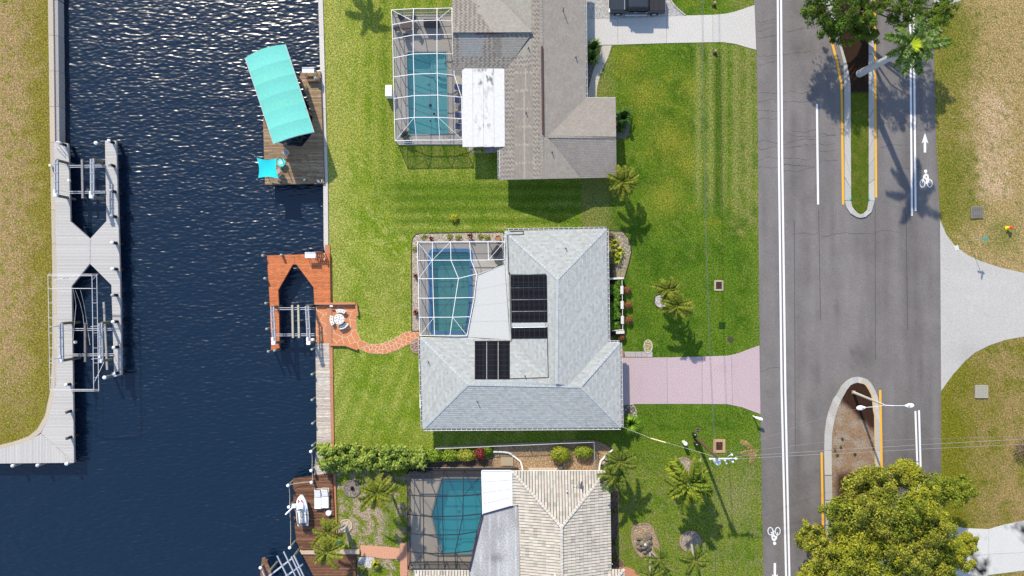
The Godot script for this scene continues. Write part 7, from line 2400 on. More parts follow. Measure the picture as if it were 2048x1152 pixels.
func planting():
	var lime := [C(0.13, 0.20, 0.020), C(0.18, 0.24, 0.025), C(0.085, 0.15, 0.018)]
	var gold := [C(0.24, 0.27, 0.025), C(0.17, 0.22, 0.022), C(0.30, 0.30, 0.03), C(0.10, 0.15, 0.015)]
	var deep := [C(0.035, 0.075, 0.014), C(0.055, 0.10, 0.018), C(0.025, 0.055, 0.010)]
	var red := [C(0.22, 0.03, 0.03), C(0.15, 0.02, 0.025), C(0.28, 0.07, 0.05), C(0.08, 0.03, 0.02)]
	var rust := [C(0.22, 0.085, 0.040), C(0.16, 0.06, 0.03), C(0.27, 0.12, 0.055), C(0.10, 0.05, 0.025)]
	# sea grape hedge
	var h := thing("hedge", "tall sea grape hedge with round leaves from the canal to the pool cage", "hedge", P(740, 915))
	var b := mb()
	for i in 190:
		var x := rf(640, 846)
		var t := (x - 632.0) / 216.0
		var y := rf(lerpf(890, 896, t), lerpf(940, 930, t))
		var c := P(x, y, 1.05 + rf(-0.55, 0.6) - (0.25 if absf(y - 914.0) > 18.0 else 0.0)) - h.position
		leaf_ball(b, c, Vector3(0.50, 0.46, 0.46), 34, [C(0.12, 0.175, 0.028), C(0.17, 0.23, 0.040), C(0.075, 0.12, 0.018), C(0.23, 0.27, 0.055)], 0.34, 0.28, 0.6)
	stuff(obj("leaves", b, M.leaf, h, false))
	b = mb(C(0.10, 0.07, 0.05))
	for i in 26:
		var p := P(rf(640, 842), rf(900, 928), 0.0) - h.position
		b.tube(p, p + Vector3(rf(-0.5, 0.5), 1.2, rf(-0.4, 0.4)), 0.04, 0.02, 6, false)
	obj("stems", b, M.bark, h, false)
	# the mixed shrubs after it
	bush("shrub", 868, 909, 0.05, 1.15, 1.1, 620, lime, 0.22, 0.18, "lime green round leaved shrub next to the hedge's right end", "shrub", "", 0.85)
	bush("shrub", 902, 909, 0.05, 1.12, 1.0, 640, lime + [C(0.22, 0.26, 0.03)], 0.20, 0.17, "light green shrub between the lime shrub and the yellow shrub", "shrub", "", 0.8)
	bush("shrub", 934, 909, 0.05, 1.20, 1.0, 820, [C(0.34, 0.34, 0.045), C(0.26, 0.28, 0.035), C(0.20, 0.22, 0.03)], 0.17, 0.12, "bright yellow shrub left of the red leaved shrub", "shrub", "", 0.8)
	bush("shrub", 961, 905, 0.05, 0.62, 1.2, 400, red, 0.26, 0.09, "dark red leaved shrub at the fence above the black pool cage", "shrub", "", 0.85)
	bush("shrub", 977, 899, 0.05, 0.55, 0.9, 260, lime, 0.18, 0.12, "small bright green shrub right of the red leaved shrub", "shrub", "", 0.45)
	bush("shrub", 1122, 906, 0.05, 1.32, 1.3, 1700, gold, 0.16, 0.075, "large golden green shrub in the tan gravel bed", "shrub", "", 1.05)
	bush("shrub", 1168, 902, 0.05, 1.25, 1.2, 1400, gold + lime, 0.16, 0.075, "golden green shrub right of the large one in the tan gravel", "shrub", "", 0.8)
	bush("shrub", 909, 436, 0.0, 0.5, 0.6, 220, [C(0.26, 0.28, 0.02), C(0.18, 0.22, 0.02), C(0.36, 0.30, 0.03)], 0.2, 0.10, "lone small yellow green shrub on the lawn between the two houses", "shrub")
	rosette("shrub", 1260, 846, 0.0, 1.15, 1.2, 190, [C(0.14, 0.25, 0.02), C(0.10, 0.19, 0.02), C(0.19, 0.30, 0.03)], 0.07, "spiky bright green bush at the middle house's lower right corner", "shrub")
	# middle house, west and north bed
	var i := 0
	for q in [[863, 477, 0.30, 0.5], [941, 472, 0.42, 0.9], [831.5, 552, 0.28, 0.5], [832.5, 624, 0.40, 0.6]]:
		rosette("cordyline", q[0], q[1], 0.03, q[2], q[3], 34, red, 0.07, "red leaved spiky plant in the white shell bed, " + ["near its rounded corner", "largest one above the cage", "beside the cage's left wall halfway down", "lowest one beside the cage's left wall"][i], "red plant", "red plants in the white shell bed")
		i += 1
	i = 0
	for q in [[900, 474], [918, 475], [962, 473], [975, 475], [849, 474], [830, 498]]:
		bush("ground_plant", q[0], q[1], 0.02, 0.42, 0.22, 90, [C(0.24, 0.25, 0.03), C(0.17, 0.19, 0.03)], 0.12, 0.08, "low yellow green weed patch in the white shell bed, %s" % ["third from its corner", "fourth from its corner", "fifth from its corner", "nearest the house", "second from its corner", "on the left side"][i], "weed", "weeds in the white shell bed")
		i += 1
	b = mb(C(0.40, 0.22, 0.13))
	b.lathe(Vector3.ZERO, [Vector2(0.22, 0), Vector2(0.30, 0.35), Vector2(0.26, 0.35), Vector2(0.24, 0.28), Vector2(0, 0.28)], 18)
	var o := obj("flower_pot", b, M.rough)
	o.position = P(996, 477, 0.03)
	tag(o, "empty terracotta pot in the white shell bed near the house", "flower pot")
	# middle house, east side
	i = 0
	for q in [[1228, 487], [1238, 503], [1226, 508], [1234, 520]]:
		rosette("leafy_plant", q[0], q[1], 0.03, 0.62, 0.6, 46, [C(0.27, 0.29, 0.03), C(0.18, 0.23, 0.02), C(0.32, 0.30, 0.05)], 0.12, "yellow green strap leaved plant in the curved corner bed, %s" % ["uppermost", "nearest the lawn", "nearest the wall", "lowest"][i], "leafy plant", "yellow green plants in the curved corner bed")
		i += 1
	i = 0
	for q in [[1221, 474, 0.55], [1223, 535, 0.5], [1222, 549, 0.45]]:
		bush("shrub", q[0], q[1], 0.02, q[2], 0.8, 240, [C(0.07, 0.06, 0.03), C(0.05, 0.055, 0.02), C(0.11, 0.085, 0.04)], 0.14, 0.06, "dark brown green shrub against the middle house's wall, %s in the corner bed" % ["uppermost", "second", "lowest"][i], "shrub", "dark shrubs in the corner bed")
		i += 1
	i = 0
	for q in [[1242, 490], [1236, 529], [1230, 541]]:
		b = mb(C(0.40, 0.29, 0.25))
		b.tube(Vector3(0, -0.02, 0), Vector3(0, 0.035, 0), 0.22, 0.21, 18)
		o = obj("stepping_stone", b, M.concrete)
		o.position = P(q[0], q[1], 0.04)
		tag(o, "round pinkish stepping stone in the curved corner bed, %s" % ["uppermost", "middle", "lowest"][i], "stepping stone", "stepping stones in the corner bed")
		i += 1
	b = mb()
	for k in 46:
		var c := P(rf(1218, 1237), rf(566, 658), 0.75) - P(1228, 612)
		leaf_ball(b, c, Vector3(0.36, 0.34, 0.36), 80, [C(0.075, 0.17, 0.016), C(0.12, 0.23, 0.022), C(0.05, 0.11, 0.012)], 0.18, 0.06, 0.7)
	o = obj("fern_hedge", b, M.leaf)
	o.position = P(1228, 612)
	tag(o, "dense green fern hedge between house wall and white slat screens", "hedge")
	o.set_meta("kind", "thing")
	i = 0
	for q in [[1254, 580], [1256, 610], [1257, 640], [1243, 673]]:
		bush("round_shrub", q[0], q[1], 0.0, 0.50, 0.80, 620, rust, 0.11, 0.05, "clipped red brown round shrub by the white screens, %s" % ["uppermost", "second from the top", "third from the top", "lowest and set apart"][i], "shrub", "clipped red brown shrubs", 0.50)
		i += 1
	var fence := thing("garden_screen", "low white garden screen with capped panels around the fern hedge", "garden screen", P(1243, 610))
	for q in [[1216, 557.5, 1247, 556.5, 0.9, 0.16], [1224, 661.5, 1247, 659.5, 0.85, 0.06], [1232, 664.5, 1248, 664, 0.8, 0.30], [1243.5, 572, 1243.5, 588, 0.9, 0.24], [1244, 602, 1244, 618, 0.9, 0.24], [1244.5, 632, 1244.5, 648, 0.9, 0.24]]:
		b = mb(C(0.52, 0.48, 0.45))
		b.bar(P(q[0], q[1], q[4] * 0.5), P(q[2], q[3], q[4] * 0.5), q[5], q[4], 0.02)
		b.col = C(0.56, 0.53, 0.50)
		b.bar(P(q[0], q[1], q[4] + 0.03), P(q[2], q[3], q[4] + 0.03), q[5] + 0.03, 0.05, 0.015)
		obj("panel", b, M.white, fence)
	b = mb(C(0.66, 0.60, 0.56))
	for y in [0.25, 0.55, 0.85]: b.bar(P(1244, 557, y), P(1245.5, 662, y), 0.05, 0.05)
	obj("rails", b, M.white, fence)
	# upper house plants
	rosette("palm_bush", 1185, 101, 0.0, 1.0, 1.7, 120, [C(0.05, 0.10, 0.02), C(0.085, 0.14, 0.03), C(0.12, 0.17, 0.05)], 0.10, "arching green palm bush by the driveway end of the upper house", "palm bush")
	rosette("palm_bush", 1183, 120, 0.0, 0.9, 1.3, 90, [C(0.05, 0.10, 0.02), C(0.10, 0.15, 0.03)], 0.10, "smaller palm bush below the arching one at the upper house", "palm bush")
	rosette("palm_bush", 1245, 238, 0.0, 1.05, 1.5, 120, [C(0.035, 0.08, 0.018), C(0.06, 0.12, 0.025)], 0.14, "dark green fan leaved bush at the upper house's gable", "palm bush")
	bush("shrub", 1242, 257, 0.0, 0.7, 0.9, 320, deep, 0.16, 0.09, "low dark shrub below the fan leaved bush at the gable", "shrub")
	i = 0
	for q in [[951, 299], [965, 300]]:
		rosette("leafy_plant", q[0], q[1], 0.03, 0.42, 0.4, 30, [C(0.28, 0.30, 0.03), C(0.2, 0.24, 0.03)], 0.09, "yellow leafy plant under the white patio roof's lower edge, %s" % ["left one", "right one"][i], "leafy plant", "yellow plants below the white roof")
		i += 1
	# lower back garden
	rosette("yellow_shrub", 753, 1126, 0.03, 0.55, 0.7, 90, [C(0.34, 0.31, 0.03), C(0.22, 0.24, 0.03), C(0.14, 0.17, 0.02)], 0.10, "round yellow green shrub in the white gravel by the salmon path", "shrub")
	bush("shrub", 724, 1139, 0.03, 0.62, 0.8, 330, [C(0.10, 0.12, 0.03), C(0.20, 0.19, 0.03), C(0.06, 0.08, 0.02)], 0.16, 0.10, "olive shrub at the left end of the white gravel", "shrub", "", 0.8)
	b = mb(C(0.02, 0.018, 0.018))
	rock(b, Vector3(0, 0.12, 0), 0.2)
	o = obj("stump", b, M.rough)
	o.position = P(704.5, 976, 0.04)
	tag(o, "small black stump in the middle of the grey pebble bed", "stump")
	b = mb(C(0.03, 0.16, 0.09))
	b.lathe(Vector3.ZERO, [Vector2(0.22, 0), Vector2(0.30, 0.40), Vector2(0.33, 0.42), Vector2(0.27, 0.44), Vector2(0.25, 0.36), Vector2(0, 0.36)], 18)
	o = obj("planter", b, M.satin)
	o.position = P(678, 1081, 0.0)
	tag(o, "dark green round planter beside the salmon sea wall", "planter")
	bush("planter_flowers", 678, 1081, 0.36, 0.24, 0.25, 70, [C(0.07, 0.20, 0.12), C(0.15, 0.28, 0.16), C(0.5, 0.5, 0.45)], 0.09, 0.06, "blue green leaves filling the dark green planter", "plant")
	i = 0
	for q in [[1227, 1022], [1228, 1085], [1230, 1118]]:
		rosette("leafy_plant", q[0], q[1], 0.03, 0.40, 0.4, 30, [C(0.06, 0.10, 0.02), C(0.12, 0.15, 0.02)], 0.06, "small green plant in the mulch strip by the tiled house, %s" % ["uppermost", "middle", "lowest"][i], "leafy plant", "plants in the mulch strip")
		i += 1
	# palms
	var mixg := [C(0.086, 0.113, 0.014), C(0.055, 0.086, 0.011), C(0.125, 0.140, 0.023), C(0.031, 0.058, 0.008)]
	var yel := [C(0.133, 0.148, 0.017), C(0.086, 0.113, 0.011), C(0.172, 0.172, 0.027), C(0.047, 0.074, 0.008)]
	var grn := [C(0.055, 0.105, 0.018), C(0.085, 0.14, 0.022), C(0.035, 0.075, 0.012)]
	var va := []
	var vy := []
	var vb := []
	var vr := []
	for k in 4:
		va.append(frond_mesh(1.85, 0.36, 26, 0.34, 0.66, 0.75, mixg, 0.085))
		vy.append(frond_mesh(1.85, 0.36, 26, 0.36, 0.62, 0.85, yel, 0.085))
		vb.append(frond_mesh(2.3, 0.46, 60, 0.22, 0.46, 0.05, [C(0.075, 0.125, 0.012), C(0.13, 0.16, 0.016), C(0.05, 0.09, 0.008), C(0.19, 0.20, 0.02)], 0.15, 0.8))
		vr.append(frond_mesh(2.85, 0.56, 46, 0.26, 0.50, 0.15, grn + grn + [C(0.16, 0.19, 0.10)], 0.125, 0.5))
	palm("palm", "bright green palm at the upper house's lower right corner", 1238, 375, 1245, 365, 3.0, vy, 19, 0.13, 0.09, 1.0, -0.45, 0.95)
	palm("palm", "upper one of the palm pair on the middle lawn", 1327, 597, 1335, 580, 3.0, vy, 13, 0.11, 0.08, 0.9, -0.5, 0.85)
	palm("palm", "lower one of the palm pair on the middle lawn", 1338, 606, 1352, 612, 3.3, vy, 15, 0.11, 0.08, 0.9, -0.5, 0.95)
	palm("palm", "palm beside the white kerb at the tiled house's upper right corner", 1229, 908, 1239, 922, 3.9, va, 14, 0.12, 0.08, 0.9, -0.5, 0.95)
	palm("palm", "palm overhanging the corner of the tiled roof", 1221, 939, 1228, 952, 3.2, va, 13, 0.12, 0.08, 0.9, -0.5, 0.9)
	palm("foxtail_palm", "big bushy feathered palm on the lower front lawn", 1362, 939, 1375, 967, 4.3, vb, 14, 0.17, 0.11, 0.75, -0.35, 1.2)
	palm("palm", "leaning palm rising from the round gravel bed at the bottom edge", 1381, 1081, 1387, 1119, 4.2, va, 12, 0.15, 0.09, 0.8, -0.4, 0.85, C(0.42, 0.40, 0.36))
	palm("palm", "shorter palm at the lower tip of the kidney shaped bed", 1303, 1104, 1318, 1118, 3.0, va, 8, 0.11, 0.08, 0.7, -0.4, 0.8, C(0.40, 0.38, 0.34))
	palm("palm", "taller palm cut by the bottom edge below the kidney shaped bed", 1300, 1105, 1299, 1151, 4.4, va, 10, 0.12, 0.08, 0.7, -0.4, 0.8, C(0.40, 0.38, 0.34))
	palm("coconut_palm", "yellow green palm between the hedge and the black pool cage", 772, 960, 756, 985, 4.5, vy, 17, 0.15, 0.10, 0.9, -0.6, 1.15)
	palm("coconut_palm", "upper one of the leaning twin palms over the brown dock", 691, 1050, 655, 1064, 3.6, vy, 11, 0.11, 0.08, 0.8, -0.55, 1.0, C(0.36, 0.33, 0.30))
	palm("coconut_palm", "lower one of the leaning twin palms over the salmon path", 693, 1051, 655, 1103, 5.6, vy, 13, 0.12, 0.08, 0.8, -0.55, 1.0, C(0.62, 0.60, 0.57))
	var royal := palm("royal_palm", "tall royal palm with pale grey trunk on the grass island", 1718, 148, 1822, 94, 9.8, vr, 15, 0.38, 0.24, 0.9, -0.35, 1.0, C(0.52, 0.54, 0.57))
	b = mb()
	for k in 60:
		var a := rf(-1.2, 1.2)
		b.col = vary(C(0.30, 0.38, 0.02), 0.2)
		b.leaf(Vector3.ZERO, Vector3(cos(a) * 0.9, 0.5, sin(a) * 0.9).normalized(), Vector3(-cos(a) * 0.5, 1.0, -sin(a) * 0.5).normalized(), rf(0.6, 1.1), 0.13)
	o = obj("young_frond", b, M.leaf, royal, false)
	o.position = P(1820, 92, 10.6) - royal.position
	palm("coconut_palm", "palm outside the top edge whose shadow falls on the back lawn", 681, -100, 660, -140, 5.0, vy, 14, 0.15, 0.10, 0.9, -0.6, 1.2)
	# broadleaf trees on the islands
	var tl := []
	for q in [[1628, 10, 30, 5.6], [1648, 42, 34, 5.2], [1668, 60, 26, 4.8], [1690, 20, 42, 6.6], [1735, 25, 36, 7.0], [1690, -30, 60, 7.2], [1745, -25, 55, 7.4], [1712, 62, 34, 4.6], [1742, 66, 26, 5.0], [1790, -5, 40, 7.0], [1838, 20, 44, 6.4], [1870, 45, 34, 5.6], [1888, 18, 28, 6.0], [1850, -30, 50, 6.6], [1800, 40, 26, 6.2], [1640, -30, 42, 6.0]]: tl.append(q)
	tree("oak_tree", "dark green oak spreading over the top of the road island", 1703, 35, tl, 1700, [C(0.05, 0.09, 0.012)], 0.20, 0.11, 0.32, [[C(0.055, 0.10, 0.014), C(0.085, 0.14, 0.018), C(0.035, 0.07, 0.010)], [C(0.04, 0.075, 0.012), C(0.06, 0.10, 0.016)], [C(0.10, 0.15, 0.018), C(0.06, 0.10, 0.012)]], 0.06)
	tl = []
	for q in [[1815, 948, 34, 5.4], [1722, 982, 44, 5.6], [1768, 968, 48, 6.2], [1686, 1034, 44, 5.8], [1740, 1040, 62, 7.4], [1760, 1085, 50, 6.4], [1840, 1080, 46, 6.4], [1700, 1080, 44, 5.8], [1880, 1120, 40, 5.4], [1622, 1078, 34, 4.4], [1660, 1108, 46, 5.4], [1722, 1120, 62, 7.2], [1800, 1032, 60, 7.6], [1878, 985, 46, 5.8], [1922, 978, 30, 5.0], [1868, 1052, 56, 6.8], [1828, 1112, 62, 7.6], [1912, 1112, 40, 5.2], [1780, 1165, 64, 7.4], [1700, 1172, 56, 6.6], [1880, 1168, 52, 6.0], [1640, 1150, 40, 5.0], [1935, 1085, 22, 4.6], [1845, 1010, 44, 7.0]]: tl.append(q)
	tree("oak_tree", "large yellow green tree on the lower road island at the bottom edge", 1722, 1032, tl, 2600, [C(0.15, 0.16, 0.02)], 0.21, 0.12, 0.36, [[C(0.20, 0.215, 0.018), C(0.12, 0.145, 0.012), C(0.27, 0.26, 0.030)], [C(0.13, 0.16, 0.016), C(0.07, 0.10, 0.010), C(0.18, 0.195, 0.022)], [C(0.27, 0.25, 0.035), C(0.15, 0.165, 0.02), C(0.08, 0.105, 0.012)]], 0.6)
	# dry shrub at the right edge
	b = mb()
	leaf_ball(b, Vector3(0, 0.5, 0), Vector3(1.5, 0.7, 1.7), 900, [C(0.16, 0.10, 0.05), C(0.09, 0.09, 0.03), C(0.24, 0.16, 0.09), C(0.07, 0.06, 0.03)], 0.16, 0.06)
	b.col = C(0.32, 0.29, 0.26)
	for k in 60:
		var a := rf(0, TAU)
		var s := rf(0.5, 1.6)
		b.tube(Vector3(0, 0.1, 0), Vector3(cos(a) * s, rf(0.5, 1.3), sin(a) * s), 0.02, 0.006, 5, false)
	o = obj("dry_shrub", b, M.leaf)
	o.position = P(2046, 897)
	tag(o, "half dead brown shrub cut by the right edge", "shrub")

func street_things():
	var b := mb()
	var o: Node3D
	# storm drains, covers and lids
	var dr := thing("storm_drain", "square storm drain with pale frame on the middle lawn", "storm drain", P(1437.5, 571))
	drain(dr, 0.92, 1.05, C(0.46, 0.40, 0.32), 0.16)
	dr = thing("storm_drain", "brick orange framed storm drain beside the utility pole", "storm drain", P(1438.5, 892))
	drain(dr, 1.20, 1.35, C(0.50, 0.32, 0.20), 0.27)
	dr = thing("storm_drain", "small square drain grate above the black utility boxes", "storm drain", P(1395.5, 859))
	drain(dr, 0.42, 0.32, C(0.22, 0.18, 0.15), 0.06)
	b = mb(C(0.075, 0.055, 0.05))
	b.tube(Vector3(0, -0.05, 0), Vector3(0, 0.03, 0), 0.30, 0.29, 26)
	b.col = C(0.11, 0.085, 0.075)
	for k in 5: b.cbox(Vector3(0, 0.034, -0.2 + k * 0.1), Vector3(0.40, 0.01, 0.04), 0.002)
	o = obj("manhole_cover", b, M.rough)
	o.position = P(1461, 679)
	tag(o, "round brown manhole cover on the lawn near the pink driveway", "manhole cover")
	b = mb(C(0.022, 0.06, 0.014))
	b.cbox(Vector3(0, 0.02, 0), Vector3(0.66, 0.05, 0.66), 0.01, Basis(Vector3.UP, -0.1))  # flat slab added for a shadow-like dark green square of grass
	o = obj("dark_lawn_patch", b, M.rough)
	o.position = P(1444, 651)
	tag(o, "dark green square patch added in the lawn above the manhole cover", "lid")
	b = mb(C(0.22, 0.205, 0.19))
	b.cbox(Vector3(0, 0.06, 0), Vector3(1.2, 0.16, 1.2), 0.02, Basis(Vector3.UP, 0.03))
	for k in 4: b.cbox(Vector3(-0.3 + k * 0.2, 0.143, 0.08), Vector3(0.06, 0.01, 0.4), 0.002)
	b.col = C(0.16, 0.15, 0.14)
	b.cbox(Vector3(0, 0.142, 0), Vector3(1.02, 0.008, 1.02), 0.002)
	o = obj("inspection_cover", b, M.concrete)
	o.position = P(1953, 425)
	tag(o, "dark grey concrete lid in the dry grass near the hydrant", "concrete lid")
	b = mb(C(0.34, 0.33, 0.28))
	b.cbox(Vector3(0, 0.06, 0), Vector3(1.3, 0.16, 1.3), 0.02)
	b.col = C(0.40, 0.35, 0.30)
	for k in [-1.0, 1.0]:
		b.cbox(Vector3(k * 0.59, 0.142, 0), Vector3(0.10, 0.012, 1.28), 0.003)
		b.cbox(Vector3(0, 0.141, k * 0.59), Vector3(1.05, 0.012, 0.10), 0.003)
	o = obj("inspection_cover", b, M.concrete)
	o.position = P(1962, 783)
	tag(o, "pale concrete lid with raised rim below the side street", "concrete lid")
	b = mb(C(0.62, 0.62, 0.62))
	b.cbox(Vector3(0, 0.03, 0), Vector3(0.42, 0.05, 0.5), 0.01, Basis(Vector3.UP, 0.2))
	o = obj("survey_slab", b, M.concrete)
	o.position = P(1913, 496)
	tag(o, "small white slab at the kerb bend of the side street", "slab")
	b = mb(C(0.52, 0.46, 0.38))
	b.cbox(Vector3(0, 0.03, 0), Vector3(0.44, 0.06, 0.34), 0.01)
	o = obj("paving_block", b, M.concrete)
	o.position = P(1398, 919.5)
	tag(o, "single pale paving block on the lawn below the utility boxes", "paving block")
	# fire hydrant
	var hy := thing("fire_hydrant", "yellow fire hydrant with a red cap in the dry grass", "fire hydrant", P(2014, 456))
	b = mb(C(0.80, 0.58, 0.02))
	b.lathe(Vector3.ZERO, [Vector2(0.20, 0), Vector2(0.20, 0.05), Vector2(0.13, 0.06), Vector2(0.13, 0.58), Vector2(0.17, 0.59), Vector2(0.17, 0.63)], 16)
	obj("barrel", b, M.satin, hy, false)
	b = mb(C(0.65, 0.03, 0.02))
	b.lathe(Vector3(0, 0.63, 0), [Vector2(0.17, 0), Vector2(0.16, 0.07), Vector2(0.10, 0.15), Vector2(0.04, 0.17), Vector2(0.04, 0.23), Vector2(0, 0.23)], 16)
	obj("bonnet", b, M.satin, hy, false)
	for q in [Vector3(1, 0, 0), Vector3(-1, 0, 0), Vector3(0, 0, 1)]:
		b = mb(C(0.80, 0.58, 0.02))
		b.tube(Vector3(0, 0.45, 0), Vector3(0, 0.45, 0) + q * 0.24, 0.07, 0.07, 10)
		b.tube(Vector3(0, 0.45, 0) + q * 0.22, Vector3(0, 0.45, 0) + q * 0.28, 0.09, 0.08, 8)
		obj("hose_outlet", b, M.satin, hy, false)
	# street name sign
	var sg := thing("street_sign", "green street name sign on a thin white post by the side street", "street sign", P(1936, 481))
	b = mb(C(0.62, 0.63, 0.62))
	b.tube(Vector3.ZERO, Vector3(-0.02, 2.9, 0), 0.028, 0.028, 8)
	obj("post", b, M.metal, sg, false)
	b = mb(C(0.03, 0.30, 0.24))
	b.cbox(Vector3(-0.02, 3.02, 0), Vector3(0.045, 0.22, 0.78), 0.008, Basis(Vector3.UP, -0.2))
	obj("name_plate", b, M.satin, sg, false)
	b = mb(C(0.03, 0.30, 0.24))
	b.cbox(Vector3(-0.02, 2.78, 0), Vector3(0.70, 0.20, 0.04), 0.008, Basis(Vector3.UP, -0.2))
	obj("name_plate", b, M.satin, sg, false)
	# street lamp with two heads
	var lp := P(1706.5, 784.5, 0.1)
	var lamp := thing("street_lamp", "twin headed street lamp on a tapered concrete pole on the lower island", "street lamp", lp)
	var top := P(1771, 811, 7.8) - lp
	b = mb(C(0.56, 0.53, 0.47))
	b.tube(Vector3(0, -0.1, 0), top, 0.155, 0.085, 4)
	obj("pole", b, M.concrete, lamp, false)
	b = mb(C(0.32, 0.23, 0.17))
	b.cbox(Vector3(0, 0.06, 0), Vector3(0.36, 0.12, 0.36), 0.02)
	obj("base_collar", b, M.concrete, lamp, false)
	for q in [[1724, 815.5, 8.2], [1817, 811.2, 8.2]]:
		var e := P(q[0], q[1], q[2]) - lp
		b = mb(C(0.68, 0.70, 0.72))
		b.path([top - Vector3(0, 0.2, 0), top.lerp(e, 0.35) + Vector3(0, 0.10, 0), e], 0.032, 8)
		var arm := obj("arm", b, M.metal, lamp, false)
		b = mb(C(0.78, 0.79, 0.80))
		var d := (e - top).normalized()
		var bs := Basis(Vector3.UP, atan2(d.x, d.z))
		var rings := []
		for w in [[-0.42, 0.05, 0.05], [-0.30, 0.12, 0.09], [-0.05, 0.21, 0.13], [0.20, 0.20, 0.12], [0.34, 0.13, 0.08], [0.40, 0.04, 0.04]]:
			var ring := []
			for k in 10:
				var t := TAU * k / 10
				ring.append(e + bs * Vector3(cos(t) * w[1], sin(t) * w[2] * (1.0 if sin(t) > 0.0 else 0.5), w[0] + 0.1))
			rings.append(ring)
		b.loft(rings)
		b.col = C(0.03, 0.03, 0.035)
		b.tube(e + bs * Vector3(0, 0.10, -0.02), e + bs * Vector3(0, 0.20, -0.02), 0.06, 0.05, 10)
		obj("lamp_head", b, M.white, lamp, false)
	# white letter box by the road
	var mbx := thing("mailbox", "white letter box on a post leaning beside the pink driveway", "mailbox", P(1506, 832))
	b = mb(C(0.75, 0.75, 0.75))
	b.tube(Vector3(0, -0.05, 0), Vector3(0.05, 1.0, 0.03), 0.06, 0.06, 10)
	obj("post", b, M.white, mbx, false)
	b = mb(C(0.82, 0.82, 0.82))
	var mr := []
	for w in [[-0.36, 0.05], [-0.28, 0.10], [-0.1, 0.14], [0.12, 0.16], [0.34, 0.15]]:
		var ring := []
		for k in 12: ring.append(Vector3(w[0] + 0.22, 1.12 + sin(TAU * k / 12) * w[1] * (1.1 if k < 6 else 0.8), 0.06 + cos(TAU * k / 12) * w[1] + w[0] * 0.3))
		mr.append(ring)
	b.loft(mr)
	obj("box", b, M.white, mbx, false)
	b = mb(C(0.6, 0.6, 0.6))
	b.cbox(Vector3(0.58, 1.12, 0.16), Vector3(0.02, 0.24, 0.24), 0.006, Basis(Vector3.UP, 0.3))
	obj("door", b, M.white, mbx, false)
	# service pedestals by the pole
	b = mb(C(0.50, 0.56, 0.52))
	b.tube(Vector3(0, 0, 0), Vector3(0.0, 0.95, 0), 0.19, 0.19, 16)
	b.col = C(0.66, 0.72, 0.68)
	b.lathe(Vector3(0, 0.95, 0), [Vector2(0.20, 0), Vector2(0.20, 0.06), Vector2(0.14, 0.14), Vector2(0, 0.17)], 16)
	o = obj("cable_pedestal", b, M.satin)
	o.position = P(1367, 884)
	tag(o, "pale green cylindrical cable pedestal on the lower front lawn", "cable pedestal")
	var i := 0
	for q in [[1387, 867], [1390.5, 886.5]]:
		b = mb(C(0.015, 0.016, 0.018))
		b.cbox(Vector3(0, 0.30, 0), Vector3(0.36, 0.60, 0.26), 0.03)
		b.col = C(0.5, 0.5, 0.5)
		b.cbox(Vector3(0.03, 0.605, 0.02), Vector3(0.12, 0.02, 0.08), 0.005)
		o = obj("utility_box", b, M.satin)
		o.position = P(q[0], q[1])
		tag(o, ["black utility box just below the small square grate", "black utility box at the foot of the utility pole"][i], "utility box", "black utility boxes")
		i += 1
	i = 0
	for q in [[1429.5, 103], [1428, 7.5]]:
		b = mb(C(0.42, 0.31, 0.20))
		b.cbox(Vector3(0, 0.22, 0), Vector3(0.22, 0.44, 0.22), 0.02, Basis(Vector3.UP, 0.2))
		b.col = C(0.05, 0.04, 0.03)
		b.tube(Vector3(-0.03, -0.02, 0.28), Vector3(-0.03, 0.02, 0.28), 0.20, 0.19, 14)
		o = obj("marker_post", b, M.timber)
		o.position = P(q[0], q[1])
		tag(o, ["stubby wooden marker post on the lawn below the white driveway", "stubby wooden marker post on the lawn above the white driveway"][i], "marker post", "wooden marker posts")
		i += 1
	# small reflectors on the islands' kerbs
	i = 0
	for q in [[1700.5, 397], [1738, 397]]:
		b = mb(C(0.05, 0.42, 0.36))
		b.cbox(Vector3(0, 0.06, 0), Vector3(0.12, 0.12, 0.26), 0.02)
		o = obj("kerb_marker", b, M.satin)
		o.position = P(q[0], q[1], 0.12)
		tag(o, ["green kerb marker on the left edge of the grass island's tip", "green kerb marker on the right edge of the grass island's tip"][i], "kerb marker", "green kerb markers")
		i += 1
	# shed fronds on the grass
	b = mb()
	var dead := [C(0.34, 0.20, 0.09), C(0.25, 0.15, 0.07), C(0.42, 0.28, 0.14)]
	var fm := frond_mesh(2.2, 0.4, 22, 0.12, 0.16, 0.0, dead, 0.05, 0.2)
	i = 0
	for q in [[1475, 909, 0.25], [1511, 902, 2.6], [1498, 932, 1.2]]:
		o = obj("fallen_frond", fm.duplicate(), M.leaf)
		o.position = P(q[0], q[1], 0.05)
		o.rotation = Vector3(0, q[2], 0.0)
		tag(o, ["dry brown palm frond lying left in the roadside pile", "dry brown palm frond lying nearest the road", "yellowed palm frond lying below the others near the road"][i], "fallen palm frond", "fallen palm fronds")
		i += 1
	# fence and white kerbs of the lower house
	var fe := thing("fence", "thin grey wire fence between the lawn and the shrubs", "fence", P(1030, 887))
	var pts := [[873, 893], [925, 891], [990, 888], [1055, 885.5], [1120, 882.5], [1186, 880], [1187.5, 940]]
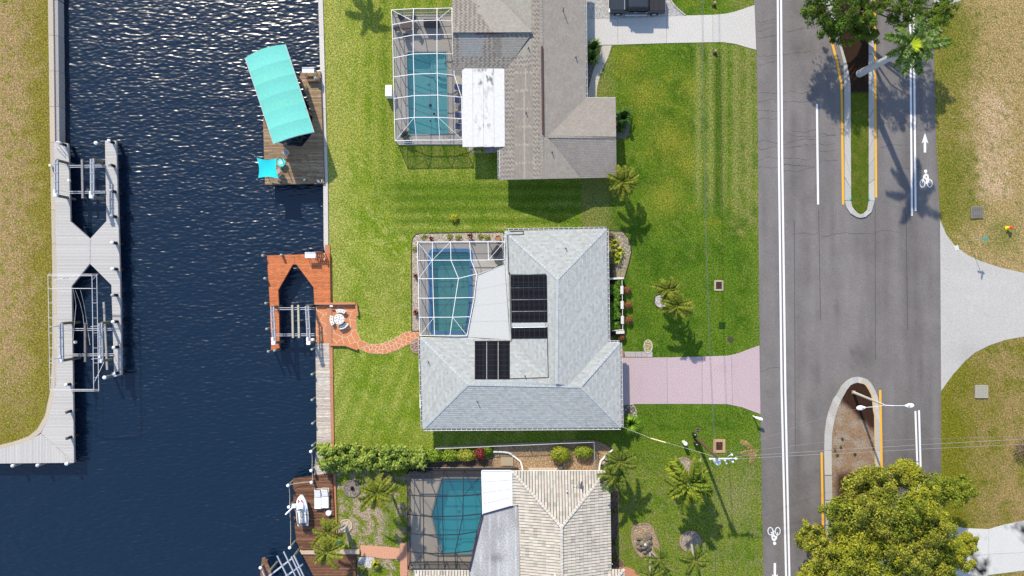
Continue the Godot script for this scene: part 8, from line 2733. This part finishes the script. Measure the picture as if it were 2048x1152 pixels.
	for k in pts.size():
		b = mb(C(0.45, 0.46, 0.46))
		var p := P(pts[k][0], pts[k][1])
		b.tube(p, p + Vector3(0, 1.2, 0), 0.03, 0.03, 8)
		obj("post", b, M.metal, fe)
		if k + 1 < pts.size():
			var e := P(pts[k + 1][0], pts[k + 1][1])
			b = mb(C(0.50, 0.51, 0.51))
			b.tube(p + Vector3(0, 1.2, 0), e + Vector3(0, 1.2, 0), 0.024, 0.024, 6)
			b.tube(p + Vector3(0, 0.1, 0), e + Vector3(0, 0.1, 0), 0.012, 0.012, 5)
			obj("rail", b, M.metal, fe)
			b = mb(C(0.3, 0.3, 0.3))
			b.quad(p + Vector3(0, 0.08, 0), e + Vector3(0, 0.08, 0), e + Vector3(0, 1.18, 0), p + Vector3(0, 1.18, 0), Vector3(e.z - p.z, 0, p.x - e.x))
			obj("wire_mesh", b, M.screen, fe)
	i = 0
	for a in [[986.5, 903.6, 1005, 904, 1018, 905.6, 1030, 914, 1041, 923, 1044, 932, 1045.6, 941], [1228, 897, 1215, 909, 1202, 921, 1199, 931, 1198.5, 941]]:
		b = mb(C(0.72, 0.70, 0.68))
		var l := []
		for k in range(0, a.size(), 2): l.append(P(a[k], a[k + 1], 0.14))
		for k in l.size() - 1: b.bar(l[k], l[k + 1], 0.17, 0.22, 0.03)
		tag(obj("border_kerb", b, M.white), ["white curved border running into the tan gravel bed's left end", "white curved border at the tan gravel bed's right end"][i], "border", "white borders of the gravel bed")
		i += 1
	for k in 6:
		b = mb(vary(C(0.58, 0.50, 0.42), 0.06))
		b.cbox(Vector3(0, 0.03, 0), Vector3(0.48, 0.07, 0.26), 0.015)
		o = obj("stepping_slab", b, M.concrete)
		o.position = P(1062 + k * 9.6, 938, 0.06)
		tag(o, "pale paving slab against the tiled house's upper wall, %s from the left" % ORD[k], "paving slab", "paving slabs by the tiled house")
	b = mb(C(0.42, 0.36, 0.26))
	b.cbox(Vector3(0, 0.05, 0), Vector3(1.25, 0.12, 0.85), 0.02)
	o = obj("concrete_pad", b, M.concrete)
	o.position = P(1014, 923, 0.03)
	tag(o, "sandy concrete pad inside the curved white border", "concrete pad")
	b = mb(C(0.08, 0.085, 0.09))
	b.cbox(Vector3(0, 0.25, 0), Vector3(0.34, 0.5, 0.34), 0.03)
	o = obj("meter_box", b, M.satin)
	o.position = P(1121.5, 935, 0.03)
	tag(o, "dark grey box below the large golden shrub", "box")

func drain(root: Node3D, w: float, d: float, col: Color, fr: float):
	var b := mb(col)
	for s in [-1.0, 1.0]:
		b.cbox(Vector3(s * (w - fr) * 0.5, 0.03, 0), Vector3(fr, 0.10, d), 0.012)
		b.cbox(Vector3(0, 0.03, s * (d - fr) * 0.5), Vector3(w - fr * 2.0, 0.10, fr), 0.012)
	obj("frame", b, M.concrete, root, false)
	b = mb(C(0.010, 0.009, 0.009))
	b.box(Vector3(0, 0.012, 0), Vector3(w - fr * 2.0, 0.01, d - fr * 2.0))
	obj("pit", b, M.rough, root, false)
	for k in 5:
		b = mb(C(0.13, 0.07, 0.05))
		b.cbox(Vector3((-0.5 + (k + 0.5) / 5.0) * (w - fr * 2.0), 0.045, 0), Vector3((w - fr * 2.0) * 0.09, 0.03, d - fr * 2.0), 0.004)
		obj("bar", b, M.rough, root, false)

func wires():
	var foot := P(1393, 876)
	var top := P(1434, 914.5, 8.4)
	var root := thing("utility_pole", "brown wooden utility pole with crossarm and grey transformer", "utility pole", foot)
	var b := mb(C(0.135, 0.095, 0.065))
	b.tube(foot - Vector3(0, 0.2, 0), top, 0.17, 0.12, 12)
	obj("pole", b, M.timber, root)
	b = mb(C(0.62, 0.63, 0.64))
	b.bar(P(1418, 917.5, 8.1), P(1475, 917, 8.1), 0.11, 0.13, 0.01)
	obj("crossarm", b, M.white, root)
	b = mb(C(0.50, 0.54, 0.58))
	var t := P(1434, 923, 7.3)
	b.lathe(t - Vector3(0, 0.45, 0), [Vector2(0, 0), Vector2(0.27, 0.0), Vector2(0.27, 0.85), Vector2(0.24, 0.92), Vector2(0.0, 0.95)], 18)
	b.tube(t + Vector3(0.08, 0.5, 0), t + Vector3(0.08, 0.72, 0), 0.04, 0.03, 8)
	obj("transformer", b, M.satin, root)
	for q in [[1420, 917.4, 8.15], [1463, 909, 8.2], [1471, 917, 8.2], [1452, 926, 7.6], [1465, 923, 7.9], [1449, 920, 7.9]]:
		b = mb(C(0.55, 0.62, 0.72))
		var p := P(q[0], q[1], q[2])
		b.lathe(p, [Vector2(0.05, 0), Vector2(0.10, 0.06), Vector2(0.06, 0.10), Vector2(0.10, 0.16), Vector2(0.05, 0.26), Vector2(0, 0.28)], 10)
		b.tube(p, p + (Vector3(P(1448, 917, q[2]).x, q[2], P(1448, 917, q[2]).z) - p) * 0.5, 0.02, 0.02, 5)
		obj("insulator", b, M.satin, root)
	var i := 0
	for q in [[[1398, -250, 8.3], [1403.5, 0, 8.1], [1410.5, 450, 7.7], [1419, 700, 7.9], [1430, 914, 8.3]], [[1400.5, -250, 8.0], [1406, 0, 7.8], [1412.5, 450, 7.4], [1420.5, 700, 7.6], [1432, 914, 8.0]], [[1430, 930, 8.2], [1430.5, 1040, 7.9], [1431.5, 1200, 7.8], [1434, 1420, 8.2]],
			[[1472, 913, 8.3], [1700, 898, 7.8], [2047, 878, 7.8], [2300, 863, 8.3]], [[1472, 918, 8.3], [1700, 905.5, 7.8], [2047, 888.5, 7.8], [2300, 876, 8.3]], [[1460, 906, 8.3], [1643, 885, 7.9], [2047, 872, 7.8], [2300, 860, 8.3]], [[1440, 906, 7.9], [1520, 880, 7.5], [1620, 844, 7.5], [1722, 816, 8.0]],
			[[1242, 853, 3.2], [1302, 876.5, 4.3], [1360, 893, 5.8], [1428, 913, 7.4]]]:
		b = mb([C(0.16, 0.17, 0.17), C(0.16, 0.17, 0.16), C(0.06, 0.06, 0.06), C(0.40, 0.40, 0.40), C(0.40, 0.40, 0.40), C(0.3, 0.3, 0.3), C(0.2, 0.2, 0.2), C(0.34, 0.34, 0.34)][i])
		var pts := []
		for k in q.size() - 1:
			var a := P(q[k][0], q[k][1], q[k][2])
			var e := P(q[k + 1][0], q[k + 1][1], q[k + 1][2])
			for s in 5: pts.append(a.lerp(e, s / 5.0) - Vector3(0, 0.04 * sin(s / 5.0 * PI), 0))
		pts.append(P(q[-1][0], q[-1][1], q[-1][2]))
		b.path(pts, [0.014, 0.012, 0.015, 0.013, 0.013, 0.009, 0.008, 0.014][i], 5)
		tag(obj("power_line", b, M.metal), ["left one of two power lines crossing the front lawns to the top", "right one of two power lines crossing the front lawns to the top", "dark power line from the pole down to the bottom edge", "middle one of three power lines from the pole across the road", "lowest power line from the pole across the road", "faint uppermost power line from the pole across the road", "thin line from the utility pole to the street lamp", "service line from the utility pole to the middle house's corner"][i], "power line", "power lines")
		i += 1
	b = mb(C(0.62, 0.50, 0.28))
	b.tube(P(1302, 876.6, 4.32), P(1332, 885.2, 5.08), 0.05, 0.05, 7)
	tag(obj("line_guard", b, M.satin), "yellowish guard sleeve on the service line to the middle house", "cable guard")

func truck(c: Vector3):
	# front towards -x
	var root := thing("pickup_truck", "black crew cab pickup truck on the gravel strip, cut by the top edge", "pickup truck", Vector3(c.x, 0.03, c.z))
	var black := C(0.010, 0.012, 0.020)
	var b := mb(black)
	b.cbox(Vector3(0, 0.72, 0), Vector3(5.5, 0.55, 1.92), 0.10)
	b.cbox(Vector3(-2.0, 1.02, 0), Vector3(1.55, 0.22, 1.78), 0.09, Basis.IDENTITY, 0.92, 0.90, 0.05)
	b.cbox(Vector3(1.85, 1.05, 0), Vector3(1.75, 0.26, 1.90), 0.05)
	b.cbox(Vector3(0, 0.42, 0), Vector3(5.2, 0.14, 1.6), 0.04)
	obj("body", b, M.carpaint, root, false)
	b = mb(black)
	b.cbox(Vector3(-0.10, 1.42, 0), Vector3(2.55, 0.80, 1.80), 0.10, Basis.IDENTITY, 0.70, 0.80, 0.12)
	obj("cab", b, M.carpaint, root, false)
	b = mb(C(0.20, 0.24, 0.25))
	b.quad(Vector3(-1.33, 1.12, -0.76), Vector3(-1.33, 1.12, 0.76), Vector3(-0.80, 1.76, 0.64), Vector3(-0.80, 1.76, -0.64), Vector3(-1, 0.6, 0))
	obj("windscreen", b, M.glass_car, root, false)
	b = mb(C(0.03, 0.035, 0.04))
	b.quad(Vector3(1.19, 1.15, -0.72), Vector3(1.19, 1.15, 0.72), Vector3(0.96, 1.72, 0.62), Vector3(0.96, 1.72, -0.62), Vector3(1, 0.4, 0))
	obj("rear_window", b, M.glass_car, root, false)
	for s in [-1.0, 1.0]:
		for q in [[-1.10, -0.12, -0.62, -0.10], [-0.04, 0.98, -0.03, 0.78]]:
			b = mb(C(0.02, 0.024, 0.03))
			b.quad(Vector3(q[0], 1.16, s * 0.905), Vector3(q[1], 1.16, s * 0.905), Vector3(q[3], 1.68, s * 0.775), Vector3(q[2], 1.68, s * 0.775), Vector3(0, 0.3, s))
			obj("side_window", b, M.glass_car, root, false)
		for q in [-1.05, 0.05]:
			b = mb(black)
			b.cbox(Vector3(q + 0.5, 0.82, s * 0.965), Vector3(1.04, 0.52, 0.03), 0.012)
			var d := obj("door", b, M.carpaint, root, false)
			b = mb(C(0.6, 0.62, 0.64))
			b.cbox(Vector3(q + 0.85, 1.0, s * 0.99), Vector3(0.20, 0.04, 0.035), 0.01)
			obj("handle", b, M.metal, d, false)
		b = mb(black)
		b.cbox(Vector3(-1.0, 1.2, s * 1.06), Vector3(0.14, 0.20, 0.26), 0.04)
		obj("wing_mirror", b, M.carpaint, root, false)
		b = mb(C(0.5, 0.5, 0.52))
		b.cbox(Vector3(-0.05, 0.38, s * 1.0), Vector3(2.2, 0.06, 0.16), 0.02)
		obj("running_board", b, M.metal, root, false)
		for x in [-1.85, 1.75]:
			b = mb(C(0.014, 0.014, 0.015))
			b.tube(Vector3(x, 0.39, s * 0.74), Vector3(x, 0.39, s * 0.99), 0.40, 0.40, 24)
			var w := obj("wheel", b, M.rubber, root, false)
			b = mb(C(0.55, 0.56, 0.57))
			b.tube(Vector3(x, 0.39, s * 0.985), Vector3(x, 0.39, s * 1.0), 0.26, 0.24, 20)
			b.col = C(0.08, 0.08, 0.085)
			for k in 6: b.cbox(Vector3(x + cos(TAU * k / 6) * 0.16, 0.39 + sin(TAU * k / 6) * 0.16, s * 1.003), Vector3(0.07, 0.07, 0.012), 0.003)
			obj("rim", b, M.metal, w, false)
		b = mb(C(0.8, 0.8, 0.82))
		b.cbox(Vector3(-2.73, 0.86, s * 0.74), Vector3(0.10, 0.18, 0.38), 0.03)
		obj("headlight", b, M.glass_car, root, false)
		b = mb(C(0.35, 0.01, 0.01))
		b.cbox(Vector3(2.73, 0.98, s * 0.88), Vector3(0.08, 0.34, 0.16), 0.02)
		obj("taillight", b, M.satin, root, false)
	b = mb(C(0.55, 0.56, 0.58))
	b.cbox(Vector3(-2.80, 0.56, 0), Vector3(0.14, 0.20, 1.86), 0.05)
	obj("front_bumper", b, M.metal, root, false)
	b = mb(C(0.5, 0.51, 0.53))
	b.cbox(Vector3(2.80, 0.56, 0), Vector3(0.14, 0.20, 1.8), 0.05)
	obj("rear_bumper", b, M.metal, root, false)
	b = mb(C(0.06, 0.06, 0.065))
	b.cbox(Vector3(-2.755, 0.86, 0), Vector3(0.06, 0.26, 1.0), 0.02)
	for k in 3: b.cbox(Vector3(-2.79, 0.78 + k * 0.08, 0), Vector3(0.02, 0.025, 0.98), 0.004)
	obj("grille", b, M.metal, root, false)
	b = mb(C(0.045, 0.047, 0.052))
	for k in 3: b.cbox(Vector3(1.29 + k * 0.56, 1.195, 0), Vector3(0.55, 0.03, 1.72), 0.01)
	obj("bed_cover", b, M.rough, root, false)

func make_materials():
	var fine := grain(0.05, 0.72, 1.0, 3, 4)
	var mid := grain(0.018, 0.70, 1.0, 8, 5)
	var soft := grain(0.02, 0.93, 1.0, 21, 4)
	var spk := speck(0.45, 1.0, 4)
	var spk2 := speck(0.72, 1.0, 7)
	var wood := grain(0.03, 0.70, 1.0, 12, 4, FastNoiseLite.TYPE_SIMPLEX_SMOOTH, 8)
	var bfine := bump(fine, 3.0)
	M.grass = mat(0.95, grain(0.21, 0.42, 1.0, 31, 3), 21.0)
	M.soil = mat(0.95, spk, 20.0)
	M.asphalt = mat(0.92, spk2, 14.0)
	M.concrete = mat(0.88, fine, 3.0)
	M.stucco = mat(0.9, fine, 1.5)
	M.plaster = mat(0.7, fine, 2.0)
	M.felt = mat(0.85, fine, 5.0)
	M.stone = mat(0.9, fine, 0.7)
	M.paint = mat(0.75, fine, 1.1)
	M.shingle = mat(0.93, spk2, 10.0)
	M.tile = mat(0.85, soft, 3.0)
	M.composite = mat(0.8, soft, 2.0)
	M.wood = mat(0.85, wood, 1.6)
	M.timber = mat(0.85, wood, 1.2)
	M.bark = mat(0.95, fine, 0.8)
	M.white = mat(0.45, soft, 4.0)
	M.rough = mat(0.8, fine, 0.8)
	M.satin = mat(0.4)
	M.rubber = mat(0.85)
	M.fabric = mat(0.9, spk2, 5.0)
	M.canvas = mat(0.8, soft, 3.5)
	M.canvas.backlight_enabled = true
	M.canvas.backlight = Color(0.3, 0.3, 0.3)
	M.metal = mat(0.42, null, 1.0, 0.55)
	M.dark_metal = mat(0.5, null, 1.0, 0.2)
	M.carpaint = mat(0.28)
	M.carpaint.clearcoat_enabled = true
	M.carpaint.clearcoat = 0.35
	M.glass_dark = mat(0.08)
	M.glass_car = mat(0.06)
	M.leaf = mat(0.62)
	M.leaf.metallic_specular = 0.2
	M.leaf.backlight_enabled = true
	M.leaf.backlight = Color(0.22, 0.22, 0.22)
	M.leaf.cull_mode = BaseMaterial3D.CULL_DISABLED
	M.water = mat(0.285, null, 13.0, 0.0, bump(grain(0.075, 0.0, 1.0, 15, 2, FastNoiseLite.TYPE_SIMPLEX_SMOOTH, 4), 2.2), 0.7)
	M.screen = mat(0.9)
	M.screen.transparency = BaseMaterial3D.TRANSPARENCY_ALPHA
	M.screen.albedo_color = Color(1, 1, 1, 0.32)
	M.screen.cull_mode = BaseMaterial3D.CULL_DISABLED
	M.pool_water = mat(0.06)
	M.pool_water.transparency = BaseMaterial3D.TRANSPARENCY_ALPHA
	M.pool_water.albedo_color = Color(1, 1, 1, 0.38)

func _ready():
	# camera
	var cam := Camera3D.new()
	cam.name = "camera"
	cam.position = Vector3(0, CAM_H, 0)
	cam.rotation_degrees = Vector3(-90, 0, 0)
	cam.fov = rad_to_deg(2.0 * atan(28.8 / CAM_H))
	cam.near = 0.5
	cam.far = 600.0
	add_child(cam)
	cam.current = true
	# sky, exposure
	var env := Environment.new()
	env.background_mode = Environment.BG_SKY
	var ps := ProceduralSkyMaterial.new()
	ps.sky_top_color = Color(0.35, 0.44, 0.57)
	ps.sky_horizon_color = Color(0.78, 0.80, 0.82)
	ps.sky_curve = 0.22
	ps.ground_bottom_color = Color(0.25, 0.27, 0.2)
	ps.ground_horizon_color = Color(0.6, 0.65, 0.68)
	ps.energy_multiplier = 2.1
	var sky := Sky.new()
	sky.sky_material = ps
	env.sky = sky
	env.tonemap_mode = Environment.TONE_MAPPER_LINEAR
	env.tonemap_exposure = 1.58
	env.sdfgi_enabled = true
	env.ssao_enabled = true
	env.ssil_enabled = true
	var we := WorldEnvironment.new()
	we.name = "world_environment"
	we.environment = env
	add_child(we)
	# sun: from the upper left of the picture, about 38 degrees high
	var sun := DirectionalLight3D.new()
	sun.name = "sun"
	sun.light_energy = 1.45
	sun.light_color = Color(1.0, 0.95, 0.865)
	sun.light_angular_distance = 0.9
	sun.shadow_enabled = true
	add_child(sun)
	sun.look_at_from_position(Vector3.ZERO, Vector3(0.38, -0.80, 0.925), Vector3.UP)
	rng.seed = 20240611
	nz.seed = 77
	nz.frequency = 0.022
	nz.fractal_octaves = 3
	make_materials()
	build_setting()
	build_tufts()
	build_houses()
	build_docks()
	build_yards()
